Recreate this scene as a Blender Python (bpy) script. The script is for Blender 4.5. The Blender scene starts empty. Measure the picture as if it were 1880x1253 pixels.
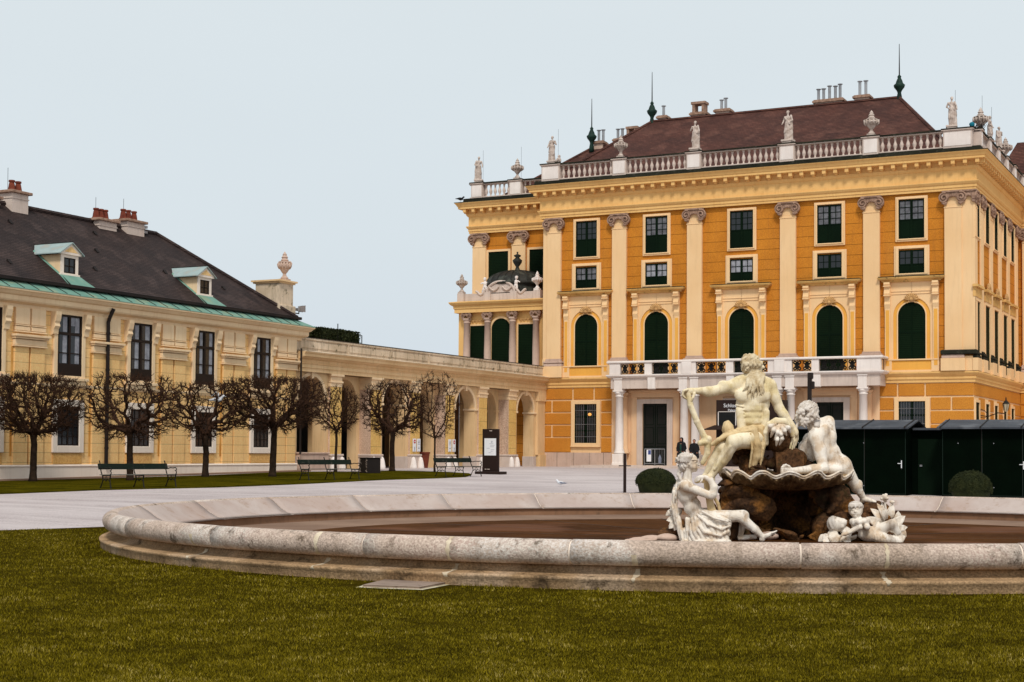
import bpy, bmesh, math, random
import numpy as np
from mathutils import Matrix, Vector

C = bpy.context.scene
PI = math.pi
R = math.radians
col = C.collection
random.seed(7)

# ------------------------------------------------------------------ camera
# measured from the picture: focal length, pitch, roll and heading; X runs along the palace front, Y away from us
FPX, CX, CY = 2797.0, 940.0, 732.0
_p, _r, _a = R(2.0), R(.385), -R(26.76)
_A = np.array([[1, 0, 0], [0, 0, -1], [0, 1, 0]], float)
_P = np.array([[1, 0, 0], [0, math.cos(_p), -math.sin(_p)], [0, math.sin(_p), math.cos(_p)]]).T
_Rr = np.array([[math.cos(_r), -math.sin(_r), 0], [math.sin(_r), math.cos(_r), 0], [0, 0, 1]])
_B = np.array([[math.cos(_a), -math.sin(_a), 0], [math.sin(_a), math.cos(_a), 0], [0, 0, 1]])
MC = _Rr @ _P @ _A @ _B
EYE = np.array([0, 0, 1.6])

def ray(x, y): return MC.T @ np.array([(x - CX) / FPX, (y - CY) / FPX, 1.])
def onX(x, y, X): d = ray(x, y); return EYE + d * X / d[0]
def onY(x, y, Y): d = ray(x, y); return EYE + d * Y / d[1]

cam_d = bpy.data.cameras.new("camera")
cam = bpy.data.objects.new("camera", cam_d)
col.objects.link(cam)
cam_d.sensor_width = 36
cam_d.lens = FPX / 1880 * 36
cam_d.shift_y = (CY - 626.5) / 1880
cam_d.clip_start = .1
cam_d.clip_end = 3000
_m = np.eye(4)
_m[:3, 0] = MC.T @ [1, 0, 0]
_m[:3, 1] = MC.T @ [0, -1, 0]
_m[:3, 2] = MC.T @ [0, 0, -1]
_m[:3, 3] = EYE
cam.matrix_world = Matrix(_m.tolist())
C.camera = cam

# ------------------------------------------------------------------ world, sun, exposure
SUN_EL, SUN_AZ = R(50), R(152)      # azimuth measured clockwise from +Y
w = bpy.data.worlds.new("World")
C.world = w
w.use_nodes = True
nt = w.node_tree
nt.nodes.clear()
wo = nt.nodes.new('ShaderNodeOutputWorld')
bg = nt.nodes.new('ShaderNodeBackground')
sky = nt.nodes.new('ShaderNodeTexSky')
sky.sky_type = 'NISHITA'
sky.sun_disc = False
sky.sun_elevation = SUN_EL
sky.sun_rotation = SUN_AZ
sky.air_density = 1
sky.dust_density = 4
# overcast layer: an even pale veil that is brighter towards the zenith
tc = nt.nodes.new('ShaderNodeTexCoord')
sep = nt.nodes.new('ShaderNodeSeparateXYZ')
nt.links.new(tc.outputs['Generated'], sep.inputs[0])
cr = nt.nodes.new('ShaderNodeValToRGB')
cr.color_ramp.elements[0].position = 0.0
cr.color_ramp.elements[0].color = (6.6, 7.35, 8.15, 1)
cr.color_ramp.elements[1].position = 1.0
cr.color_ramp.elements[1].color = (6.2, 6.4, 6.7, 1)
e = cr.color_ramp.elements.new(.13); e.color = (7.2, 7.95, 8.4, 1)
e = cr.color_ramp.elements.new(.33); e.color = (7.5, 8.2, 8.5, 1)
nt.links.new(sep.outputs['Z'], cr.inputs[0])
cn = nt.nodes.new('ShaderNodeTexNoise')
cn.inputs['Scale'].default_value = 2.2
cn.inputs['Detail'].default_value = 4
mp = nt.nodes.new('ShaderNodeMapping'); mp.inputs['Scale'].default_value = (1, 1, 3)
nt.links.new(tc.outputs['Generated'], mp.inputs[0]); nt.links.new(mp.outputs[0], cn.inputs['Vector'])
cm = nt.nodes.new('ShaderNodeMapRange'); cm.inputs['To Min'].default_value = .965; cm.inputs['To Max'].default_value = 1.035
nt.links.new(cn.outputs['Fac'], cm.inputs['Value'])
vm = nt.nodes.new('ShaderNodeVectorMath'); vm.operation = 'SCALE'
nt.links.new(cr.outputs[0], vm.inputs[0]); nt.links.new(cm.outputs[0], vm.inputs['Scale'])
mx = nt.nodes.new('ShaderNodeMix'); mx.data_type = 'RGBA'
mx.inputs[0].default_value = .94
nt.links.new(sky.outputs[0], mx.inputs['A'])
nt.links.new(vm.outputs[0], mx.inputs['B'])
nt.links.new(mx.outputs['Result'], bg.inputs['Color'])
bg.inputs['Strength'].default_value = .1
nt.links.new(bg.outputs[0], wo.inputs[0])

sd = bpy.data.lights.new("sun", 'SUN')
sd.energy = 2.3
sd.angle = R(10)
sd.color = (1, .95, .87)
so = bpy.data.objects.new("sun", sd)
col.objects.link(so)
so.rotation_euler = (R(90) - SUN_EL, 0, -SUN_AZ + PI)
C.view_settings.view_transform = 'Standard'
C.view_settings.look = 'None'
C.view_settings.exposure = 0.0
C.view_settings.gamma = 1

# ------------------------------------------------------------------ materials
def mat(name, c1, c2=None, sc=.6, rough=.9, bump=.25, bsc=30, grain=0.0, gsc=60, streak=0.0, streakcol=(.05, .035, .02),
        joint=None, tile=None, spec=.12, metal=0.0, spots=0.0, spotcol=(.04, .04, .03), spotsc=6, patch=None, hor=None, track=None):
    m = bpy.data.materials.new(name)
    m.use_nodes = True
    n = m.node_tree.nodes; L = m.node_tree.links
    b = n['Principled BSDF']
    b.inputs['Roughness'].default_value = rough
    b.inputs['Metallic'].default_value = metal
    b.inputs['Specular IOR Level'].default_value = spec
    geo = n.new('ShaderNodeNewGeometry')
    pos = geo.outputs['Position']
    def noise(s, det=4, vec=None, rough_=.55):
        q = n.new('ShaderNodeTexNoise'); q.inputs['Scale'].default_value = s; q.inputs['Detail'].default_value = det
        q.inputs['Roughness'].default_value = rough_
        L.new(vec or pos, q.inputs['Vector']); return q.outputs['Fac']
    def rng(v, a, b_, lo=0., hi=1.):
        q = n.new('ShaderNodeMapRange'); q.inputs['From Min'].default_value = a; q.inputs['From Max'].default_value = b_
        q.inputs['To Min'].default_value = lo; q.inputs['To Max'].default_value = hi
        L.new(v, q.inputs['Value']); return q.outputs[0]
    def mix(f, a, b_, mode='MIX'):
        q = n.new('ShaderNodeMix'); q.data_type = 'RGBA'; q.blend_type = mode
        for k, v in ((0, f), ('A', a), ('B', b_)):
            if isinstance(v, (int, float)): q.inputs[k].default_value = v
            elif isinstance(v, tuple): q.inputs[k].default_value = (*v, 1)
            else: L.new(v, q.inputs[k])
        return q.outputs['Result']
    def math_(op, a, b_=None, c=None):
        q = n.new('ShaderNodeMath'); q.operation = op
        for i, v in enumerate((a, b_, c)):
            if v is None: continue
            if isinstance(v, (int, float)): q.inputs[i].default_value = v
            else: L.new(v, q.inputs[i])
        return q.outputs[0]
    c2 = c2 or tuple(x * .8 for x in c1)
    out = mix(rng(noise(sc), .35, .65), c1, c2)
    hts = []
    if patch:                                             # large blotches of another colour
        out = mix(rng(noise(patch[1], 3), .52, .62, 0, patch[2]), out, patch[0])
    if grain:
        g = noise(gsc, 2)
        out = mix(grain, out, mix(rng(g, .3, .7), (0, 0, 0), (1, 1, 1)), 'OVERLAY')
        hts.append((g, .5))
    if streak:
        mpn = n.new('ShaderNodeMapping'); mpn.inputs['Scale'].default_value = (3.5, 3.5, .35)
        L.new(pos, mpn.inputs[0])
        s = rng(noise(1.6, 5, mpn.outputs[0], .7), .5, .72, 0, streak)
        out = mix(s, out, streakcol)
    if track:                                             # long swept and driven bands
        mpt = n.new('ShaderNodeMapping'); mpt.inputs['Scale'].default_value = (.10, 1.1, 1); mpt.inputs['Rotation'].default_value = (0, 0, .25)
        L.new(pos, mpt.inputs[0])
        out = mix(rng(noise(1.0, 5, mpt.outputs[0], .7), .42, .62, 0, track[1]), out, track[0])
    if spots:
        s = rng(noise(spotsc, 6, None, .75), .56, .66, 0, spots)
        out = mix(s, out, spotcol)
    if joint:                                             # horizontal (and staggered upright) joints: (spacing, z0, width, colour factor, brick length)
        sp = n.new('ShaderNodeSeparateXYZ'); L.new(pos, sp.inputs[0])
        zz = math_('DIVIDE', math_('SUBTRACT', sp.outputs['Z'], joint[1]), joint[0])
        fr = math_('FRACT', zz)
        k = math_('LESS_THAN', fr, joint[2] / joint[0])
        if joint[4]:
            hz = math_('DIVIDE', math_('ADD', sp.outputs['X'], sp.outputs['Y']), joint[4])
            row = math_('MULTIPLY', math_('FLOOR', zz), .37)
            k2 = math_('LESS_THAN', math_('FRACT', math_('ADD', hz, row)), joint[2] / joint[4])
            k = math_('MAXIMUM', k, k2)
        out = mix(math_('MULTIPLY', k, joint[3]), out, tuple(x * .25 for x in c1))
        hts.append((math_('SUBTRACT', 1, k), 1.2))
    if tile:                                              # roof tiles in rows: (row height in z, tile width, mortar colour)
        sp = n.new('ShaderNodeSeparateXYZ'); L.new(pos, sp.inputs[0])
        wob = math_('MULTIPLY', noise(1.2), .05)
        zz = math_('DIVIDE', math_('ADD', sp.outputs['Z'], wob), tile[0])
        saw = math_('FRACT', zz)
        hz = math_('DIVIDE', math_('ADD', sp.outputs['X'], sp.outputs['Y']), tile[1])
        hh = math_('ADD', hz, math_('MULTIPLY', math_('FLOOR', zz), .5))
        cb = n.new('ShaderNodeCombineXYZ'); L.new(math_('FLOOR', hh), cb.inputs[0]); L.new(math_('FLOOR', zz), cb.inputs[1])
        wn = n.new('ShaderNodeTexWhiteNoise'); L.new(cb.outputs[0], wn.inputs['Vector'])
        out = mix(.3, out, mix(wn.outputs['Value'], (.25, .25, .25), (.75, .75, .75)), 'OVERLAY')
        edge = math_('MAXIMUM', math_('LESS_THAN', saw, .34), math_('MULTIPLY', math_('LESS_THAN', math_('FRACT', hh), .08), .5))
        out = mix(math_('MULTIPLY', edge, .75), out, tile[2])
        hts.append((math_('SUBTRACT', 1, saw), 1.4))
    if hor:                                               # fine horizontal slats (louvres, boards): (spacing, strength)
        sp = n.new('ShaderNodeSeparateXYZ'); L.new(pos, sp.inputs[0])
        fr = math_('FRACT', math_('DIVIDE', sp.outputs['Z'], hor[0]))
        out = mix(math_('MULTIPLY', math_('LESS_THAN', fr, .3), hor[1]), out, tuple(x * .2 for x in c1))
        hts.append((fr, 1.5))
    L.new(out, b.inputs['Base Color'])
    h = noise(bsc, 6, None, .65)
    for v, k in hts:
        h = math_('ADD', h, math_('MULTIPLY', v, k))
    bn = n.new('ShaderNodeBump'); bn.inputs['Strength'].default_value = bump; bn.inputs['Distance'].default_value = .02
    L.new(h, bn.inputs['Height']); L.new(bn.outputs[0], b.inputs['Normal'])
    return m

M = {}
M['ochre'] = mat('ochre_render', (.57, .215, .025), (.49, .178, .02), grain=.2, gsc=24, bump=.45, bsc=14, joint=(.63, .27, .03, .8, 0), streak=.35, streakcol=(.33, .12, .03), patch=((.55, .22, .035), .35, .4))
M['ochre_block'] = mat('ochre_block_render', (.58, .235, .034), (.49, .185, .026), grain=.24, gsc=20, bump=.7, bsc=12, streak=.12, streakcol=(.3, .1, .02), sc=.4)
M['cream'] = mat('cream_render', (.84, .58, .32), (.79, .52, .27), bump=.1, streak=.3, streakcol=(.6, .4, .22), sc=.3)
M['butter'] = mat('butter_render', (.80, .50, .195), (.74, .44, .16), bump=.1, streak=.3, streakcol=(.4, .2, .05), sc=.4)
M['panel'] = mat('panel_render', (.82, .42, .08), (.75, .37, .07), bump=.1, streak=.15, streakcol=(.45, .22, .05))
M['palestone'] = mat('pale_stone', (.64, .53, .46), (.54, .44, .38), bump=.3, streak=.5, streakcol=(.34, .27, .22), sc=.8)
M['whitestone'] = mat('white_stone', (.84, .77, .72), (.74, .66, .61), bump=.15, streak=.22, streakcol=(.4, .32, .27), sc=.7)
M['rosestone'] = mat('rose_stone', (.6, .44, .35), (.5, .36, .29), bump=.3, streak=.35, streakcol=(.25, .16, .11), spots=.4, spotcol=(.3, .2, .15))
M['capstone'] = mat('capital_stone', (.40, .26, .19), (.24, .145, .10), bump=.7, bsc=12, sc=5, spots=.75, spotcol=(.09, .05, .035), spotsc=6)
M['darkmoss'] = mat('black_moss', (.012, .012, .008), (.028, .028, .018), bump=.5, spots=.2, spotcol=(.2, .19, .16), spotsc=4)
M['mossy'] = mat('mossy_cornice', (.75, .45, .16), (.5, .3, .1), bump=.4, spots=.7, spotcol=(.07, .05, .025), spotsc=3)
M['tile_brown'] = mat('brown_roof_tiles', (.115, .046, .034), (.07, .031, .025), sc=.5, rough=.85, bump=.8, tile=(.13, .2, (.014, .007, .006)), patch=((.2, .09, .065), .8, .35))
M['tile_dark'] = mat('dark_roof_tiles', (.05, .032, .028), (.031, .021, .02), sc=.6, rough=.75, bump=.8, tile=(.082, .3, (.005, .003, .003)), patch=((.12, .08, .07), .9, .3))
M['copper'] = mat('green_copper', (.12, .26, .205), (.18, .32, .26), sc=2, rough=.6, bump=.1, patch=((.3, .33, .2), 1.5, .5))
M['coppergrey'] = mat('grey_zinc', (.34, .42, .41), (.26, .34, .34), sc=2, rough=.5, bump=.1, patch=((.4, .36, .3), 2, .5))
M['darkgreen'] = mat('dark_green_paint', (.003, .0105, .004), (.002, .007, .003), rough=.7, bump=.1, spec=.05)
M['louvre'] = mat('green_louvres', (.0055, .016, .006), (.004, .011, .004), rough=.7, spec=.05, bump=.5, hor=(.11, .8))
M['brownwood'] = mat('dark_brown_wood', (.022, .013, .009), (.015, .01, .007), rough=.5, bump=.1)
M['curtain'] = mat('white_curtain', (.34, .35, .38), (.22, .22, .25), sc=5, rough=.9, bump=.1)
M['brick_pot'] = mat('terracotta', (.2, .05, .028), (.12, .03, .02), sc=4)
M['iron'] = mat('black_iron', (.012, .012, .011), (.02, .018, .015), rough=.5, bump=.1)
M['steel'] = mat('grey_steel', (.4, .4, .41), (.25, .25, .26), rough=.4, metal=.6, bump=.05, spots=.3)
M['gutter'] = mat('black_gutter', (.012, .010, .010), (.025, .018, .015), rough=.6)
M['yellowwall'] = mat('yellow_render', (.88, .58, .26), (.84, .53, .22), grain=.15, gsc=18, bump=.3, bsc=14, joint=(.385, .27, .025, .5, 0), streak=.3, streakcol=(.62, .33, .08), sc=.4)
M['yellowplain'] = mat('yellow_plain_render', (.84, .56, .26), (.78, .5, .21), bump=.15, streak=.4, streakcol=(.55, .32, .1), sc=.5)
M['apron'] = mat('apron_render', (.68, .41, .16), (.6, .34, .11), grain=.25, gsc=16, bump=.3, streak=.4, streakcol=(.55, .27, .05))
M['innerwall'] = mat('shaded_gallery_arch', (.5, .34, .18), (.4, .26, .13), streak=.4)  # darker copy of the gallery render; the arches' shade is in the colour
M['rosepier'] = mat('rose_pier_flank', (.62, .44, .33), (.52, .36, .26), grain=.3, gsc=18, bump=.3, streak=.3)
M['curtain2'] = mat('grey_curtain', (.17, .175, .19), (.09, .09, .1), sc=4)
M['panelwhite'] = mat('white_panel_render', (.86, .66, .42), (.8, .58, .36), bump=.2, streak=.3, streakcol=(.55, .33, .12))
M['whiteplinth'] = mat('white_plinth', (.84, .74, .64), (.78, .67, .57), bump=.15, streak=.2, streakcol=(.45, .33, .24))
M['gallery'] = mat('gallery_render', (.80, .56, .31), (.7, .47, .24), bump=.2, streak=.45, streakcol=(.42, .28, .14), sc=.5)
M['gallerystone'] = mat('weathered_parapet', (.72, .58, .43), (.54, .42, .29), bump=.4, streak=.6, streakcol=(.13, .10, .05), spots=.85, spotcol=(.085, .075, .035), spotsc=2.6)
M['galleryyellow'] = mat('gallery_yellow_pier', (.76, .49, .17), (.66, .41, .13), grain=.2, gsc=15, bump=.3, joint=(.8, .2, .025, .7, 0), streak=.3, streakcol=(.45, .25, .06))
M['inner'] = mat('inner_gallery_painted_shade', (.26, .155, .065), (.18, .105, .045), sc=.4)  # render darkened so the interior's shade is painted into the colour
M['portalwall'] = mat('portal_render', (.80, .55, .34), (.74, .48, .28), bump=.15, streak=.25, streakcol=(.5, .33, .2))
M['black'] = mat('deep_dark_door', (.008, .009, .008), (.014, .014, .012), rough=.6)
M['hut'] = mat('black_green_boards', (.0012, .004, .0018), (.0008, .0025, .0012), spec=.015, rough=.7, bump=.2, sc=1.5)
M['hutroof'] = mat('grey_felt_roof', (.075, .082, .095), (.045, .05, .06), sc=1.2, rough=.6, spec=.08, bump=.2, patch=((.15, .16, .175), 1.3, .6))
M['hedge'] = mat('box_leaf', (.035, .04, .012), (.018, .024, .008), sc=5, rough=.7)
M['bark'] = mat('dark_bark', (.04, .024, .015), (.018, .011, .007), sc=6, rough=.95, bump=.7, bsc=25)
M['twig'] = mat('dark_twig', (.062, .029, .016), (.026, .013, .008), sc=3, rough=.95)
M['marble'] = mat('white_marble', (.87, .81, .73), (.76, .67, .56), sc=3.4, rough=.6, bump=.4, bsc=28, streak=.7, streakcol=(.2, .12, .065), spots=.75, spotcol=(.40, .27, .16), spotsc=5, patch=((.62, .45, .29), 3.6, .7))
M['goldmarble'] = mat('stained_marble', (.86, .76, .56), (.74, .61, .38), sc=3.2, rough=.6, bump=.2, bsc=28, streak=.65, streakcol=(.3, .18, .06), patch=((.62, .5, .24), 3.2, .45), grain=.12, gsc=40, spots=.3, spotcol=(.4, .28, .12), spotsc=7)
M['drape'] = mat('stained_drape', (.74, .58, .34), (.56, .4, .2), sc=4, rough=.6, bump=.2, streak=.5, streakcol=(.25, .14, .05))
M['hairmarble'] = mat('weathered_hair_marble', (.72, .62, .44), (.5, .38, .22), sc=9, rough=.7, bump=.4, spots=.4, spotcol=(.3, .2, .1), spotsc=9)
M['hairwhite'] = mat('white_hair_marble', (.74, .68, .62), (.5, .43, .36), sc=9, rough=.7, bump=.4, spots=.4, spotcol=(.34, .26, .18), spotsc=9)
M['shellunder'] = mat('dark_shell_underside', (.22, .13, .06), (.07, .04, .02), sc=5, rough=.8, bump=.9, bsc=18, streak=.7, streakcol=(.03, .018, .01), spots=.5, spotcol=(.4, .28, .14), spotsc=7)  # darker brown than the upper shell, used on the underside faces
M['rock'] = mat('wet_brown_rock', (.12, .055, .022), (.03, .015, .008), sc=2.2, rough=.8, bump=1.0, bsc=14, grain=.5, gsc=22, patch=((.26, .11, .025), 1.7, .7), spots=.5, spotcol=(.03, .035, .012), spotsc=3)
M['shell'] = mat('shell_marble', (.5, .36, .2), (.26, .16, .075), sc=5, rough=.7, bump=.6, streak=.8, streakcol=(.12, .07, .03), spots=.5, spotcol=(.14, .08, .03), spotsc=8)
M['roofstatue'] = mat('roof_statue_stone', (.60, .51, .45), (.38, .3, .25), sc=4, rough=.9, bump=.5, spots=.7, spotcol=(.10, .07, .055), spotsc=5)
M['rim'] = mat('fountain_stone', (.58, .46, .385), (.43, .33, .26), sc=1.3, rough=.9, bump=.7, bsc=26, grain=.35, gsc=38, spots=.85, spotcol=(.10, .07, .045), spotsc=3.2, patch=((.7, .63, .57), .8, .6), streak=.45, streakcol=(.14, .09, .05))
M['rimin'] = mat('fountain_inner_stone', (.50, .42, .38), (.43, .34, .30), sc=.8, rough=.8, bump=.35, spots=.5, spotcol=(.3, .19, .12), spotsc=3, patch=((.40, .29, .24), .5, .55), streak=.25, streakcol=(.3, .2, .15))
M['base'] = mat('fountain_base_stone', (.46, .30, .165), (.30, .19, .10), sc=1.4, rough=.9, bump=.6, bsc=24, grain=.35, gsc=36, spots=.85, spotcol=(.07, .045, .025), spotsc=2.8, patch=((.56, .42, .3), .8, .5), streak=.5, streakcol=(.12, .08, .04))
M['innerface'] = mat('brown_inner_face', (.29, .16, .095), (.21, .11, .06), bump=.3, streak=.4, streakcol=(.12, .07, .045), spots=.4)
M['bed'] = mat('brown_basin_bed', (.082, .03, .007), (.045, .016, .004), sc=.5, rough=.8, spec=.02, streak=.4, streakcol=(.15,.07,.03), bump=.2, patch=((.22, .1, .06), .3, .4))
M['ledge'] = mat('basin_ledge', (.27, .18, .13), (.2, .13, .095), spec=0, rough=.8, spots=.4, spotcol=(.15, .09, .06))
M['gravel'] = mat('pale_gravel', (.47, .41, .405), (.39, .335, .33), track=((.56, .5, .49), .8), sc=.35, rough=.95, bump=.6, bsc=45, grain=.34, gsc=24, spots=.25, spotcol=(.3, .26, .25), spotsc=1.5, patch=((.6, .54, .53), .12, .5))
M['soil'] = mat('lawn_soil', (.05, .036, .003), (.025, .018, .002), spec=0, sc=1.5, rough=1, bump=.6, grain=.4, gsc=40)
M['strip'] = mat('far_lawn', (.07, .056, .003), (.034, .03, .002), spec=0, sc=1.2, rough=1, bump=.8, bsc=14, grain=.5, gsc=16)
M['white'] = mat('white_sign', (.8, .8, .82), (.78, .78, .8), rough=.5, bump=0)
M['red'] = mat('red_print', (.5, .03, .03), rough=.5, bump=0)
M['blueprint'] = mat('blue_print', (.05, .08, .25), rough=.5, bump=0)
M['greyprint'] = mat('grey_print', (.2, .22, .28), rough=.5, bump=0)
M['totem'] = mat('dark_brown_metal', (.028, .016, .013), (.022, .013, .011), rough=.45, bump=.05)
M['cloth_dark'] = mat('dark_coat', (.010, .011, .013), (.016, .015, .016), rough=.9)
M['cloth_green'] = mat('green_shirt', (.02, .06, .045), rough=.9)
M['skin'] = mat('skin', (.42, .2, .13), (.38, .17, .11), rough=.6, bump=0)
M['gull'] = mat('gull_feather', (.78, .78, .8), (.6, .62, .66), sc=8, rough=.8)
M['crow'] = mat('crow_feather', (.012, .012, .014), rough=.6)
M['teal'] = mat('teal_sheet', (.01, .2, .28), rough=.5)
M['lampglass'] = mat('old_lamp_glass', (.5, .42, .28), rough=.3, bump=0)
M['bench'] = mat('dark_green_bench', (.008, .014, .010), (.012, .016, .012), spec=.05, rough=.5, bump=.1, spots=.4, spotcol=(.1, .09, .07))
M['benchseat'] = mat('worn_bench_seat', (.14, .13, .11), (.06, .06, .05), sc=4, rough=.7)
M['hatch'] = mat('stone_hatch', (.33, .25, .2), (.24, .18, .145), sc=2, rough=.9, bump=.4, spots=.5, spotcol=(.1, .07, .05))
M['hatchrim'] = mat('pale_hatch_rim', (.62, .56, .4), (.4, .36, .22), sc=4, rough=.9, bump=.3)
mg = bpy.data.materials.new('window_glass'); mg.use_nodes = True
_b = mg.node_tree.nodes['Principled BSDF']; _b.inputs['Base Color'].default_value = (.012, .014, .016, 1); _b.inputs['Roughness'].default_value = .12
_b.inputs['Specular IOR Level'].default_value = .5
M['glass'] = mg
ml = bpy.data.materials.new('lit_lamp_behind_glass'); ml.use_nodes = True
_b = ml.node_tree.nodes['Principled BSDF']; _b.inputs['Base Color'].default_value = (.5, .2, .04, 1)
_b.inputs['Emission Color'].default_value = (1, .45, .1, 1); _b.inputs['Emission Strength'].default_value = .9
M['lit'] = ml

# ------------------------------------------------------------------ object helpers
def setp(o, label=None, cat=None, group=None, kind=None):
    if label: o['label'] = label
    if cat: o['category'] = cat
    if group: o['group'] = group
    if kind: o['kind'] = kind
    return o

def thing(name, label, cat, loc=(0, 0, 0), rz=0, group=None):
    o = bpy.data.objects.new(name, None)
    o.empty_display_size = .3
    col.objects.link(o)
    o.location = loc
    o.rotation_euler = (0, 0, rz)
    return setp(o, label, cat, group)

def kids(o): return [c for c in col.objects if c.parent == o]

def copy_tree(o, parent=None, _k=None):
    c = o.copy(); col.objects.link(c)
    c.parent = parent
    for ch in kids(o):
        copy_tree(ch, c)
    return c

class MB:
    def __init__(s): s.v = []; s.f = []
    def poly(s, pts, faces):
        k = len(s.v); s.v += [tuple(map(float, p)) for p in pts]; s.f += [tuple(i + k for i in f) for f in faces]
    def box(s, x0, x1, y0, y1, z0, z1):
        p = [(x, y, z) for z in (z0, z1) for y in (y0, y1) for x in (x0, x1)]
        s.poly(p, [(0, 2, 3, 1), (4, 5, 7, 6), (0, 1, 5, 4), (2, 6, 7, 3), (0, 4, 6, 2), (1, 3, 7, 5)])
        return s
    def prism(s, pts, y0, y1):               # polygon in x-z pushed along y
        n = len(pts)
        s.poly([(x, y0, z) for x, z in pts] + [(x, y1, z) for x, z in pts],
               [tuple(range(n)), tuple(range(2 * n - 1, n - 1, -1))] + [(i, (i + 1) % n, n + (i + 1) % n, n + i) for i in range(n)])
        return s
    def prismz(s, pts, z0, z1):
        n = len(pts)
        s.poly([(x, y, z0) for x, y in pts] + [(x, y, z1) for x, y in pts],
               [tuple(range(n)), tuple(range(2 * n - 1, n - 1, -1))] + [(i, (i + 1) % n, n + (i + 1) % n, n + i) for i in range(n)])
        return s
    def prismx(s, pts, x0, x1):              # polygon in y-z pushed along x
        n = len(pts)
        s.poly([(x0, y, z) for y, z in pts] + [(x1, y, z) for y, z in pts],
               [tuple(range(n)), tuple(range(2 * n - 1, n - 1, -1))] + [(i, (i + 1) % n, n + (i + 1) % n, n + i) for i in range(n)])
        return s
    def lathe(s, prof, cx=0, cy=0, n=12, a0=0, a1=2 * PI):
        full = abs(a1 - a0 - 2 * PI) < 1e-6
        m = n if full else n + 1
        pts = []
        for r_, z in prof:
            for i in range(m):
                t = a0 + (a1 - a0) * i / n
                pts.append((cx + r_ * math.cos(t), cy + r_ * math.sin(t), z))
        fs = []
        for j in range(len(prof) - 1):
            for i in range(n):
                a = j * m + i; b = j * m + (i + 1) % m
                fs.append((a, b, b + m, a + m))
        if full:
            fs.append(tuple(range(m - 1, -1, -1))); fs.append(tuple((len(prof) - 1) * m + i for i in range(m)))
        s.poly(pts, fs)
        return s
    def tube(s, pts, rad, n=6):
        pts = [Vector(p) for p in pts]
        if not hasattr(rad, '__len__'): rad = [rad] * len(pts)
        out = []; a = None
        for i, p in enumerate(pts):
            d = (pts[min(i + 1, len(pts) - 1)] - pts[max(i - 1, 0)])
            d = d.normalized() if d.length > 1e-9 else Vector((0, 0, 1))
            if a is None: a = d.cross(Vector((0, 0, 1))) if abs(d.z) < .9 else d.cross(Vector((1, 0, 0)))
            a = a - d * a.dot(d)
            if a.length < 1e-4: a = d.orthogonal()
            a.normalize(); b = d.cross(a)
            for k in range(n):
                t = 2 * PI * k / n
                out.append(p + (a * math.cos(t) + b * math.sin(t)) * rad[i])
        fs = []
        for i in range(len(pts) - 1):
            for k in range(n):
                q = i * n + k; r2 = i * n + (k + 1) % n
                fs.append((q, r2, r2 + n, q + n))
        fs.append(tuple(range(n - 1, -1, -1))); fs.append(tuple((len(pts) - 1) * n + k for k in range(n)))
        s.poly(out, fs)
        return s
    def sweep(s, prof, path, closed=False):   # prof: (outward, z); outward is to the right of the direction of travel
        P = [Vector((p[0], p[1])) for p in path]; n = len(P)
        rings = []
        for i in range(n):
            def nrm(a, b): d = (P[b] - P[a]).normalized(); return Vector((d.y, -d.x))
            if closed: n1 = nrm(i - 1, i); n2 = nrm(i, (i + 1) % n)
            else:
                n1 = nrm(max(i - 1, 0), max(i, 1)); n2 = nrm(min(i, n - 2), min(i + 1, n - 1))
            mm = (n1 + n2); mm = mm / (1 + n1.dot(n2))
            rings.append([(P[i].x + mm.x * o, P[i].y + mm.y * o, z) for o, z in prof])
        k = len(prof); pts = [q for r_ in rings for q in r_]; fs = []
        cnt = n if closed else n - 1
        for i in range(cnt):
            j = (i + 1) % n
            for a in range(k - 1):
                fs.append((i * k + a, j * k + a, j * k + a + 1, i * k + a + 1))
        if not closed:
            fs.append(tuple(range(k))); fs.append(tuple((n - 1) * k + a for a in range(k - 1, -1, -1)))
        s.poly(pts, fs)
        return s
    def build(s, name, m, parent=None, loc=None, rz=None, smooth=False, recalc=True, bev=0):
        me = bpy.data.meshes.new(name)
        me.from_pydata(s.v, [], s.f)
        if recalc or bev:
            b = bmesh.new(); b.from_mesh(me)
            if bev:
                bmesh.ops.bevel(b, geom=[e for e in b.edges if e.calc_face_angle(0) > .6], offset=bev, segments=1, affect='EDGES', clamp_overlap=True)
            bmesh.ops.recalc_face_normals(b, faces=b.faces); b.to_mesh(me); b.free()
        if smooth:
            me.polygons.foreach_set('use_smooth', [True] * len(me.polygons))
        if m is not None: me.materials.append(M[m] if isinstance(m, str) else m)
        o = bpy.data.objects.new(name, me); col.objects.link(o)
        if parent: o.parent = parent
        if loc: o.location = loc
        if rz is not None: o.rotation_euler = (0, 0, rz)
        return o

def ground_z(X, Y):
    s = (Y - 20) + (-X - 20) * .6
    s = max(0., s / 62)
    z = .65 * (s if s < .9 else min(1., .9 + .1 * (1 - math.exp(-(s - .9) / .1))))
    q = min(1., max(0., (math.hypot(X + 8.78, Y - 26.74) - 11.6) / 8)); return z * q * q * (3 - 2 * q)
def onG(x, y):
    z = 0.
    d = ray(x, y)
    for i in range(30):
        P = EYE + d * (z - EYE[2]) / d[2]; z = ground_z(P[0], P[1])
    return P
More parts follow.
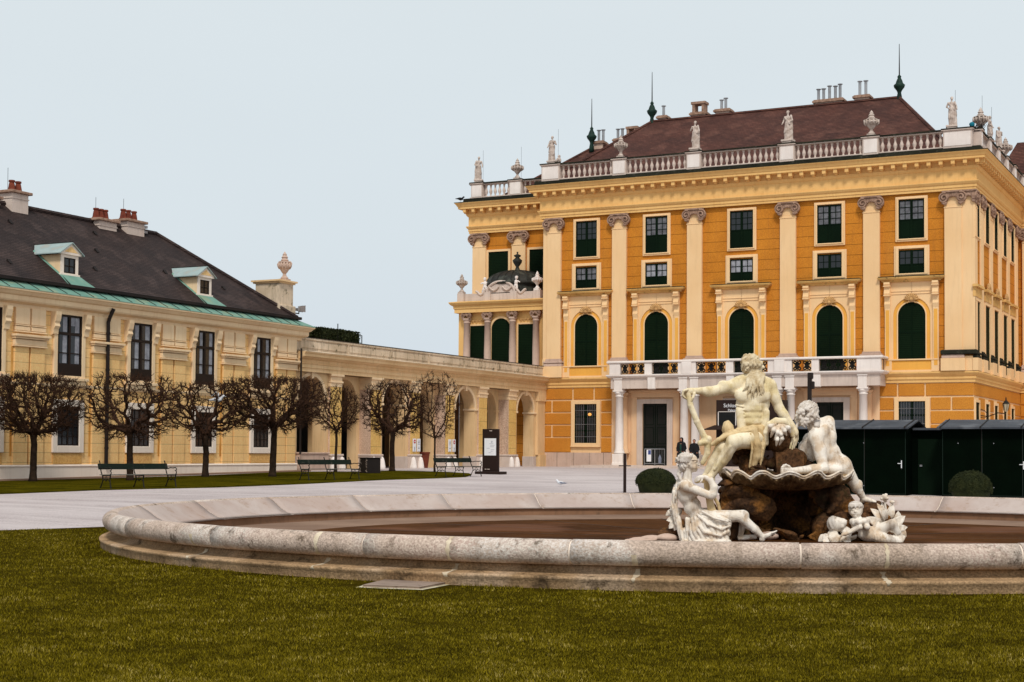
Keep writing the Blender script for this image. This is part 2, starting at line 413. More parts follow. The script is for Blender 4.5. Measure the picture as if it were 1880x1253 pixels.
# ------------------------------------------------------------------ ground
def sheet(name, m, xs, ys, dz, kind='structure', inside=None):
    vs = [(x, y, ground_z(x, y) + dz) for y in ys for x in xs]
    n = len(xs)
    fs = [(j * n + i, j * n + i + 1, (j + 1) * n + i + 1, (j + 1) * n + i) for j in range(len(ys) - 1) for i in range(n - 1)]
    me = bpy.data.meshes.new(name); me.from_pydata(vs, [], fs); me.materials.append(M[m])
    o = bpy.data.objects.new(name, me); col.objects.link(o); o['kind'] = kind
    return o
gx = [-2000, -600, -250, -140] + list(range(-110, 31, 2)) + [60, 140, 300, 600, 2000]
gy = [-600, -100, -20] + list(range(-4, 131, 2)) + [180, 260, 400, 700, 1500]
sheet('ground', 'gravel', gx, gy, 0)

def strip(name, m, front, back, dz, edge=True):
    """a raised sheet between two polylines with the same number of points"""
    F, Bk = [], []
    def res(pl, k=40):
        P = [Vector(p) for p in pl]; d = [0]
        for i in range(1, len(P)): d.append(d[-1] + (P[i] - P[i - 1]).length)
        out = []
        for t in range(k + 1):
            s = d[-1] * t / k
            i = max(0, min(len(P) - 2, next((q for q in range(len(d) - 1) if d[q + 1] >= s), len(P) - 2)))
            f = (s - d[i]) / max(1e-9, d[i + 1] - d[i]); out.append(P[i].lerp(P[i + 1], f))
        return out
    F = res(front); Bk = res(back); m_ = 8
    vs = []; n = m_ + 1
    for a, b in zip(F, Bk):
        for k in range(n):
            p = a.lerp(b, k / m_); vs.append((p.x, p.y, ground_z(p.x, p.y) + dz))
    fs = [(i * n + k, i * n + k + 1, (i + 1) * n + k + 1, (i + 1) * n + k) for i in range(len(F) - 1) for k in range(m_)]
    base = len(vs)
    for side in (0, m_):
        b0 = len(vs)
        for i in range(len(F)):
            x, y, z = vs[i * n + side]; vs.append((x, y, z - dz - .05))
        fs += [(i * n + side, (i + 1) * n + side, b0 + i + 1, b0 + i) for i in range(len(F) - 1)]
    me = bpy.data.meshes.new(name); me.from_pydata(vs, [], fs); me.materials.append(M[m])
    o = bpy.data.objects.new(name, me); col.objects.link(o); o['kind'] = 'structure'
    return o
def G2(x, y): p = onG(x, y); return (p[0], p[1])
fr = [G2(*q) for q in [(0, 908), (200, 900), (390, 896), (545, 890), (700, 882), (800, 879), (855, 876.5), (866, 872.5)]]
bk = [G2(*q) for q in [(0, 885.5), (200, 880), (377, 874.5), (545, 867.5), (660, 868), (720, 865.5), (820, 868), (860, 870.5)]]
fr = [(fr[0][0] - 2, fr[0][1] - 18)] + fr
bk = [(bk[0][0] - 1, bk[0][1] - 18)] + bk
strip('lawn_under_trees', 'strip', fr, bk, .04)
strip('pavement_by_building', 'ledge', [(-42.2, 20), (-42.2, 62)], [(-43.2, 20), (-43.2, 62)], .05)
# a low stone platform in front of the portals
mb = MB(); mb.box(-39.4, -20.2, 86.2, 90.3, .3, .76); mb.box(-39.0, -20.6, 86.9, 90.3, .3, .80)
o = mb.build('portal_steps', 'palestone'); o['kind'] = 'structure'

FC = Vector((-8.68, 27.0)); FR = 11.0
def oval(t): return 1 + (-.08 * math.cos(2 * t) + .46 * math.sin(2 * t)) / FR      # the basin is slightly oval
# front lawn: soil sheet and blades
lv = []
def lawn_left(Y):                    # the gravel path's edge on the left
    return -21.9 + (Y - 21.7) * .25 if Y > 21.7 else -21.9 + (Y - 21.7) * .75
xs = [i * 1. for i in range(-26, 13)]; ysl = [4 + i * 1. for i in range(0, 22)]
vs = []; fs = []
nx = 40
for Y in ysl:
    x0 = lawn_left(Y)
    for i in range(nx + 1):
        x = x0 + (26 - x0) * i / nx
        vs.append((x, Y, ground_z(x, Y) + .02))
fs = [(j * (nx + 1) + i, j * (nx + 1) + i + 1, (j + 1) * (nx + 1) + i + 1, (j + 1) * (nx + 1) + i) for j in range(len(ysl) - 1) for i in range(nx)]
me = bpy.data.meshes.new('lawn'); me.from_pydata(vs, [], fs); me.materials.append(M['soil'])
o = bpy.data.objects.new('lawn', me); col.objects.link(o); o['kind'] = 'structure'

def grass_blades():
    rs = np.random.RandomState(3)
    N = 700000
    # denser near the camera: sample depth along the view between 9.5 and 30 m
    dpt = 9.6 + (30 - 9.6) * rs.rand(N) ** 1.75
    px = rs.uniform(-80, 1960, N)
    out_ = rs.rand(N) < .24                                # thinner cover to either side of the view
    px = np.where(out_, np.where(rs.rand(N) < .5, rs.uniform(-1100, -80, N), rs.uniform(1960, 3400, N)), px)
    d = np.stack([(px - CX) / FPX, np.zeros(N), np.ones(N)], 1) @ MC
    X = d[:, 0] * dpt; Y = d[:, 1] * dpt
    th_ = np.arctan2(Y - FC.y, X - FC.x); r = np.hypot(X - FC.x, Y - FC.y) / (1 + (-.08 * np.cos(2 * th_) + .46 * np.sin(2 * th_)) / FR)
    ll = np.where(Y > 21.7, -21.9 + (Y - 21.7) * .25, -21.9 + (Y - 21.7) * .75)
    hatch = (np.abs(X + 9.2) < .62) & (np.abs(Y - 15.52) < .55)
    worn = (r < FR + .34 + .12 * np.sin(X * 3.1) + .1 * np.sin(Y * 5 + X * 7)) & (np.sin(X * 1.7 + 1) + .6 * np.sin(X * 4.1 + Y * 2) > -.1) & (rs.rand(N) < .8)
    ok = ~worn & (r > FR - .28) & (X > ll + rs.normal(0, .03, N)) & (Y < 25) & ~hatch
    X = X[ok]; Y = Y[ok]; r = r[ok]; dpt = dpt[ok]; n = len(X)
    pn = np.sin(X * 1.9 + 1.3 * np.sin(Y * 1.4)) * np.sin(Y * 2.3 + np.sin(X * 1.1) * 1.6) + .5 * np.sin(X * 5.1 + Y * 3.3) * np.sin(Y * 6.1 - X * 2.2)
    pn = .45 * pn + .6 * np.sin(X * 9 + 2 * np.sin(Y * 7.3)) * np.sin(Y * 13 - X * 4 + 2 * np.sin(X * 6)) + .35 * np.sin(X * 23 + Y * 11) * np.sin(Y * 29 - X * 7)
    thin = (pn < -.7) & (rs.rand(n) < .55)
    near = np.exp(-np.abs(r - FR) / .25)
    h = (.019 + .014 * rs.rand(n) + .007 * pn + .03 * near * rs.rand(n)) * np.where(thin, .5, 1)
    tall = rs.rand(n) < .006; h = np.where(tall, h * 1.9, h)
    wd = (.0018 + .0014 * rs.rand(n)) * (.75 + dpt / 26)
    az = rs.uniform(0, 2 * PI, n); lean = rs.uniform(.1, .9, n) * h
    la = rs.uniform(0, 2 * PI, n)
    s = (Y - 20) + (-X - 20) * .6
    q_ = np.clip((r - 11.6) / 8, 0, 1); Z = .65 * np.clip(s / 62, 0, .9) * q_ * q_ * (3 - 2 * q_) + .012
    cx, sy = np.cos(az) * wd, np.sin(az) * wd
    bx, by = np.cos(la) * lean, np.sin(la) * lean
    V = np.zeros((n, 5, 3), np.float32)
    V[:, 0] = np.stack([X - cx, Y - sy, Z], 1); V[:, 1] = np.stack([X + cx, Y + sy, Z], 1)
    V[:, 2] = np.stack([X + bx * .35 + cx * .8, Y + by * .35 + sy * .8, Z + h * .6], 1)
    V[:, 3] = np.stack([X + bx * .35 - cx * .8, Y + by * .35 - sy * .8, Z + h * .6], 1)
    V[:, 4] = np.stack([X + bx, Y + by, Z + h], 1)
    me = bpy.data.meshes.new('grass')
    me.vertices.add(n * 5); me.vertices.foreach_set('co', V.ravel())
    k = np.arange(n)[:, None] * 5
    loops = np.concatenate([k + [0, 1, 2, 3], k + [3, 2, 4]], 1).ravel().astype(np.int32)
    me.loops.add(n * 7); me.loops.foreach_set('vertex_index', loops)
    me.polygons.add(n * 2)
    st = (np.arange(n)[:, None] * 7 + [0, 4]).ravel().astype(np.int32)
    me.polygons.foreach_set('loop_start', st)
    me.update(calc_edges=True)
    # per-blade tint (species and dryness), stored on the blade itself
    t = rs.rand(n) * .6 + .4 * np.clip(.5 + pn * .55, 0, 1)
    ca = me.attributes.new('tint', 'FLOAT', 'POINT')
    ca.data.foreach_set('value', np.repeat(t, 5).astype(np.float32))
    m = bpy.data.materials.new('grass_blades'); m.use_nodes = True
    nn = m.node_tree.nodes; L = m.node_tree.links; b = nn['Principled BSDF']
    at = nn.new('ShaderNodeAttribute'); at.attribute_name = 'tint'
    rp = nn.new('ShaderNodeValToRGB')
    rp.color_ramp.elements[0].color = (.022, .02, .001, 1)
    rp.color_ramp.elements[1].color = (.5, .39, .13, 1); rp.color_ramp.elements[1].position = 1
    e = rp.color_ramp.elements.new(.5); e.color = (.122, .094, .002, 1)
    e = rp.color_ramp.elements.new(.82); e.color = (.25, .19, .008, 1)
    L.new(at.outputs['Fac'], rp.inputs[0]); L.new(rp.outputs[0], b.inputs['Base Color'])
    b.inputs['Roughness'].default_value = .6; b.inputs['Specular IOR Level'].default_value = .05
    me.materials.append(m)
    o = bpy.data.objects.new('grass', me); col.objects.link(o)
    setp(o, 'short olive green lawn grass in front of the round fountain', 'grass', kind='stuff')
grass_blades()

# stone hatch let into the lawn
hp = [onG(*q) for q in [(653, 1082.5), (775, 1087), (835, 1075.5), (722, 1065.5)]]
cxh = sum(p[0] for p in hp) / 4; cyh = sum(p[1] for p in hp) / 4
h = thing('lawn_hatch', 'flat stone hatch cover let into the lawn before the fountain rim', 'hatch', (0, 0, 0))
def quad(k, z0, z1): return [(cxh + (p[0] - cxh) * k, cyh + (p[1] - cyh) * k) for p in hp]
mb = MB(); mb.prismz(quad(1.0, 0, 0), -.02, .024); mb.build('frame', 'hatchrim', h, bev=.006)
mb = MB(); mb.prismz(quad(.86, 0, 0), .025, .048); mb.build('cover', 'hatch', h, bev=.008)

# ------------------------------------------------------------------ fountain basin
def ringmesh(name, m, prof, parent, n=160, joints=0, smooth=True):
    mb = MB()
    pts = []
    k = len(prof)
    for i in range(n):
        t = 2 * PI * i / n
        for r_, z in prof: pts.append((r_ * oval(t) * math.cos(t), r_ * oval(t) * math.sin(t), z))
    fs = []
    for i in range(n):
        j = (i + 1) % n
        for a in range(k - 1): fs.append((i * k + a, i * k + a + 1, j * k + a + 1, j * k + a))
    mb.poly(pts, fs)
    return mb.build(name, m, parent, smooth=smooth)
basin = thing('fountain_basin', 'wide round stone fountain basin with rolled rim on the lawn', 'fountain', (FC.x, FC.y, 0))
def arc(cx, cz, r_, a0, a1, n): return [(cx + r_ * math.cos(R(a0 + (a1 - a0) * i / n)), cz + r_ * math.sin(R(a0 + (a1 - a0) * i / n))) for i in range(n + 1)]
# rim stones: separate segments with open joints
NS = 26
rimprof = [(FR - .78, .235)] + [(FR - .62, .27), (FR - .45, .36), (FR - .3, .475), (FR - .18, .555)] + arc(FR - .1, .435, .15, 95, -75, 12) + [(FR - .14, .30), (FR - .4, .28)]
for s_ in range(NS):
    mb = MB(); k = len(rimprof); pts = []; nn_ = 9
    rs_ = random.uniform(-.004, .004)
    for i in range(nn_ + 1):
        t = 2 * PI * (s_ + .5 / NS * 0 + (i / nn_)) / NS
        g = .0011 if i == 0 else (-.0011 if i == nn_ else 0)
        for r_, z in rimprof: pts.append(((r_ + rs_) * oval(t) * math.cos(t + g), (r_ + rs_) * oval(t) * math.sin(t + g), z + rs_))
    fs = []
    for i in range(nn_):
        for a in range(k):
            b_ = (a + 1) % k
            fs.append((i * k + a, i * k + b_, (i + 1) * k + b_, (i + 1) * k + a))
    fs.append(tuple(range(k))); fs.append(tuple(nn_ * k + a for a in range(k)))
    mb.poly(pts, fs)
    o = mb.build('rim_stone', 'rim', basin, smooth=True)
    o.data.materials.append(M['rimin'])
    o['group'] = 'rim stones'
    me = o.data
    for p in me.polygons:
        c = p.center; rr = math.hypot(c.x, c.y) / oval(math.atan2(c.y, c.x))
        if rr < FR - .2 and c.z > .2: p.material_index = 1
        if len(p.vertices) > 6: p.use_smooth = False
# mortar between the stones
mp_ = []
for i, (r_, z) in enumerate(rimprof[:-1]):
    p0 = Vector(rimprof[max(i - 1, 0)]); p1 = Vector(rimprof[min(i + 1, len(rimprof) - 2)]); d_ = (p1 - p0).normalized(); mp_.append((r_ + d_.y * .014, z - d_.x * .014))
ringmesh('mortar', 'whiteplinth', mp_, basin, n=234)
outer = [(FR - .2, .31), (FR - .17, .29)] + arc(FR - .02, .34, .17, 200, 262, 6)[1:] + [(FR + .03, .158), (FR + .06, .15), (FR + .075, .13), (FR + .075, -.06)]
outer = [(FR - .3, .36), (FR - .32, .30), (FR - .2, .285), (FR - .195, .25), (FR - .175, .215), (FR - .13, .19), (FR - .06, .175), (FR + .02, .168), (FR + .085, .165), (FR + .098, .155), (FR + .095, .13), (FR + .075, .11), (FR + .075, -.08)]
ringmesh('outer_base', 'base', outer, basin, n=240)
# pale lime runs where water seeps out of a few joints
M['lime'] = mat('lime_stain', (.72, .62, .47), (.5, .4, .27), sc=6, bump=.3, spots=.6, spotcol=(.36, .25, .14), spotsc=9)
rl = random.Random(6)
rollp = [(r_ + .003, z) for r_, z in rimprof[6:17]]
for q in ((346, 1030), (815, 1062), (1150, 1078), (1640, 1082), (560, 1050)):
    P_ = EYE + ray(*q) * ((.1 - EYE[2]) / ray(*q)[2]); t0 = math.atan2(P_[1] - FC.y, P_[0] - FC.x)
    for prof_ in ([(r_ + .003, z + .002) for r_, z in outer[3:12]], rollp):
        mb = MB(); n_ = len(prof_); pts = []
        ws = [rl.uniform(.010, .034) for _ in range(n_)]
        for i, (r_, z) in enumerate(prof_):
            for k_ in (-1, 1):
                t = t0 + k_ * ws[i] / FR * (1 + .5 * rl.random()); pts.append((r_ * oval(t) * math.cos(t), r_ * oval(t) * math.sin(t), z))
        mb.poly(pts, [(2 * i, 2 * i + 1, 2 * i + 3, 2 * i + 2) for i in range(n_ - 1)])
        mb.build('lime_stain', 'lime', basin, smooth=True)
ringmesh('inner_face', 'innerface', [(FR - .72, .24), (FR - .72, .06), (FR - .9, .06)], basin, smooth=False)
ringmesh('ledge', 'ledge', [(FR - .7, .066), (FR - 2.6, .046), (FR - 2.65, .0)], basin, smooth=False)
mb = MB(); mb.lathe([(.05, .040), (FR - 2.3, .038)], n=96); o = mb.build('basin_floor', 'bed', basin)
# radial seams of the floor boards
mb = MB()
for i in range(16):
    t = 2 * PI * i / 16 + .18
    c_, s__ = math.cos(t), math.sin(t)
    mb.poly([(2 * c_ - .02 * s__, 2 * s__ + .02 * c_, 0.045), (8.1 * c_ - .02 * s__, 8.1 * s__ + .02 * c_, 0.045), (8.1 * c_ + .02 * s__, 8.1 * s__ - .02 * c_, 0.045), (2 * c_ + .02 * s__, 2 * s__ - .02 * c_, 0.045)], [(0, 1, 2, 3)])
mb.build('floor_seam', 'iron', basin)

# ------------------------------------------------------------------ palace
Y0 = 90.35; XL = -43.25; XR = -15.74; YR = 107.6
palace = thing('palace', 'ochre baroque palace block with cream pilasters, balustrade and brown tiled roof', 'palace', (0, 0, 0))
WC = [-40.17, -35.3, -29.67, -24.15, -19.26]

def frame4(mb, w, z0, z1, t, tz, y0, y1):
    mb.box(-w, -w + t, y0, y1, z0, z1); mb.box(w - t, w, y0, y1, z0, z1)
    mb.box(-w + t, w - t, y0, y1, z1 - tz, z1); mb.box(-w + t, w - t, y0, y1, z0, z0 + tz)

def sash_window(z0, z1, wd, wo, zo0, zo1, rows, split, name='window'):
    """cream surround, green casements with panes above and a boarded lower part"""
    mb = MB(); frame4(mb, wo, zo0, zo1, .1, .1, -.1, 0)
    frame4(mb, wo - .09, zo0 + .09, zo1 - .09, wo - .09 - wd, z0 - zo0 - .09, -.15, 0)
    win = mb.build(name, 'cream', bev=.012)
    mb = MB(); mb.box(-wd, wd, -.02, 0, z0, z1)
    frame4(mb, wd, z0, z1, .07, .07, -.075, -.02); mb.box(-.07, .07, -.08, -.02, z0, z1)
    mb.box(-wd + .07, -.07, -.06, -.02, z0 + .07, split); mb.box(.07, wd - .07, -.06, -.02, z0 + .07, split)
    for sgn in (-1, 1):
        a, b = sorted((sgn * .09, sgn * (wd - .09)))
        mb.box(a + .03, b - .03, -.07, -.06, z0 + .13, split - .06)
        mb.box((a + b) / 2 - .018, (a + b) / 2 + .018, -.062, -.02, split, z1 - .07)
        for r_ in range(1, rows):
            z = split + (z1 - .07 - split) * r_ / rows
            mb.box(a, b, -.06, -.02, z - .018, z + .018)
    mb.box(-wd, wd, -.085, -.02, split - .04, split + .03)
    mb.build('casement', 'darkgreen', win)
    mb = MB()
    for sgn in (-1, 1):
        a, b = sorted((sgn * .075, sgn * (wd - .075)))
        mb.box(a, b, -.035, -.021, split + .03, z1 - .07)
    mb.build('pane', 'curtain', win)
    return win

def half_arch(r, zs, z0, side, n=10):
    return [(side * r * math.sin(PI / 2 * i / n), zs + r * math.cos(PI / 2 * i / n)) for i in range(n + 1)] + [(side * r, z0)]
def arch_slab(mb, wo, z0, z1, r, zs, y0, y1, n=10):
    for s_ in (-1, 1):
        pts = half_arch(r, zs, z0, s_, n) + [(s_ * wo, z0), (s_ * wo, z1), (0, z1)]
        mb.prism(pts, y0, y1)
def arch_ring(mb, r0, r1, zs, z0, y0, y1, n=10):
    for s_ in (-1, 1):
        mb.prism(half_arch(r0, zs, z0, s_, n) + half_arch(r1, zs, z0, s_, n)[::-1], y0, y1)
def arch_disc(mb, r, zs, z0, y0, y1, n=10):
    mb.prism(half_arch(r, zs, z0, -1, n)[::-1] + half_arch(r, zs, z0, 1, n)[1:], y0, y1)

def cartouche(z, parent, k=1.0):
    mb = MB()
    for i in range(9):
        t = R(-80 + 20 * i)
        x = .42 * k * math.sin(t); zz = z + .40 * k * math.cos(t)
        mb.tube([(0, -.12, z), (x * .6, -.2, z + (zz - z) * .6), (x, -.16, zz)], [.03 * k, .065 * k, .05 * k], 6)
    for s_ in (-1, 1):
        sp = [(s_ * (.28 + .14 * math.cos(a)) * k, -.15, z - .02 + .14 * k * math.sin(a)) for a in [R(20 * q) for q in range(15)]]
        mb.tube(sp, .035 * k, 5)
    mb.lathe([(.01, z - .1), (.12 * k, z - .02), (.14 * k, z + .06), (.08 * k, z + .14), (.01, z + .18)], 0, -.15, 8)
    return mb.build('cartouche', 'mossy' if False else 'capstone_gold', parent, smooth=True)
M['capstone_gold'] = mat('gilt_stone', (.6, .36, .15), (.42, .23, .09), sc=4, bump=.4, bsc=14, spots=.5, spotcol=(.16, .08, .03), spotsc=6)

def arched_window(zb):
    mb = MB(); arch_slab(mb, 1.5, zb, 11.76, 1.1, 9.75, -.07, 0)
    for s_ in (-1, 1):
        a, b = sorted((s_ * 1.24, s_ * 1.56)); mb.box(a, b, -.16, -.0, zb, 11.2)
    mb.box(-1.2, 1.2, -.11, -.07, 11.18, 11.24); mb.box(-1.2, 1.2, -.11, -.07, 11.02, 11.06)
    win = mb.build('arched_window', 'cream', bev=.01)
    mb = MB()
    for s_ in (-1, 1):
        a, b = sorted((s_ * 1.3, s_ * 1.5)); mb.box(a, b, -.175, -.16, zb + .3, 10.1)
    arch_ring(mb, .86, 1.1, 9.75, zb, -.035, 0)
    mb.build('archivolt', 'panel', win)
    mb = MB(); arch_ring(mb, .80, .87, 9.75, zb, -.09, 0); arch_ring(mb, 1.08, 1.14, 9.75, zb, -.09, -.0)
    mb.build('moulding', 'cream', win)
    mb = MB()
    prof = [(0, 11.74), (.18, 11.76), (.22, 11.84), (.38, 11.9), (.42, 11.98), (.42, 12.02)]
    mb.sweep([(o, z) for o, z in prof] + [(0, 12.06)], [(-1.52, .0), (-1.52, -.05), (1.52, -.05), (1.52, 0)][0:4])
    mb.build('hood', 'mossy', win)
    mb = MB(); mb.box(-1.9, 1.9, -.44, 0, 12.045, 12.075); mb.build('hood_cap', 'darkmoss', win)
    for s_ in (-1, 1):
        mb = MB()
        pr = [(-.02, 11.74), (-.4, 11.74), (-.42, 11.62), (-.34, 11.5), (-.28, 11.42), (-.33, 11.2), (-.38, 11.08), (-.34, 10.95), (-.2, 10.9), (-.18, 10.6), (-.23, 10.45), (-.16, 10.2), (-.12, 10.02), (-.02, 10.02)]
        c_ = s_ * 1.4
        mb.prismx(pr, c_ - .17, c_ + .17); mb.box(c_ - .2, c_ + .2, -.43, -.1, 11.48, 11.54); mb.box(c_ - .19, c_ + .19, -.4, -.1, 10.93, 10.99)
        mb.build('console', 'cream', win)
    cartouche(10.66, win)
    mb = MB(); arch_disc(mb, .82, 9.75, zb, -.03, -.005)
    sh = mb.build('shutter', 'louvre', win)
    mb = MB(); mb.box(-.035, .035, -.055, -.03, zb, 10.5); mb.box(-.82, .82, -.05, -.03, 8.72, 8.84); mb.box(-.82, .82, -.05, -.03, zb, zb + .1)
    for s_ in (-1, 1):
        a, b = sorted((s_ * .74, s_ * .82)); mb.box(a, b, -.05, -.03, zb, 9.75)
    arch_ring(mb, .75, .82, 9.75, 9.7, -.05, -.03)
    mb.build('stile', 'darkgreen', sh)
    return win

def ionic(name, w, z0, z1, parent, yf, rz=None, loc=None, m='capstone'):
    """capital with angled volutes; yf = front face"""
    mb = MB(); h_ = z1 - z0
    mb.box(-w * .62, w * .62, yf - .12, 0, z1 - .1 * h_, z1)
    mb.box(-w * .52, w * .52, yf - .05, 0, z1 - .35 * h_, z1 - .1 * h_)
    for s_ in (-1, 1):
        cx_ = s_ * w * .5; cz = z1 - .44 * h_
        sp = []
        for q in range(26):
            a = R(q * 26); rr = w * .31 * (1 - q / 30)
            sp.append((cx_ - s_ * rr * math.cos(a + 1.2), yf - .1 - q * .003, cz + rr * math.sin(a + 1.2)))
        mb.tube(sp, w * .06, 5)
        k = len(mb.v)
        c2 = MB(); c2.lathe([(.01, -.12), (w * .28, -.12), (w * .28, .1), (.01, .1)], n=12)
        mb.poly([(x + cx_, z_ + yf + .02, y + cz) for x, y, z_ in c2.v], c2.f)
        for q in range(4):                                   # hanging garland under each volute
            bx = cx_ - s_ * w * .06 * (q - 1.2); bz = cz - w * (.28 + .06 * q * (1 - q / 4))
            b2 = MB(); b2.lathe([(.005, -.1), (.07, -.06), (.09, 0), (.07, .06), (.005, .1)], bx, yf - .08, n=6)
            mb.poly([(x, y, z_ + bz) for x, y, z_ in b2.v], b2.f)
    for q in range(-2, 3):
        b2 = MB(); b2.lathe([(.005, -.09), (.06, -.05), (.07, 0), (.06, .06), (.005, .09)], q * w * .1, yf - .1, n=6)
        mb.poly([(x, y, z_ + z1 - .3 * h_ + abs(q) * -.03) for x, y, z_ in b2.v], b2.f)
    o = mb.build(name, m, parent, smooth=False)
    return o

def pilaster(w, yf=-.22, wide=None):
    mb = MB(); mb.box(-w / 2, w / 2, yf, 0, 7.68, 16.1); mb.box(-w / 2 - .03, w / 2 + .03, yf - .03, 0, 15.94, 16.0)
    mb.box(-w / 2 + .06, w / 2 - .06, yf + .03, 0, 16.1, 16.9)
    o = mb.build('pilaster', 'cream', bev=.012)
    mb = MB(); ww = w / 2
    for (k, z0, z1) in ((.16, 7.18, 7.34), (.12, 7.34, 7.40), (.18, 7.40, 7.52), (.08, 7.52, 7.6), (.05, 7.6, 7.68)):
        mb.box(-ww - k, ww + k, yf - k, 0, z0, z1)
    mb.build('pilaster_base', 'rosestone', o, bev=.02)
    mb = MB(); mb.box(-ww - .2, ww + .2, yf - .2, 0, 6.45, 7.18); mb.build('pedestal', 'cream', o, bev=.01)
    ionic('capital', w, 16.0, 16.95, o, yf)
    return o

def put(o, parent, x, y, rz=0, name=None, **kw):
    o.parent = parent; o.location = (x, y, 0); o.rotation_euler = (0, 0, rz)
    return setp(o, **kw)

# walls
mb = MB(); mb.box(XL, XR, Y0, YR + 3, 6.2, 19.3); mb.box(-50.85, XL, 94.5, 108, .3, 19.3); mb.box(XR, 6, YR, YR + 8, .3, 19.3)
mb.build('wall', 'ochre', palace)
mb = MB(); mb.box(XL, XR, Y0, YR + 3, .2, 6.2); mb.build('ground_floor_wall', 'cream', palace)
mb = MB(); mb.box(-38.35, -21.15, Y0 - .05, Y0, .2, 6.25); mb.build('portal_wall', 'portalwall', palace)
ROWS = [(1.6, 2.52), (2.6, 3.33), (3.41, 4.13), (4.22, 4.93), (5.03, 5.75)]
def blocks(mb, u0, u1, joints, holes, dep=.055, g=.045):
    for k, (z0, z1) in enumerate(ROWS):
        cuts = [u0] + sorted(joints.get(k, [])) + [u1]
        segs = [(cuts[i] + (g if i else 0), cuts[i + 1] - (g if i < len(cuts) - 2 else 0)) for i in range(len(cuts) - 1)]
        out = []
        for a, b in segs:
            parts = [(a, b)]
            for h0, h1, hz0, hz1 in holes:
                if z0 < hz1 and z1 > hz0:
                    parts = [q for p in parts for q in ((p[0], min(p[1], h0)), (max(p[0], h1), p[1])) if q[1] - q[0] > .05]
            out += parts
        for a, b in out: mb.box(a, b, -dep, 0, z0, z1)
def hole(c): return (c - 1.08, c + 1.08, 1.95, 4.96)
mb = MB(); blocks(mb, XL + .05, -38.35, {4: [-41.1, -39.6], 3: [-42.6], 1: [-42.6]}, [hole(WC[0])])
o = mb.build('rusticated_blocks', 'ochre_block', palace, loc=(0, Y0, 0), bev=.02)
mb = MB(); blocks(mb, -21.15, XR, {4: [-20.1, -18.5], 3: [-17.0], 1: [-17.0]}, [hole(WC[4])])
mb.build('rusticated_blocks', 'ochre_block', palace, loc=(0, Y0, 0), bev=.02)
for a, b in ((XL, -38.35), (-21.15, XR + .1)):
    mb = MB(); mb.box(a, b, -.1, 0, .2, 1.57); mb.build('stone_plinth', 'rosestone', palace, loc=(0, Y0, 0))
mb = MB()
for x in (-42.2, -41.0, -39.9, -38.9): mb.box(x, x + .02, -.104, -.1, .6, 1.57)
mb.build('plinth_joints', 'iron', palace, loc=(0, Y0, 0))
# string course
sc_ = [(.0, 5.8), (.1, 5.8), (.1, 5.98), (.16, 6.0), (.16, 6.12), (.12, 6.14), (.24, 6.26), (.3, 6.34), (.3, 6.42), (0, 6.46)]
mb = MB(); mb.sweep(sc_, [(-50.85, 108), (-50.85, 94.5), (XL, 94.5), (XL, Y0), (XR, Y0), (XR, YR), (6, YR)])
mb.build('string_course', 'butter', palace)
# entablature and cornice
ent = [(.1, 16.95), (.2, 16.95), (.2, 17.1), (.24, 17.11), (.24, 17.28), (.29, 17.3), (.36, 17.42), (.36, 17.47), (.22, 17.5), (.22, 18.12), (.27, 18.15), (.36, 18.28),
       (.36, 18.34), (.3, 18.36), (.3, 18.62), (.78, 18.66), (.78, 18.8), (.82, 18.82), (.88, 18.95), (.97, 19.04), (.97, 19.08), (.4, 19.16), (0, 19.2)]
path = [(-50.85, 108), (-50.85, 94.5), (XL, 94.5), (XL, Y0), (XR, Y0), (XR, YR), (6, YR)]
mb = MB(); mb.sweep(ent, path); mb.build('entablature', 'butter', palace)
mb = MB(); mb.box(-.11, .11, -.72, -.28, 18.42, 18.655); mb.box(-.08, .08, -.6, -.28, 18.34, 18.42)
mod0 = mb.build('modillion', 'butter', palace)
def modillions(u0, u1, base, side=False, first=False):
    n = int((u1 - u0) / .68)
    for i in range(n):
        u = u0 + (i + .5) * (u1 - u0) / n
        if first and i == 0: o = mod0
        else: o = mod0.copy(); col.objects.link(o)
        o.location = (base, u, 0) if side else (u, base, 0); o.rotation_euler = (0, 0, R(90) if side else 0)
modillions(XL - .7, XR + .7, Y0, first=True); modillions(-51.5, XL, 94.5); modillions(Y0 - .7, YR, XR, side=True)
mb = MB(); mb.sweep([(.86, 19.085), (1.0, 19.09), (.99, 19.12), (.52, 19.2), (.5, 19.42), (.3, 19.45), (-.3, 19.45)], path); mb.build('gutter', 'darkmoss', palace)
# pilasters of the front
p0 = pilaster(.98); put(p0, palace, -37.83, Y0)
for x in (-32.72, -26.7, -21.6):
    c_ = copy_tree(p0, palace); c_.location = (x, Y0, 0)
p1 = copy_tree(p0, palace); p1.location = (-42.45, Y0, 0)
p2 = copy_tree(p0, palace); p2.location = (-16.85, Y0, 0)
mb = MB(); mb.box(XL, -42.9, -.14, 0, 7.68, 16.95); mb.box(XL, -42.9, -.22, 0, 6.45, 7.68); mb.build('corner_strip', 'cream', palace, loc=(0, Y0, 0))
mb = MB(); mb.box(-16.4, XR + .12, -.14, 0, 7.68, 16.95); mb.box(-16.4, XR + .2, -.26, 0, 6.45, 7.3); mb.build('corner_strip', 'cream', palace, loc=(0, Y0, 0))
o = ionic('corner_capital', .7, 16.0, 16.95, palace, -.16); o.location = (-15.98, Y0, 0)
mb = MB(); mb.box(-17.55, XR + .25, -.44, 0, 7.4, 7.66); mb.build('dark_base_moulding', 'darkmoss', palace, loc=(0, Y0 - .02, 0), bev=.04)
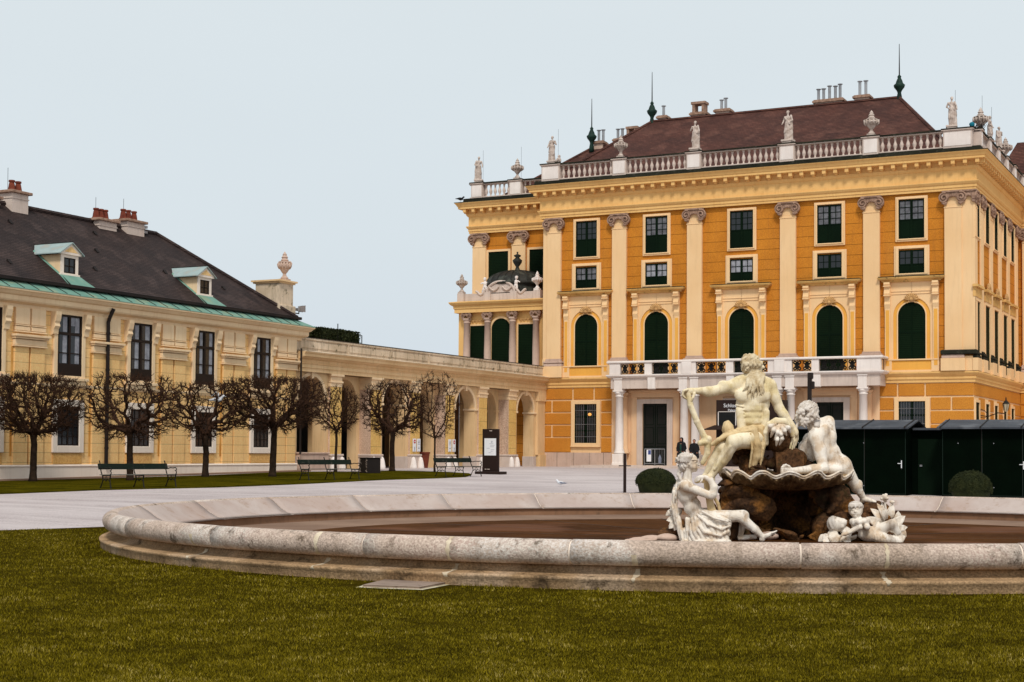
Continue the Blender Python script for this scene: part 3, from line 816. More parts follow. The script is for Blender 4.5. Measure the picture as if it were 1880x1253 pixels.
# windows of the front
w1 = sash_window(14.3, 16.6, .75, .94, 14.14, 16.8, 3, 15.42); put(w1, palace, WC[0], Y0)
w2 = sash_window(12.25, 13.62, .75, 1.03, 11.98 + .09, 13.88, 2, 12.78, 'square_window'); put(w2, palace, WC[0], Y0)
w3 = arched_window(6.5); put(w3, palace, WC[0], Y0)
for x in WC[1:]:
    for w_ in (w1, w2, w3):
        c_ = copy_tree(w_, palace); c_.location = (x, Y0, 0)
for x in (WC[0], WC[4]):
    mb = MB(); mb.box(-1.15, 1.15, -.12, 0, 6.5, 7.1); mb.build('window_apron', 'panel', palace, loc=(x, Y0, 0))
    mb = MB(); mb.box(-1.6, 1.6, -.2, 0, 7.12, 7.2); mb.box(-1.6, -1.15, -.17, 0, 6.46, 7.12); mb.box(1.15, 1.6, -.17, 0, 6.46, 7.12); mb.box(-1.15, 1.15, -.17, 0, 6.44, 6.55)
    mb.build('window_sill', 'cream', palace, loc=(x, Y0, 0))
def ground_window(lit=False):
    mb = MB(); frame4(mb, 1.03, 1.95, 4.95, .26, .24, -.13, 0); mb.box(-1.06, 1.06, -.16, 0, 1.93, 2.0)
    g = mb.build('ground_window', 'cream', bev=.015)
    mb = MB(); mb.box(-.77, .77, -.03, -.01, 2.19, 4.71); mb.build('pane', 'glass', g)
    mb = MB(); frame4(mb, .77, 2.19, 4.71, .05, .05, -.07, -.03); mb.box(-.05, .05, -.07, -.03, 2.19, 4.71)
    for z in (3.0, 3.9): mb.box(-.77, .77, -.07, -.03, z - .04, z + .04)
    mb.build('casement', 'darkgreen', g)
    mb = MB()                                               # wrought grille
    for i in range(1, 10):
        x = -.77 + 1.54 * i / 10
        if i != 5: mb.tube([(x, -.085, 2.19), (x, -.085, 4.71)], .008, 4)
    for z in (2.6, 3.4, 4.3): mb.tube([(-.77, -.085, z), (.77, -.085, z)], .01, 4)
    mb.build('grille', 'steel', g)
    return g
rnd = random.Random(12)
for o in [o for o in col.objects if o.name.startswith('pane') and o.parent and o.parent.name.startswith(('window', 'square_window'))]:
    o.material_slots[0].link = 'OBJECT'; o.material_slots[0].material = M[rnd.choice(('curtain', 'curtain', 'curtain2', 'glass'))]
g0 = ground_window(); put(g0, palace, WC[0], Y0)
mb = MB(); mb.lathe([(.01, 3.95), (.09, 3.96), (.13, 4.05), (.08, 4.12), (.01, 4.14)], .28, -.055, 8); mb.build('lamp_behind_glass', 'lit', g0)  # emissive blob in the pane, giving this window a warm glow
g1 = copy_tree(g0, palace); g1.location = (WC[4], Y0, 0)
for k in kids(g1):
    if k.name.startswith('lamp'): bpy.data.objects.remove(k)

# portals under the balcony
def portal(x, z1=4.7, w_=.83):
    mb = MB(); mb.box(-w_ - .37, -w_, -.16, 0, .75, z1 + .28); mb.box(w_, w_ + .37, -.16, 0, .75, z1 + .28); mb.box(-w_, w_, -.16, 0, z1, z1 + .28)
    mb.box(-w_ - .8, -w_ - .37, -.1, 0, .75, 5.1); mb.box(w_ + .37, w_ + .8, -.1, 0, .75, 5.1); mb.box(-w_ - .8, w_ + .8, -.13, 0, 5.1, 5.42); mb.box(-w_ - .95, w_ + .95, -.2, 0, 5.42, 5.56)
    d = mb.build('portal', 'portalwall', palace, loc=(x, Y0 - .05, 0), bev=.01)
    mb = MB(); mb.box(-w_ - .38, -w_, -.19, -.16, .75, z1 + .28); mb.box(w_, w_ + .38, -.19, -.16, .75, z1 + .28); mb.box(-w_, w_, -.19, -.16, z1, z1 + .29); mb.build('door_frame', 'palestone', d)
    mb = MB(); mb.box(-w_, w_, -.04, -.0, .75, z1); dd = mb.build('door', 'black', d)
    mb = MB(); mb.box(-.02, .02, -.06, -.04, .8, z1)
    for s_ in (-1, 1):
        for (a, b) in ((.95, 2.0), (2.15, 3.2), (3.35, z1 - .15)):
            x0_, x1_ = sorted((s_ * .12, s_ * (w_ - .12)))
            mb.box(x0_, x1_, -.055, -.04, a, a + .03); mb.box(x0_, x1_, -.055, -.04, b - .03, b); mb.box(x0_, x0_ + .03, -.055, -.04, a, b); mb.box(x1_ - .03, x1_, -.055, -.04, a, b)
    mb.build('door_panel', 'darkgreen', dd)
portal(-35.33); portal(-29.6); portal(-24.1)
mb = MB(); mb.box(-37.3 + .05, -36.95, -.06, -.03, 2.35, 2.85); mb.build('wall_plaque', 'rosestone', palace, loc=(0.25, Y0 - .05, 0))

# balcony on columns
YB = 88.9
mb = MB()
mb.sweep([(-.3, 6.3), (.0, 6.3), (.08, 6.34), (.16, 6.42), (.16, 6.5), (-.3, 6.5)], [(-37.95, Y0), (-37.95, YB), (-20.7, YB), (-20.7, Y0)])
mb.box(-37.95, -20.7, YB, Y0 - .05, 6.31, 6.49)
balc = mb.build('balcony', 'whitestone', palace)
mb = MB()
mb.box(-37.85, -20.8, YB + .05, YB + .5, 5.62, 6.3); mb.box(-37.85, -37.3, YB + .5, Y0 - .05, 5.62, 6.3); mb.box(-21.4, -20.8, YB + .5, Y0 - .05, 5.62, 6.3)
mb.build('architrave', 'palestone', balc)
mb = MB()
posts = [(-37.9, -37.17), (-35.52, -35.04), (-33.3, -32.13), (-30.2, -29.72), (-27.55, -26.07), (-24.86, -24.42), (-22.16, -20.75)]
for a, b in posts:
    mb = MB(); mb.box(a, b, YB - .08, YB + .26, 6.5, 7.22)
    if b - a > .8 and -34 < a < -26: mb.box((a + b) / 2 - .32, (a + b) / 2 + .32, YB - .16, YB, 6.5, 7.22)
    mb.build('railing_post', 'whitestone', balc, bev=.015)
mb = MB(); mb.sweep([(-.3, 7.22), (.14, 7.22), (.16, 7.26), (.16, 7.32), (.1, 7.36), (-.3, 7.36)], [(-37.9, Y0), (-37.9, YB), (-20.75, YB), (-20.75, Y0)]); mb.build('handrail', 'whitestone', balc)
def scroll(mb, x0, x1, z0, z1, y):
    n = max(1, round((x1 - x0) / .62)); wv = (x1 - x0) / n; hh = (z1 - z0)
    for i in range(n):
        cx_ = x0 + wv * (i + .5); cz = (z0 + z1) / 2
        for sx in (-1, 1):
            for sz in (-1, 1):
                c = (cx_ + sx * wv * .25, cz + sz * hh * .25)
                sp = [(c[0] + sx * wv * .2 * (1 - q / 16) * math.cos(R(q * 34 + 90)), y, c[1] - sz * hh * .2 * (1 - q / 16) * math.sin(R(q * 34 + 90))) for q in range(14)]
                mb.tube(sp, .042, 4)
        mb.tube([(cx_, y, z0), (cx_, y, z1)], .03, 4)
        mb.tube([(cx_ + .07 * math.cos(R(a)), y, cz + .07 * math.sin(R(a))) for a in range(0, 361, 45)], .04, 4)
        mb.tube([(cx_ - wv / 2, y, z0), (cx_ - wv / 2, y, z1)], .014, 4)
    mb.box(x0, x1, y - .02, y + .02, z0 - .0, z0 + .03); mb.box(x0, x1, y - .02, y + .02, z1 - .03, z1)
for (a, b), (c_, d_) in zip(posts[:-1], posts[1:]):
    mb = MB(); scroll(mb, b, c_, 6.53, 7.2, YB + .08); mb.build('iron_railing', 'iron', balc)
def column(x, y, r_, z0, z1, parent, m='whitestone', name='column'):
    mb = MB(); mb.lathe([(r_ * 1.05, z0 + .0), (r_ * 1.35, z0 + .02), (r_ * 1.38, z0 + .12), (r_ * 1.15, z0 + .16), (r_ * 1.22, z0 + .22), (r_, z0 + .3), (r_, z0 + (z1 - z0) * .4), (r_ * .87, z1 - .32), (r_ * 1.0, z1 - .3), (r_ * 1.0, z1 - .25), (r_ * .88, z1 - .23), (r_ * .9, z1 - .16), (r_ * 1.22, z1 - .08), (r_ * 1.25, z1)], x, y, 20)
    c = mb.build(name, m, parent, smooth=False)
    for p in c.data.polygons: p.use_smooth = len(p.vertices) == 4
    return c
for x in (-37.35, -33.0, -32.27, -27.0, -26.22, -21.85):
    c_ = column(x, YB + .3, .26, 1.5, 5.42, balc)
    mb = MB(); mb.box(x - .36, x + .36, YB - .06, YB + .66, .7, 1.5); mb.box(x - .38, x + .38, YB - .08, YB + .68, .7, .95); mb.build('column_base', 'whitestone', c_, bev=.02)
    mb = MB(); mb.box(x - .33, x + .33, YB - .03, YB + .63, 5.42, 5.52); mb.box(x - .27, x + .27, YB + .0, YB + .55, 5.52, 6.3); mb.box(x - .31, x + .31, YB - .05, YB + .55, 6.2, 6.28); mb.build('column_block', 'whitestone', c_, bev=.015)
for x in (-35.05, -29.9, -24.55):
    mb = MB(); mb.prismx([(YB + .05, 6.3), (YB + .05, 5.55), (YB - .1, 5.6), (YB - .12, 6.3)], x - .24, x + .24); mb.build('bracket', 'whitestone', balc)
for x in (-37.4, -33.1, -27.1, -21.8):
    column(x, Y0 - .2, .24, 1.5, 5.42, palace, 'portalwall', 'engaged_column')

# balustrade on the roof
def baluster_obj():
    mb = MB(); mb.lathe([(.10, 19.46), (.10, 19.52), (.06, 19.56), (.05, 19.62), (.115, 19.78), (.12, 19.88), (.075, 20.02), (.055, 20.1), (.07, 20.14), (.055, 20.18), (.085, 20.26), (.1, 20.3), (.1, 20.36)], 0, 0, 8)
    return mb.build('baluster', 'palestone', None, smooth=True)
bal0 = None
def balustrade(u0, u1, peds, loc, rz, n_per=.36):
    """peds: list of pedestal (a, b) in local u; balusters fill the gaps"""
    global bal0
    mb = MB(); mb.box(u0, u1, -.2, .2, 19.37, 19.5)
    b = mb.build('balustrade', 'palestone', palace, loc=loc, rz=rz)
    mb = MB(); mb.box(u0, u1, -.2, .2, 20.34, 20.42)
    for a, c_ in peds: mb.box(a - .08, c_ + .08, -.36, .36, 20.4, 20.46)
    mb.build('coping', 'palestone', b)
    mb = MB(); mb.box(u0 - .03, u1 + .03, -.26, .26, 20.4, 20.5)
    for a, c_ in peds: mb.box(a - .1, c_ + .1, -.38, .38, 20.46, 20.53)
    mb.build('coping_crust', 'darkmoss', b)
    for a, c_ in peds:
        mb = MB(); mb.box(a, c_, -.28, .28, 19.37, 20.4); mb.build('pedestal', 'palestone', b, bev=.015)
        mb = MB(); mb.box(a + .08, c_ - .08, -.3, -.28, 19.5, 20.3); mb.build('pedestal_face', 'whitestone', b)
    for (a, c_), (d_, e_) in zip(peds[:-1], peds[1:]):
        n = max(1, int(round((d_ - c_) / n_per)))
        if d_ - c_ < .5: continue
        for i in range(n):
            u = c_ + (d_ - c_) * (i + .5) / n
            if bal0 is None: o = bal0 = baluster_obj()
            else: o = bal0.copy(); col.objects.link(o)
            o.parent = b; o.location = (u, 0, 0)
    return b
balustrade(-43.3, -15.66, [(-43.25, -41.95), (-38.2, -37.25), (-33.15, -32.2), (-27.15, -26.2), (-22.05, -21.1), (-17.35, -15.7)], (0, 90.12, 0), 0)
balustrade(-50.9, -43.4, [(-50.75, -49.85), (-47.75, -46.8), (-43.8, -43.42)], (0, 94.3, 0), 0)
balustrade(90.4, 107.3, [(90.4, 90.9), (93.2, 94.0), (96.4, 97.2), (99.6, 100.4), (102.8, 103.6), (106.4, 107.3)], (-15.55, 0, 0), R(90), .45)
balustrade(-15.1, 5, [(-15.1, -13.9), (-9, -8), (4, 5)], (0, 107.3, 0), 0)

# roof
def hip(mb, x0, x1, y0, y1, z0, rx0, rx1, ry, z1):
    mb.poly([(x0, y0, z0), (x1, y0, z0), (x1, y1, z0), (x0, y1, z0), (rx0, ry, z1), (rx1, ry, z1)], [(0, 1, 5, 4), (1, 2, 5), (2, 3, 4, 5), (3, 0, 4)])
mb = MB(); hip(mb, -44.2, -16.9, 91.3, 108.7, 19.35, -39.5, -22.1, 100, 24.97); hip(mb, -49.6, -38, 95.3, 106.5, 19.3, -44.4, -39, 100.9, 23.75)
hip(mb, -18.2, 12, 108.3, 119, 19.35, -16.6, 10, 113, 23.95)
roof = mb.build('roof', 'tile_brown', palace, recalc=True)
mb = MB(); mb.tube([(-39.6, 100, 25.0), (-22.0, 100, 25.0)], .12, 6)
for a, b in (((-22.1, 100, 25), (-16.9, 91.3, 19.4)), ((-39.5, 100, 25), (-44.2, 91.3, 19.4)), ((-44.4, 100.9, 23.75), (-49.6, 95.3, 19.35)), ((-44.4, 100.9, 23.77), (-39.5, 100.9, 23.77))):
    mb.tube([a, b], .11, 6)
mb.build('ridge_tiles', 'tile_brown', roof)
def finial(x, y, z, h_):
    mb = MB(); mb.lathe([(.2, z - .3), (.17, z + .1), (.12, z + .35), (.17, z + .5), (.34, z + .72), (.38, z + .86), (.25, z + .98), (.2, z + 1.15), (.1, z + 1.35), (.14, z + 1.42), (.05, z + 1.55), (.02, z + 1.7)], x, y, 10)
    f = mb.build('roof_finial', 'finialcopper', roof, smooth=True)
    mb = MB(); mb.tube([(x, y, z + 1.6), (x, y, z + h_)], [.045, .02], 5); mb.build('lightning_rod', 'iron', f)
M['finialcopper'] = mat('dark_green_copper', (.018, .045, .033), (.009, .022, .017), sc=3, rough=.5)
finial(-39.48, 100, 24.9, 3.65); finial(-22.1, 100, 24.95, 3.6); finial(-44.31, 100.4, 23.6, 3.6)
def chimney(x, y, z, w_, h_, pipes, m='rosestone', arch=False):
    mb = MB(); mb.box(x - w_ / 2, x + w_ / 2, y - .35, y + .35, z - 1.2, z + h_); 
    c = mb.build('chimney', m, roof)
    mb = MB(); mb.box(x - w_ / 2 - .12, x + w_ / 2 + .12, y - .47, y + .47, z + h_, z + h_ + .13); mb.box(x - w_ / 2 - .05, x + w_ / 2 + .05, y - .4, y + .4, z + h_ + .13, z + h_ + .2)
    if arch:
        for s_ in (-1, 1): mb.box(x + s_ * w_ * .33 - .1, x + s_ * w_ * .33 + .1, y - .35, y + .35, z + h_ + .2, z + h_ + .75)
        mb.box(x - w_ / 2, x + w_ / 2, y - .4, y + .4, z + h_ + .75, z + h_ + .92)
    mb.build('chimney_cap', 'capstone', c)
    for dx, hh in pipes:
        mb = MB(); mb.lathe([(.1, z + h_ + .1), (.1, z + h_ + hh), (.17, z + h_ + hh + .01), (.17, z + h_ + hh + .05)], x + dx, y, 10); mb.build('flue_pipe', 'steel', c)
chimney(-26.85, 100.4, 25.0, 1.9, .2, [(-.75, .95), (-.4, .95), (0, 1.1), (.4, 1.05), (.72, 1.15)])
chimney(-24.6, 100.4, 25.0, .95, .25, [(-.2, 1.15), (.2, 1.15)])
chimney(-34.3, 100.4, 24.95, 1.0, .3, [(-.15, .85), (.15, .95)])
chimney(-36.05, 100.4, 24.95, 1.05, .25, [], arch=True)
chimney(-38.75, 100.4, 24.9, .6, .3, [(0, .9)])
chimney(-41.3, 101, 23.8, .9, .25, [], arch=True)
chimney(-42.3, 101, 23.7, .7, .3, [(-.2, .9), (.15, .9)])
chimney(-43.9, 101, 23.7, .7, .25, [(-.1, 1.0), (.25, 1.0)])

# side of the block, seen at a sharp angle
side_w = [onX(q, 560, XR)[1] for q in (1791.8, 1810, 1826, 1842.5, 1856.3)]
sl = (XR, 0, 0); r90 = R(90)
for i, y in enumerate(side_w):
    c_ = copy_tree(w1, palace); c_.location = (XR, y, 0); c_.rotation_euler = (0, 0, r90)
sw0 = None
for i, y in enumerate(side_w):
    if sw0 is None:
        mb = MB(); frame4(mb, 1.0, 6.5, 10.75, .2, .2, -.12, 0); sw0 = mb.build('tall_window', 'cream', palace)
        mb = MB(); mb.box(-.8, .8, -.05, 0, 6.6, 10.5); mb.build('shutter', 'louvre', sw0)
        mb = MB(); mb.box(-1.2, 1.2, -.3, 0, 11.3, 11.45); mb.box(-1.05, 1.05, -.15, 0, 10.75, 11.3); mb.build('hood', 'mossy', sw0)
        o = sw0
    else: o = copy_tree(sw0, palace)
    o.location = (XR, y + .1, 0); o.rotation_euler = (0, 0, r90)
    if 0 < i < 4: cartouche(11.4, o, 1.3)
pt = pilaster(.95, -.1)
for k_ in kids(pt):
    if k_.name.startswith('pilaster_base'): k_.data.materials[0] = M['darkmoss']
ys_p = [(side_w[i] + side_w[i + 1]) / 2 for i in range(4)] + [90.7, side_w[4] + 1.9]
for i, y in enumerate(ys_p):
    o = pt if i == 0 else copy_tree(pt)
    o.parent = palace; o.location = (XR, y, 0); o.rotation_euler = (0, 0, r90)
mb = MB(); blocks(mb, Y0, YR, {}, [(y - .75, y + .75, 2, 4.75) for y in side_w]); mb.build('rusticated_blocks', 'ochre_block', palace, loc=sl, rz=r90, bev=.02)
sg0 = None
for y in side_w:
    if sg0 is None:
        mb = MB(); frame4(mb, .78, 1.9, 4.8, .16, .16, -.1, 0); sg0 = mb.build('small_window', 'cream', palace)
        mb = MB(); mb.box(-.62, .62, -.04, 0, 2.0, 4.65); mb.build('shutter', 'darkgreen', sg0); o = sg0
    else: o = copy_tree(sg0, palace)
    o.location = (XR, y, 0); o.rotation_euler = (0, 0, r90)
# plain strip where the next wing starts
mb = MB(); mb.box(XR + .3, 6, -.06, 0, 6.5, 16.9); mb.build('next_wing_face', 'butter', palace, loc=(0, YR, 0))
o = copy_tree(p0, palace); o.location = (-15.0, YR - .05, 0)
mb = MB(); blocks(mb, XR + .1, 5, {}, []); mb.build('rusticated_blocks', 'ochre_block', palace, loc=(0, YR, 0))

# recessed part on the left
p3 = pilaster(1.05, -.22)
for i, x in enumerate((-50.22, -47.13)):
    o = p3 if i == 0 else copy_tree(p3)
    o.parent = palace; o.location = (x, 94.5, 0)
def shutter_window(w_, z0, z1):
    mb = MB(); frame4(mb, w_ + .17, z0 - .15, z1 + .15, .17, .15, -.12, 0); o = mb.build('shuttered_window', 'cream', palace)
    mb = MB(); mb.box(-w_, w_, -.05, 0, z0, z1); mb.build('shutter', 'louvre', o)
    return o
o = shutter_window(.78, 13.2, 15.6); o.location = (-48.75, 94.5, 0)
c_ = copy_tree(o, palace); c_.location = (-45.55, 94.5, 0)

# garden loggia with dome on the gallery terrace
lg = MB(); lg.box(-50.3, -43.9, 91.55, 94.6, 6.3, 11.1)
log = lg.build('loggia', 'butter', palace)
mb = MB(); mb.sweep([(.0, 11.05), (.12, 11.05), (.12, 11.3), (.18, 11.34), (.18, 11.5), (.34, 11.6), (.42, 11.72), (.42, 11.78), (0, 11.85)], [(-50.3, 94.5), (-50.3, 91.25), (-43.75, 91.25), (-43.75, 92)])
mb.box(-50.3, -43.9, 91.25, 94.5, 11.04, 11.8)
mb.build('cornice', 'butter', log)
mb = MB(); mb.box(-50.2, -44, 91.3, 91.6, 11.85, 12.35)
for x in (-50.0, -47.0 - .95, -46.0 + .05, -44.2): mb.box(x - .25, x + .25, 91.2, 91.65, 11.8, 12.4)
# curved crest with swags
arc_ = [(-46.95 + 1.05 * math.cos(R(a)), 12.3 + .75 * math.sin(R(a))) for a in range(0, 181, 15)]
mb.prism(arc_, 91.3, 91.55)
mb.tube([(-46.95 + 1.05 * math.cos(R(a)), 91.28, 12.35 + .75 * math.sin(R(a))) for a in range(0, 181, 12)], .09, 6)
for s_ in (-1, 1):
    mb.tube([(-46.95 + s_ * (.15 + .7 * t), 91.24, 12.75 - .25 * math.sin(PI * t)) for t in [q / 8 for q in range(9)]], .07, 6)
    mb.tube([(-46.95 + s_ * (1.1 + .8 * t), 91.3, 12.45 + .15 * math.cos(PI * 2 * t) - .1 * t) for t in [q / 8 for q in range(9)]], .09, 6)
mb.build('attic_crest', 'palestone', log)
for x in (-49.55, -47.95, -46.05, -44.3):
    c_ = column(x, 91.35, .24, 6.9, 10.65, log, 'rosestone')
    o = ionic('capital', .5, 10.6, 11.06, c_, -.22); o.location = (x, 91.5, 0)
for x, w_, ar in ((-48.75, .62, 0), (-47.0, .72, 1), (-45.1, .6, 0)):
    mb = MB()
    if ar: arch_disc(mb, w_, 9.9, 6.9, -.04, 0)
    else: mb.box(-w_, w_, -.04, 0, 6.9, 10.15)
    o = mb.build('louvred_door', 'louvre', log, loc=(x, 91.55, 0))
    mb = MB()
    if ar: arch_ring(mb, w_, w_ + .14, 9.9, 6.9, -.1, 0)
    else: frame4(mb, w_ + .1, 6.8, 10.27, .1, .1, -.08, 0)
    mb.build('door_frame', 'cream', o)
mb = MB()
for x in (-48.75, -45.1):
    for q in range(5): mb.tube([(x - .5 + .25 * q, 91.5, 10.55), (x - .38 + .25 * q, 91.45, 10.45), (x - .25 + .25 * q, 91.5, 10.55)], .035, 5)
mb.build('relief', 'capstone_gold', log)
mb = MB(); prof = [(2.05, 11.85), (2.05, 12.9), (2.2, 12.95), (2.25, 13.05)] + [(2.15 * math.cos(R(a)), 13.08 + .95 * math.sin(R(a))) for a in range(6, 88, 8)]
mb.lathe(prof, -46.75, 93.4, 24)
for i in range(24):
    a = 2 * PI * i / 24
    mb.tube([(-46.75 + 2.17 * math.cos(R(q)) * math.cos(a), 93.4 + 2.17 * math.cos(R(q)) * math.sin(a), 13.09 + .96 * math.sin(R(q))) for q in range(6, 88, 16)], .03, 4)
M['domelead'] = mat('dark_lead', (.035, .035, .03), (.02, .02, .018), rough=.5, patch=((.09, .1, .08), 2, .5))
dome = mb.build('dome', 'domelead', log)
mb = MB(); mb.lathe([(.3, 13.95), (.18, 14.1), (.1, 14.3), (.3, 14.6), (.34, 14.75), (.12, 14.95), (.25, 15.05), (.25, 15.1), (.05, 15.2), (.06, 15.35)], -46.75, 93.4, 10); mb.build('finial', 'domelead', dome, smooth=True)
# ------------------------------------------------------------------ long yellow building on the left (local x = along the front, local -y = towards the court)
XW = -43.13
lb = thing('side_building', 'long pale yellow two storey building with dark tiled roof behind the bare trees', 'building', (XW, 0, 0), R(90))
U0, U1 = 28, 61.9
mb = MB(); mb.box(U0, U1, 0, 11.2, .1, 7.6); mb.build('wall', 'yellowwall', lb)
mb = MB(); mb.box(U0, U1 + .1, -.1, 0, .1, .97); mb.box(U0, U1 + .12, -.13, 0, .88, .95); mb.build('plinth', 'whiteplinth', lb, bev=.02)
cor = [(0, 6.98), (.08, 7.0), (.1, 7.12), (.3, 7.2), (.34, 7.26), (.34, 7.42), (.42, 7.46), (.5, 7.56), (.56, 7.6), (.56, 7.66), (0, 7.72)]
pth = [(U0, 0), (U1 + .3, 0), (U1 + .3, 11)]
mb = MB(); mb.sweep(cor, pth); mb.build('cornice', 'panelwhite', lb)
# copper strip, gutter, roof
mb = MB(); mb.sweep([(.58, 7.665), (.57, 7.69), (-.12, 8.04), (-.2, 8.04), (-.2, 7.6)], pth); cs = mb.build('copper_strip', 'copper', lb)
mb = MB()
for i in range(46):
    u = U0 + i * .76
    if u < U1 + .3: mb.tube([(u, -.57, 7.70), (u - .02, .1, 8.05)], .014, 4)
mb.build('seam', 'gutter', cs)
mb = MB(); mb.sweep([(.1, 8.0), (.17, 8.02), (.17, 8.14), (.06, 8.16), (.06, 8.05)], [(U0, 0), (U1 + .1, 0), (U1 + .1, 11)]); mb.build('gutter', 'gutter', lb)
RU, RY, RZ = 57.9, 5.45, 12.0
mb = MB()
e0, e1 = U1 + .05, 8.08
mb.poly([(U0, -.03, e1), (e0, -.03, e1), (e0, 10.9, e1), (U0, 10.9, e1), (U0, RY, RZ), (RU, RY, RZ)], [(0, 1, 5, 4), (1, 2, 5), (2, 3, 4, 5), (0, 4, 3)])
rf = mb.build('roof', 'tile_dark', lb)
mb = MB()
for i in range(76):
    u = U0 + .4 * i
    if u < RU: mb.tube([(u, RY, RZ + .03), (min(u + .42, RU), RY, RZ + .05)], [.13, .115], 6)
for i in range(22):
    a = Vector((RU, RY, RZ)).lerp(Vector((e0, -.03, e1)), i / 22); b = Vector((RU, RY, RZ)).lerp(Vector((e0, -.03, e1)), (i + 1.1) / 22)
    mb.tube([a + Vector((0, 0, .03)), b + Vector((0, 0, .05))], [.12, .1], 6)
mb.build('ridge_tiles', 'tile_dark', rf)
for u, t in ((44.0, .2), (47, .75), (52.5, .82), (54.6, .4), (49.3, .28), (58.2, .3), (45.5, .9), (51, .55)):
    mb = MB(); zz = e1 + (RZ - e1) * t
    mb.prismx([(RY * t, zz + .13), (RY * t - .16, zz - .06), (RY * t + .06, zz + .02)], u - .08, u + .08); mb.build('roof_hook', 'gutter', rf)
def dormer(u):
    y0, z0 = .75, 8.6
    zb = e1 + (RZ - e1) * (y0 / RY) - .05
    mb = MB(); mb.box(u - .47, u + .47, y0, y0 + 1.3, zb, 9.46)
    d = mb.build('dormer', 'panelwhite', rf)
    mb = MB()
    frame4(mb, .49, zb + .02, 9.46, .16, .12, -.05, 0); mb.box(-.56, .56, -.09, 0, zb, zb + .12)
    mb.prism([(-.6, 9.46), (.6, 9.46), (.6, 9.54), (0, 9.93), (-.6, 9.54)], -.12, 0)
    mb.build('front', 'whiteplinth', d, loc=(u, y0, 0))
    mb = MB(); mb.prism([(-.4, 9.56), (.4, 9.56), (0, 9.81)], -.125, -.12); mb.build('tympanum', 'yellowplain', d, loc=(u, y0, 0))
    mb = MB(); mb.box(-.32, .32, -.02, -.002, zb + .14, 9.35); mb.build('pane', 'glass', d, loc=(u, y0, 0))
    mb = MB(); frame4(mb, .32, zb + .14, 9.35, .05, .05, -.045, -.02); mb.box(-.02, .02, -.045, -.02, zb + .14, 9.35); mb.box(-.32, .32, -.045, -.02, 8.98, 9.02)
    mb.build('casement', 'brownwood', d, loc=(u, y0, 0))
    mb = MB()
    for s_ in (-1, 1):
        mb.poly([(s_ * .7, -.2, 9.5), (0, -.2, 9.98), (0, 2.1, 9.98), (s_ * .7, 1.5, 9.5), (s_ * .7, -.2, 9.46), (0, -.2, 9.94), (0, 2.1, 9.94), (s_ * .7, 1.5, 9.46)],
                [(0, 1, 2, 3), (4, 5, 6, 7), (0, 1, 5, 4), (0, 3, 7, 4)])
    mb.build('dormer_roof', 'coppergrey', d, loc=(u, y0, 0))
    mb = MB()
    for q in range(4): mb.tube([(.7, -.05 + q * .42, 9.52), (0, -.05 + q * .42 + .12, 10.0)], .014, 4)
    mb.tube([(0, -.2, 9.99), (0, 2.1, 9.99)], .025, 4)
    mb.build('seam', 'gutter', d, loc=(u, y0, 0))
    mb = MB()                                                 # copper apron and side flashing
    sl_ = (RZ - e1) / RY
    mb.poly([(-.5, -.02, zb + .1), (.5, -.02, zb + .1), (.85, -.85, zb - .82 * sl_ + .09), (-.62, -.85, zb - .82 * sl_ + .09)], [(0, 1, 2, 3)])
    for s_ in (-1, 1):
        mb.poly([(s_ * .49, -.02, zb + .1), (s_ * .49, 1.4, zb + 1.42 * sl_ + .1), (s_ * .62, 1.4, zb + 1.42 * sl_ + .03), (s_ * .62, -.1, zb - .1 * sl_ + .05)], [(0, 1, 2, 3)])
        mb.poly([(s_ * .49, -.02, zb + .1), (s_ * .62, -.1, zb - .1 * sl_ + .1), (s_ * .78, -.85, zb - .82 * sl_ + .08)], [(0, 1, 2)])
    mb.build('copper_apron', 'copper', d, loc=(u, y0, 0))
dormer(46.95); dormer(55.65); dormer(38.3)
def lchim(u, w_, pots, zt, cam_=False):
    mb = MB(); mb.box(u - w_ / 2, u + w_ / 2, RY - .45, RY + .45, 11.2, zt - .12); mb.box(u - w_ / 2 - .03, u + w_ / 2 + .03, RY - .48, RY + .48, zt - .35, zt - .3)
    c = mb.build('chimney', 'palestone', rf)
    mb = MB(); mb.box(u - w_ / 2 - .14, u + w_ / 2 + .14, RY - .58, RY + .58, zt - .12, zt); mb.build('chimney_cap', 'capstone', c, bev=.02)
    for dx in pots:
        mb = MB()
        mb.lathe([(.16, zt), (.2, zt + .05), (.16, zt + .1), (.12, zt + .34), (.10, zt + .4), (.14, zt + .43), (.13, zt + .5), (.05, zt + .51)], u + dx, RY, 8); mb.build('chimney_pot', 'brick_pot', c)
    mb = MB(); mb.tube([(u - w_ * .3, RY, zt), (u - w_ * .3, RY, zt + 1.0)], .012, 4); mb.build('rod', 'iron', c)
    if cam_:
        mb = MB()
        for q in range(3): mb.box(u + w_ / 2 + .1, u + w_ / 2 + .42, RY - .3, RY - .05, zt - .75 + .25 * q, zt - .63 + .25 * q)
        mb.tube([(u + w_ / 2, RY - .2, zt - .3), (u + w_ / 2 + .2, RY - .2, zt - .5)], .03, 4)
        mb.build('roof_cameras', 'steel', c)
lchim(48.5, .95, (-.05, .32), 12.62); lchim(54.0, 1.15, (-.32, 0, .3), 12.18); lchim(55.9, 1.2, (-.38, -.02, .38), 12.4, True); lchim(46.9, .8, (.1,), 11.9 + .3)

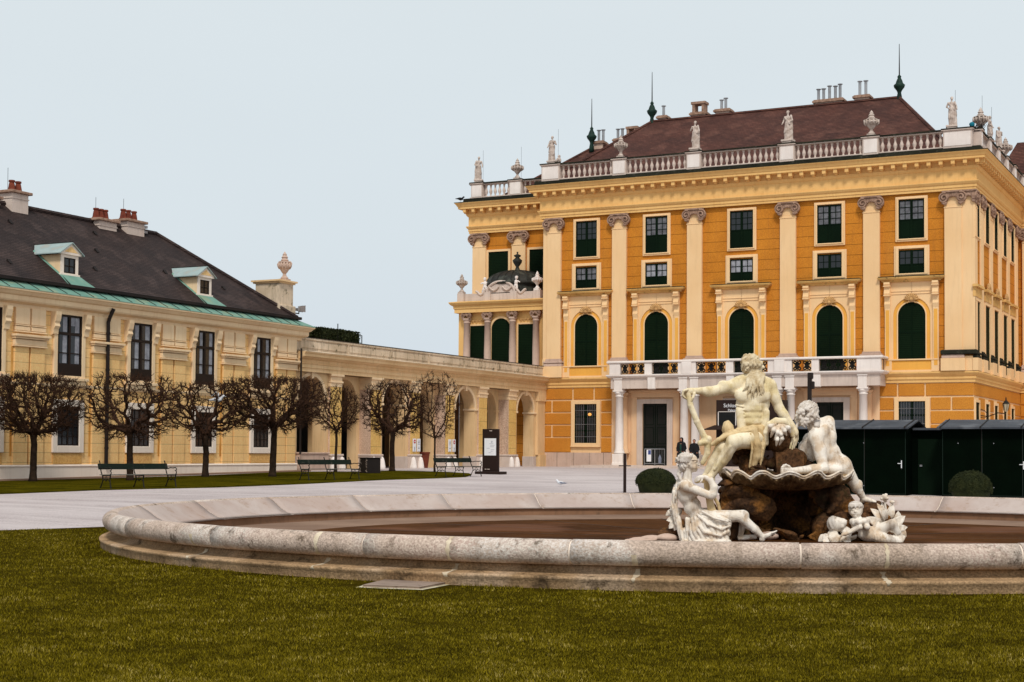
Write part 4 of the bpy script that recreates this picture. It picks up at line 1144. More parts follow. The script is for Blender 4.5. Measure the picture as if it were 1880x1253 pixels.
# windows
LC = [33.4, 37.65, 41.9, 46.2, 50.47, 54.75, 59.05]
def lwin():
    mb = MB(); frame4(mb, .88, 4.42, 7.0, .2, .08, -.1, 0)
    mb.box(-1.0, 1.0, -.2, 0, 4.3, 4.42); mb.box(-.92, .92, -.14, 0, 4.12, 4.3)
    w_ = mb.build('upper_window', 'panelwhite', bev=.012)
    for s_ in (-1, 1):
        mb = MB(); c_ = s_ * .86
        mb.prismx([(0, 7.0), (-.3, 7.0), (-.3, 6.86), (-.25, 6.62), (-.2, 6.55), (-.24, 6.42), (-.16, 6.3), (-.14, 6.12), (0, 6.05)], c_ - .14, c_ + .14)
        mb.build('console', 'panelwhite', w_)
    mb = MB(); mb.box(-.68, .68, -.03, -.005, 4.5, 6.93); mb.build('pane', 'glass', w_)
    mb = MB(); frame4(mb, .68, 4.5, 6.93, .09, .09, -.07, -.03); mb.box(-.05, .05, -.075, -.03, 4.5, 6.93); mb.box(-.68, .68, -.08, -.03, 6.12, 6.22); mb.box(-.6, .6, -.065, -.03, 5.38, 5.42); mb.box(-.68, .68, -.08, -.03, 4.5, 4.98)
    mb.build('casement', 'brownwood', w_)
    return w_
def lcurt(w_, seed):
    rr = random.Random(seed); mb = MB()
    for a, b in ((-.34, -.14), (.32, .56)):
        a += rr.uniform(-.05, .05); mb.box(a, b, -.037, -.031, 5.0, 6.1); mb.box(a, b, -.037, -.031, 6.24, 6.84)
    if seed == 3: mb.box(.08, .3, -.037, -.031, 6.5, 6.84)
    return mb.build('curtain', 'curtain', w_)
lw = lwin(); put(lw, lb, LC[0], 0)
def lgw():
    mb = MB(); frame4(mb, .87, 1.44, 3.55, .26, .28, -.1, 0)
    w_ = mb.build('lower_window', 'whiteplinth', bev=.015)
    mb = MB(); mb.box(-.6, .6, -.02, -.004, 1.72, 3.27); mb.build('pane', 'glass', w_)
    mb = MB(); frame4(mb, .6, 1.72, 3.27, .05, .05, -.05, -.02); mb.box(-.03, .03, -.05, -.02, 1.72, 3.27)
    for z in (2.1, 2.5, 2.9): mb.box(-.6, .6, -.045, -.02, z - .012, z + .012)
    for x in (-.3, .3): mb.box(x - .012, x + .012, -.045, -.02, 1.72, 3.27)
    mb.build('casement', 'brownwood', w_)
    mb = MB(); mb.box(-.8, .8, -.05, 0, 1.0, 1.4); mb.build('apron', 'apron', w_)
    return w_
gw = lgw(); put(gw, lb, LC[0], 0)
for i, c_ in enumerate(LC):
    if i:
        o = copy_tree(lw, lb); o.location = (c_, 0, 0); lcurt(o, i)
        o = copy_tree(gw, lb); o.location = (c_, 0, 0)
lcurt(lw, 0)
M['rainstain'] = mat('rain_stain_render', (.5, .22, .04), (.68, .38, .11), sc=1.5, bump=.2)
def lesene():
    mb = MB()
    for c_ in (-.42, .42):
        mb.box(c_ - .37, c_ + .37, -.12, 0, 6.36, 7.0)
        mb.box(c_ - .39, c_ + .39, -.15, 0, 6.30, 6.34); mb.box(c_ - .38, c_ + .38, -.13, 0, 6.12, 6.28); mb.box(c_ - .4, c_ + .4, -.17, 0, 6.05, 6.1)
    mb.box(-.92, .92, -.3, 0, 5.88, 5.97); mb.box(-.88, .88, -.22, 0, 5.80, 5.88); mb.box(-.84, .84, -.15, 0, 5.56, 5.78); mb.box(-.86, .86, -.18, 0, 5.5, 5.55)
    o = mb.build('lesene_head', 'panelwhite', bev=.01)
    mb = MB()
    for c_ in (-.42, .42): mb.box(c_ - .37, c_ + .37, -.09, 0, .97, 5.5)
    mb.build('lesene_shaft', 'yellowwall', o, bev=.008)
    mb = MB(); mb.box(-.04, .04, -.012, 0, .97, 5.5); mb.box(-.9, -.8, -.012, 0, 1.3, 5.5); mb.build('rain_stain', 'rainstain', o)
    return o
ls = lesene(); put(ls, lb, LC[0] + 2.13, 0)
for c_ in LC[1:]:
    o = copy_tree(ls, lb); o.location = (c_ + 2.13 if c_ < 58 else c_ + 2.0, 0, 0)
mb = MB(); mb.sweep([(0, 4.0), (.06, 4.02), (.1, 4.08), (.1, 4.14), (0, 4.18)], [(U0, 0), (U1, 0)]); mb.build('string_course', 'panelwhite', lb)
mb = MB()
mb.tube([(48.3, -.45, 7.35), (48.25, -.3, 7.0), (48.25, -.22, 6.8), (48.25, -.22, .98)], .075, 8)
for z in (6.3, 4.8, 3.3, 1.6): mb.lathe([(.09, z), (.09, z + .08)], 48.25, -.22, 8)
mb.build('downpipe', 'gutter', lb)
mb = MB(); mb.tube([(61.95, -.3, 6.6), (61.95, -.3, 1.4)], .05, 6); mb.build('corner_pipe', 'gutter', lb)
# parapet block with urn at the end of the roof
mb = MB(); mb.box(61.4, 62.6, .67, 2.1, 7.6, 9.86); mb.box(61.3, 62.7, .58, 2.2, 7.6, 8.75)
pb = mb.build('end_parapet', 'gallerystone', lb, bev=.02)
mb = MB(); mb.box(61.33, 62.68, .6, 2.2, 9.82, 9.9); mb.box(61.26, 62.76, .52, 2.28, 9.9, 9.98); mb.build('parapet_cap', 'gallery', pb)

def urn(name, label, loc, k=1.0, m='roofstatue', group='urns on the roof edge', plinth=.12, flame=True, handles=False):
    t = thing(name, label, 'urn', loc, 0, group)
    mb = MB(); mb.box(-.22 * k, .22 * k, -.22 * k, .22 * k, 0, plinth); 
    mb.lathe([(.18 * k, plinth), (.2 * k, plinth + .05), (.1 * k, plinth + .16 * k), (.08 * k, plinth + .26 * k), (.16 * k, plinth + .36 * k), ((.27 if handles else .3) * k, plinth + .54 * k), ((.3 if handles else .4) * k, plinth + .68 * k), ((.24 if handles else .36) * k, plinth + .76 * k), ((.3 if handles else .42) * k, plinth + .82 * k), (.3 * k, plinth + .87 * k), (.16 * k, plinth + .9 * k)], n=12)
    mb.build('body', m, t, smooth=False)
    mb = MB()
    for q in range(12):
        a = 2 * PI * q / 12
        e_ = 0 if handles else .1
        mb.tube([((.27 + e_ * .3) * k * math.cos(a), (.27 + e_ * .3) * k * math.sin(a), plinth + .5 * k), ((.31 + e_) * k * math.cos(a), (.31 + e_) * k * math.sin(a), plinth + .62 * k), ((.28 + e_ * 1.3) * k * math.cos(a), (.28 + e_ * 1.3) * k * math.sin(a), plinth + .8 * k)], [.02 * k, .05 * k, .045 * k], 5)
    for s_ in ((-1, 1) if handles else ()):
        mb.tube([(s_ * .26 * k, 0, plinth + .55 * k), (s_ * .38 * k, 0, plinth + .62 * k), (s_ * .42 * k, 0, plinth + .75 * k), (s_ * .36 * k, 0, plinth + .84 * k), (s_ * .26 * k, 0, plinth + .8 * k)], .04 * k, 5)
    mb.build('ornament', m, t, smooth=True)
    mb = MB(); z = plinth + .88 * k
    mb.lathe([(.16 * k, z), (.2 * k, z + .06 * k), (.13 * k, z + .14 * k), (.17 * k, z + .2 * k), (.1 * k, z + .3 * k), (.11 * k, z + .34 * k), (.03 * k, z + .46 * k), (.005, z + .5 * k)], n=9)
    mb.build('lid', m, t, smooth=False)
    return t
urn('urn', 'stone urn on the parapet block at the end of the dark tiled roof', (XW - 1.0, 62.3, 9.98), 1.0, 'rosestone', None, handles=True)

# floodlight
t = thing('floodlight', 'grey floodlight bracketed to the end parapet above the gallery', 'floodlight', (XW - .6, 63.0, 8.42))
mb = MB(); mb.tube([(0, -.5, 0), (0, 0, 0), (0, 0, .12)], .03, 5); mb.build('bracket', 'iron', t)
mb = MB(); mb.box(-.15, .1, -.12, .12, .14, .28); mb.prismx([(-.2, .1), (.2, .1), (.2, .4), (-.2, .34)], .1, .25); mb.build('lamp_housing', 'steel', t, bev=.02)

# ------------------------------------------------------------------ arcaded gallery
gal = thing('arcade_gallery', 'cream arcaded gallery with weathered parapet linking the yellow building to the palace', 'gallery', (XW, 0, 0), R(90))
AC = [63.45, 71.45, 79.55, 87.65]
mb = MB(); mb.box(61.95, 90.3, .25, 7, 5.98, 6.5); mb.box(61.95, 90.3, 0, .9, 5.5, 5.98); mb.box(61.95, 90.3, 2.9, 3.6, 5.3, 5.98); mb.box(61.95, 90.3, 6.4, 7, .4, 6.0)
mb.box(61.95, 90.3, .9, 6.4, 5.9, 5.98)
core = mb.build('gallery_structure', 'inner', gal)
mb = MB(); mb.sweep([(.02, 5.5), (.12, 5.5), (.12, 5.68), (.17, 5.7), (.17, 5.86), (.22, 5.9), (.1, 5.98), (.1, 6.1), (.2, 6.14), (.3, 6.2), (.42, 6.24), (.42, 6.36), (.5, 6.42), (.5, 6.46), (0, 6.5)], [(62.05, 0), (90.3, 0)]); mb.build('entablature', 'gallery', gal)
mb = MB(); mb.sweep([(.49, 6.465), (.52, 6.47), (.3, 6.53), (0.02, 6.55)], [(62.05, 0), (90.3, 0)]); mb.build('mossy_ledge', 'gallerystone', gal)
mb = MB(); mb.box(62.0, 90.3, .0, .35, 6.5, 7.08); pp = mb.build('parapet', 'gallerystone', gal)
mb = MB(); mb.box(62.0, 90.35, -.06, .42, 7.08, 7.2); mb.build('coping', 'gallerystone', pp, bev=.02)
mb = MB(); mb.box(62.0, 90.35, -.08, .44, 7.2, 7.225); mb.build('lead_flashing', 'gutter', pp)
mb = MB()
u = 62.1
gaps = [66.6, 70.9, 75.0, 79.2, 83.3, 87.4]
for a, b in zip([62.1] + gaps, gaps + [90.2]):
    mb.box(a + .14, b - .14, -.03, 0, 6.68, 7.0)
mb.build('parapet_panel', 'gallerystone', pp, bev=.012)
mb = MB()
for g_ in gaps: mb.box(g_ - .05, g_ + .05, -.045, 0, 6.5, 7.08)
mb.build('parapet_pier', 'gallerystone', pp)
mb = MB(); mw = MB(); ms = MB(); mc = MB(); my = MB()
def pier_set(c_, left=True, right=True):
    m_ = MB(); 
    # arch wall between the two piers, a little behind their faces
    a_ = MB()
    for s_ in (-1, 1):
        pts = half_arch(1.22, 4.15, .5, s_, 12) + [(s_ * 1.56, .5), (s_ * 1.56, 5.5), (0, 5.5)]
        a_.prism(pts, .12, .85)
    o = a_.build('arch_wall', 'gallery', gal, loc=(c_, 0, 0))
    m2 = MB(); arch_ring(m2, 1.2, 1.36, 4.15, 4.15, .07, .14); m2.build('archivolt', 'panelwhite', o, bev=.01)
    for s_ in (-1, 1):
        a, b = sorted((s_ * 1.15, s_ * 1.56)); m2 = MB(); m2.box(a, b, .04, .9, 4.05, 4.17); m2.build('impost', 'panelwhite', o, bev=.01); m2 = MB(); m2.box(a, b, .07, .88, .5, 1.3); m2.build('jamb_base', 'palestone', o, bev=.01)
    m2 = MB(); m2.prism([(-.12, 5.5), (-.09, 5.2), (.09, 5.2), (.12, 5.5)], 0, .12)
    m2.build('keystone', 'panelwhite', o, bev=.01)
    for s_, on in ((-1, left), (1, right)):
        if not on: continue
        a, b = sorted((s_ * 1.56, s_ * 2.56))
        p_ = MB(); p_.box(a, b, 0, .92, 1.4, 4.85); q = p_.build('pier', 'rosepier', gal, loc=(c_, 0, 0))
        p_ = MB(); p_.box(a + .0, b - .0, -.03, 0, 1.42, 4.85); p_.build('pier_front', 'galleryyellow', q)
        p_ = MB(); p_.box(a - .002, b + .002, .9, 1.35, .5, 5.52); p_.box(a - .004 if s_ < 0 else a, b, .0, .93, 1.4, 1.402); p_.build('pier_flank', 'gallery', q)
        p_ = MB(); p_.box(a - .03, b + .03, -.05, .95, 4.85, 5.05); p_.box(a - .06, b + .06, -.1, .98, 5.05, 5.14); p_.box(a - .02, b + .02, -.05, .95, 5.14, 5.38); p_.box(a - .09, b + .09, -.14, .98, 5.38, 5.5)
        p_.build('pier_capital', 'panelwhite', q, bev=.012)
        p_ = MB(); p_.box(a - .06, b + .06, -.1, 1.0, .4, 1.32); p_.box(a - .1, b + .1, -.14, 1.02, 1.32, 1.42); p_.build('pier_base', 'palestone', q, bev=.02)
        for e_ in (a + .1, b - .1):
            p_ = MB(); p_.lathe([(.23, .5), (.2, .75), (.15, 1.05), (.1, 1.22), (.03, 1.28)], e_, -.16, 10); p_.build('guard_stone', 'whitestone', q, smooth=True)
for i, c_ in enumerate(AC): pier_set(c_, left=i > 0, right=i < 3)
mb = MB(); mb.box(89.2, 90.25, -.05, .9, 1.4, 5.5); mb.box(89.3, 90.3, -.15, .9, .5, 1.42); mb.box(89.15, 90.3, -.12, .9, 4.9, 5.5); mb.build('end_pier', 'gallery', gal)
# second row of arches inside
for i in range(3):
    c_ = (AC[i] + AC[i + 1]) / 2
    a_ = MB()
    for s_ in (-1, 1):
        pts = half_arch(1.15, 4.2, .5, s_, 12) + [(s_ * 1.62, .5), (s_ * 1.62, 5.9), (0, 5.9)]
        a_.prism(pts, .72, 1.3)
        a, b = sorted((s_ * 1.1, s_ * 1.6)); a_.box(a, b, .68, 1.34, 4.05, 4.2)
    a_.build('recessed_arch', 'gallery', gal, loc=(c_, 0, 0))
for c_ in AC:
    a_ = MB()
    for s_ in (-1, 1):
        pts = half_arch(1.15, 4.1, .5, s_, 12) + [(s_ * 2.5, .5), (s_ * 2.5, 5.9), (0, 5.9)]
        a_.prism(pts, 2.9, 3.5)
        a, b = sorted((s_ * 1.05, s_ * 1.5)); a_.box(a, b, 2.8, 3.55, 3.95, 4.1)
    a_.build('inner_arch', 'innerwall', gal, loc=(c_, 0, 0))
for c_ in AC + [67.5, 75.5, 83.6]:
    mb = MB(); mb.box(c_ - .95, c_ + .95, 6.25, 6.4, .5, 3.3); mb.build('dark_doorway', 'black', gal)  # doorways filled with black to make the gallery interior look darker
# trough-like low wall under the first arch
mb = MB(); mb.box(62.2, 64.7, -.15, .2, .5, 1.42); mb.box(62.15, 64.75, -.2, .25, 1.42, 1.5); mb.build('low_wall', 'rosestone', gal, bev=.02)

# little entrance signs on the piers
def sign(u, label, red_left):
    t = thing('pier_sign', label, 'sign', (XW + .06, u, 1.93), R(90), 'visitor signs on the gallery piers')
    mb = MB(); mb.box(-.17, .17, -.03, 0, -.36, .36); mb.build('board', 'white', t)
    mb = MB()
    if red_left:
        c = MB(); c.lathe([(.01, 0), (.11, 0), (.11, .01), (.01, .01)], n=16); mb.poly([(x, -.032 - z, y + .2) for x, y, z in c.v], c.f); mb.build('no_entry_disc', 'red', t)
        mb = MB(); mb.box(-.08, .08, -.046, -.043, .18, .22); mb.build('disc_bar', 'white', t)
    else:
        mb.tube([(0, -.035, .27), (0, -.035, .26)], .03, 6); mb.prism([(-.03, .24), (.03, .24), (.06, .1), (-.06, .1)], -.036, -.031); mb.box(-.1, .1, -.036, -.031, .03, .05); mb.build('figure_print', 'greyprint', t)
    mb = MB(); mb.tube([(0, -.035, -.08), (0, -.035, -.09)], .03, 6); mb.prism([(-.035, -.12), (.035, -.12), (.025, -.3), (-.02, -.3)], -.036, -.031) if red_left else mb.box(-.06, .06, -.036, -.031, -.2, -.14)
    mb.box(-.1, .1, -.036, -.031, -.33, -.32)
    mb.build('small_print', 'greyprint', t)
sign(73.35, 'red disc sign, left of the pair on the gallery pier farther from the totem', True)
sign(73.82, 'grey figure sign, right of the pair on the gallery pier farther from the totem', False)
sign(77.4, 'grey figure sign, left of the pair on the gallery pier nearer the totem', False)
sign(77.9, 'red disc sign, right of the pair on the gallery pier nearer the totem', True)

# hedge boxes on the terrace
t = thing('planter_hedge', 'clipped green box hedge in a black frame on the gallery terrace', 'hedge', (-44.6, 67.5, 6.5))
def leafball(name, pts_fn, n, size, parent, m='hedge', seed=1):
    rs = np.random.RandomState(seed)
    P, N_ = pts_fn(rs, n)
    a = rs.normal(size=(n, 3)); a /= np.linalg.norm(a, axis=1)[:, None]
    b = np.cross(a, N_ + rs.normal(size=(n, 3)) * .4); b /= np.linalg.norm(b, axis=1)[:, None] + 1e-9
    s = size * rs.uniform(.6, 1.3, (n, 1))
    V = np.stack([P - a * s - b * s * .5, P + a * s - b * s * .5, P + a * s * .2 + b * s], 1).reshape(-1, 3)
    me = bpy.data.meshes.new(name); me.from_pydata(V.tolist(), [], np.arange(3 * n).reshape(-1, 3).tolist())
    me.materials.append(M[m]); o = bpy.data.objects.new(name, me); col.objects.link(o); o.parent = parent
    return o
def boxpts(x0, x1, y0, y1, z0, z1):
    def f(rs, n):
        P = rs.rand(n, 3); k = rs.randint(0, 5, n)
        P[k == 0, 2] = 1; P[k == 1, 0] = 1; P[k == 2, 1] = 0; P[k == 3, 0] = 0; P[k == 4, 2] = 1
        P = P * [x1 - x0, y1 - y0, z1 - z0] + [x0, y0, z0] + rs.normal(0, .03, (n, 3))
        return P, np.tile([0, 0, 1.], (n, 1))
    return f
mb = MB(); mb.box(-.5, .5, -2.0, 1.7, .05, 1.35); mb.build('box_core', 'hedge', t)
leafball('foliage', boxpts(-.55, .55, -2.05, 1.75, .05, 1.42), 9000, .045, t)
mb = MB(); mb.tube([(.5, 1.75, 0), (.5, 1.95, 0), (.5, 1.95, 1.3), (.5, 1.75, 1.3)], .03, 4); mb.tube([(.5, -.4, .3), (.5, -.4, 1.75)], .03, 4); mb.build('frame', 'iron', t)
# ------------------------------------------------------------------ distance-field sculpting for carved figures
def surface_net(D, org, vx):
    """triangulate the zero level of a 3-D grid"""
    s = D < 0
    nx, ny, nz = D.shape
    c = np.zeros((nx - 1, ny - 1, nz - 1), np.int8)
    for dx in (0, 1):
        for dy in (0, 1):
            for dz in (0, 1): c += s[dx:nx - 1 + dx, dy:ny - 1 + dy, dz:nz - 1 + dz]
    act = (c > 0) & (c < 8)
    idx = -np.ones(act.shape, np.int64); I = np.argwhere(act); idx[act] = np.arange(len(I))
    acc = np.zeros((len(I), 3)); cnt = np.zeros(len(I))
    cor = [(a, b, d) for a in (0, 1) for b in (0, 1) for d in (0, 1)]
    val = {q: D[I[:, 0] + q[0], I[:, 1] + q[1], I[:, 2] + q[2]] for q in cor}
    for a in cor:
        for ax in range(3):
            if a[ax]: continue
            b = list(a); b[ax] = 1; b = tuple(b)
            va, vb = val[a], val[b]; m_ = (va < 0) != (vb < 0)
            t = np.where(m_, va / np.where(m_, va - vb, 1), 0)
            p = np.array(a, float)[None].repeat(len(I), 0); p[:, ax] += t
            acc[m_] += p[m_]; cnt[m_] += 1
    V = (I + acc / cnt[:, None]) * vx + org
    F = []
    for ax in range(3):
        o1, o2 = [(1, 2), (2, 0), (0, 1)][ax]
        sl = [slice(1, -1)] * 3
        a = [slice(0, None)] * 3
        s0 = [slice(None)] * 3; s1 = [slice(None)] * 3; s0[ax] = slice(0, -1); s1[ax] = slice(1, None)
        ch = s[tuple(s0)] != s[tuple(s1)]
        E_ = np.argwhere(ch)
        ok = (E_[:, o1] > 0) & (E_[:, o2] > 0) & (E_[:, o1] < D.shape[o1] - 1) & (E_[:, o2] < D.shape[o2] - 1)
        E_ = E_[ok]
        def g(d1, d2):
            q = E_.copy(); q[:, o1] -= d1; q[:, o2] -= d2; return idx[q[:, 0], q[:, 1], q[:, 2]]
        Q = np.stack([g(0, 0), g(1, 0), g(1, 1), g(0, 1)], 1)
        ins = s[E_[:, 0], E_[:, 1], E_[:, 2]]
        Q[~ins] = Q[~ins][:, ::-1]
        F.append(Q)
    F = np.concatenate(F)
    return V, F[(F >= 0).all(1)]

def waves(P, f, seed=0, octv=2):
    """cheap smooth pseudo-noise in about [-1, 1]"""
    rs = np.random.RandomState(seed); out = 0; amp = 1; tot = 0
    for o in range(octv):
        w1 = rs.normal(size=(3, 3)) * f * (1.9 ** o); ph = rs.uniform(0, 6.28, 6)
        a = P @ w1
        out = out + amp * np.sin(a[..., 0] + 1.6 * np.sin(a[..., 1] + ph[0]) + ph[1]) * np.cos(a[..., 2] + 1.3 * np.sin(a[..., 0] * .7 + ph[2]) + ph[3])
        tot += amp; amp *= .5
    return out / tot

class Sculpt:
    """soft union of tapered limbs and ellipsoids; all points in one local frame"""
    def __init__(s): s.P = []
    def limb(s, a, b, r0, r1, k=.02, d=None, sub=False): s.P.append(('L', np.array(a, float), np.array(b, float), r0, r1, k, d, sub)); return s
    def path(s, pts, rad, k=.02, d=None):
        for i in range(len(pts) - 1): s.limb(pts[i], pts[i + 1], rad[i], rad[i + 1], k, d)
        return s
    def ell(s, c, r, rot=0, k=.03, d=None, tilt=0, sub=False): s.P.append(('E', np.array(c, float), np.array(r, float), R(rot), R(tilt), k, d, sub)); return s
    def mesh(s, vx, post=None, pad=.06):
        lo = np.array([1e9] * 3); hi = -lo
        bb = []
        for p in s.P:
            if p[0] == 'L': r_ = max(p[3], p[4]) + .05; a = np.minimum(p[1], p[2]) - r_; b = np.maximum(p[1], p[2]) + r_
            else: r_ = p[2].max() + .05; a = p[1] - r_; b = p[1] + r_
            bb.append((a, b)); 
            if not p[-1]: lo = np.minimum(lo, a); hi = np.maximum(hi, b)
        lo -= pad; hi += pad
        n = np.ceil((hi - lo) / vx).astype(int) + 1
        D = np.full(n, 1., np.float32)
        ax = [lo[i] + vx * np.arange(n[i]) for i in range(3)]
        for p, (a, b) in zip(s.P, bb):
            k = p[5]; m_ = k * 1.2 + .03
            i0 = np.maximum(((a - m_ - lo) / vx).astype(int), 0); i1 = np.minimum(((b + m_ - lo) / vx).astype(int) + 2, n)
            if (i1 <= i0).any(): continue
            X = np.stack(np.meshgrid(*[ax[i][i0[i]:i1[i]] for i in range(3)], indexing='ij'), -1)
            if p[0] == 'L':
                ba = p[2] - p[1]; h_ = np.clip(((X - p[1]) @ ba) / max(1e-12, ba @ ba), 0, 1)
                d = np.linalg.norm(X - p[1] - h_[..., None] * ba, axis=-1) - (p[3] + (p[4] - p[3]) * h_)
            else:
                q = X - p[1]
                c_, s__ = math.cos(p[3]), math.sin(p[3])
                x = q[..., 0] * c_ + q[..., 1] * s__; y = -q[..., 0] * s__ + q[..., 1] * c_; z = q[..., 2]
                if p[4]:
                    c2, s2 = math.cos(p[4]), math.sin(p[4]); y, z = y * c2 + z * s2, -y * s2 + z * c2
                r_ = p[2]
                k0 = np.sqrt((x / r_[0]) ** 2 + (y / r_[1]) ** 2 + (z / r_[2]) ** 2); k1 = np.sqrt((x / r_[0] ** 2) ** 2 + (y / r_[1] ** 2) ** 2 + (z / r_[2] ** 2) ** 2)
                d = k0 * (k0 - 1) / np.maximum(k1, 1e-9)
            if p[6] is not None: d = d + p[6](X)
            sl = tuple(slice(i0[i], i1[i]) for i in range(3)); o = D[sl]
            if p[-1]:
                h_ = np.maximum(k - np.abs(-d - o), 0) / k; D[sl] = np.maximum(o, -d) + h_ * h_ * k * .25
            else:
                h_ = np.maximum(k - np.abs(d - o), 0) / k; D[sl] = np.minimum(o, d) - h_ * h_ * k * .25
        if post is not None:
            X = np.stack(np.meshgrid(*ax, indexing='ij'), -1); near = np.abs(D) < .12
            D[near] += post(X[near]).astype(np.float32)
        D[0] = D[-1] = 1; D[:, 0] = D[:, -1] = 1; D[:, :, 0] = D[:, :, -1] = 1
        return surface_net(D, lo, vx)
    def build(s, name, m, parent, vx, post=None, frame=None, smooth=True):
        V, F = s.mesh(vx, post)
        me = bpy.data.meshes.new(name); me.from_pydata(V.tolist(), [], F.tolist()); me.update()
        me.polygons.foreach_set('use_smooth', [smooth] * len(me.polygons))
        b = bmesh.new(); b.from_mesh(me); bmesh.ops.recalc_face_normals(b, faces=b.faces); b.to_mesh(me); b.free()
        me.materials.append(M[m]); o = bpy.data.objects.new(name, me); col.objects.link(o)
        if parent: o.parent = parent
        return o

# frame of the fountain group: x to the right, y up, z towards the spectator; pixel measures become metres at 27.7 m
SD = 27.7; SK = FPX / SD
SO = np.array([*(EYE + ray(1440, 993.5) * SD)]); SO[2] = 0
_fw = MC.T @ [0, 0, 1]; _fw[2] = 0; _fw /= np.linalg.norm(_fw)
_rt = np.cross(_fw, [0, 0, 1])
SF = np.array([_rt, [0, 0, 1], -_fw])          # rows: right, up, towards us
def J(px, py, w_=0.):
    P = EYE + ray(px, py) * (SD - w_)
    return SF @ (P - SO)
def r(px_): return px_ / SK
def E3(a, b, c): return (r(a), r(b), r(c))
SMAT = Matrix([[SF[0][0], SF[1][0], SF[2][0], SO[0]], [SF[0][1], SF[1][1], SF[2][1], SO[1]], [SF[0][2], SF[1][2], SF[2][2], SO[2]], [0, 0, 0, 1]])
def sthing(name, label, cat, group=None):
    t = thing(name, label, cat); t.matrix_world = SMAT; return setp(t, group=group)

def curls(f, amp, seed=0): return lambda X: amp * waves(X, f, seed, 2)
def folds(dirv, f, amp, seed=0):
    dv = np.array(dirv, float); dv /= np.linalg.norm(dv)
    def g(X):
        a = X @ dv * f + 1.2 * waves(X, 4, seed, 1)
        return amp * (1 - np.abs(np.sin(a)) ** .7 * 1.6)
    return g
def finger(S, pts, r0, k=.006):
    n = len(pts) - 1
    for i in range(n): S.limb(pts[i], pts[i + 1], r0 * (1 - .12 * i), r0 * (1 - .12 * (i + 1)), k)

def face_right(S, c, s, k=.012):
    """profile looking to the right of the picture; c = centre of head in px, s = head half-height in px, w included"""
    x, y, w_ = c
    S.ell(J(x, y - .12 * s, w_), E3(.88 * s, .88 * s, .74 * s), k=.03)                  # skull
    S.ell(J(x + .36 * s, y + .22 * s, w_), E3(.52 * s, .78 * s, .54 * s), k=.03)        # face
    S.limb(J(x + .80 * s, y - .08 * s, w_), J(x + 1.02 * s, y + .22 * s, w_), r(.07 * s), r(.12 * s), k)   # nose
    S.limb(J(x + .72 * s, y - .2 * s, w_ + r(.4 * s)), J(x + .80 * s, y - .2 * s, w_ - r(.1 * s)), r(.1 * s), r(.1 * s), .02)   # brow
    S.ell(J(x + .74 * s, y - .02 * s, w_ + r(.36 * s)), E3(.16 * s, .13 * s, .12 * s), k=.02, sub=True)   # eye socket
    S.ell(J(x + .68 * s, y - .02 * s, w_ + r(.30 * s)), E3(.10 * s, .09 * s, .10 * s), k=.008)
    S.limb(J(x + .78 * s, y + .40 * s, w_ + r(.14 * s)), J(x + .84 * s, y + .40 * s, w_ - r(.05 * s)), r(.07 * s), r(.07 * s), .008)
    S.limb(J(x + .76 * s, y + .53 * s, w_ + r(.12 * s)), J(x + .82 * s, y + .53 * s, w_ - r(.05 * s)), r(.075 * s), r(.075 * s), .008)
    S.ell(J(x + .66 * s, y + .78 * s, w_), E3(.2 * s, .17 * s, .2 * s), k=.02)           # chin
    S.ell(J(x - .08 * s, y + .12 * s, w_ + r(.70 * s)), E3(.11 * s, .2 * s, .07 * s), rot=15, k=.01)   # ear

# ---- the river god
god = sthing('river_god_statue', 'large bearded reclining marble figure holding a club, seated above the shell', 'statue', 'marble figures of the fountain')
S = Sculpt()
S.ell(J(1380, 797, 0), E3(29, 20, 22), k=.06).ell(J(1382, 772, .03), E3(26, 22, 19), k=.06).ell(J(1382, 742, .02), E3(31, 27, 21), k=.06)
S.ell(J(1383, 716, .0), E3(34, 17, 19), k=.06)
S.ell(J(1365, 727, .17), E3(17, 13, 8), rot=-8, k=.04).ell(J(1400, 727, .17), E3(15, 12.5, 8), rot=8, k=.04)
S.limb(J(1383, 737, .24), J(1383, 775, .24), r(1.2), r(1), .02, sub=True)                    # mid line
S.limb(J(1351, 740, .2), J(1378, 742, .25), r(1.2), r(1.2), .02, sub=True).limb(J(1388, 742, .25), J(1412, 739, .18), r(1.2), r(1.2), .02, sub=True)
for y_, a_ in ((752, 8), (763, 7.5), (774, 7.5)):
    for sx in (-1, 1): S.ell(J(1383 + sx * 8, y_, .185), E3(a_, 5, 4), k=.035)
S.limb(J(1360, 782, .2), J(1405, 780, .2), r(1.3), r(1.3), .02, sub=True)
S.ell(J(1383, 786, .225), E3(1.6, 1.8, 3), k=.01, sub=True)
for i in range(4): S.limb(J(1352 + i, 744 + i * 6, .12), J(1364 + i, 747 + i * 6, .19), r(2.2), r(1.8), .02)      # ribs
S.limb(J(1358, 757, .13), J(1362, 790, .15), r(7), r(8), .04).limb(J(1406, 757, .13), J(1404, 790, .15), r(7), r(8), .04)
S.ell(J(1353, 707, 0), E3(15, 13.5, 13), k=.05).ell(J(1413, 709, 0), E3(12.5, 13.5, 13), k=.05)
S.limb(J(1381, 688, 0), J(1358, 700, 0), r(8), r(10), .04).limb(J(1382, 688, 0), J(1407, 701, 0), r(8), r(9), .04)
S.limb(J(1383, 672, 0), J(1383, 700, .02), r(10.5), r(12.5), .04)
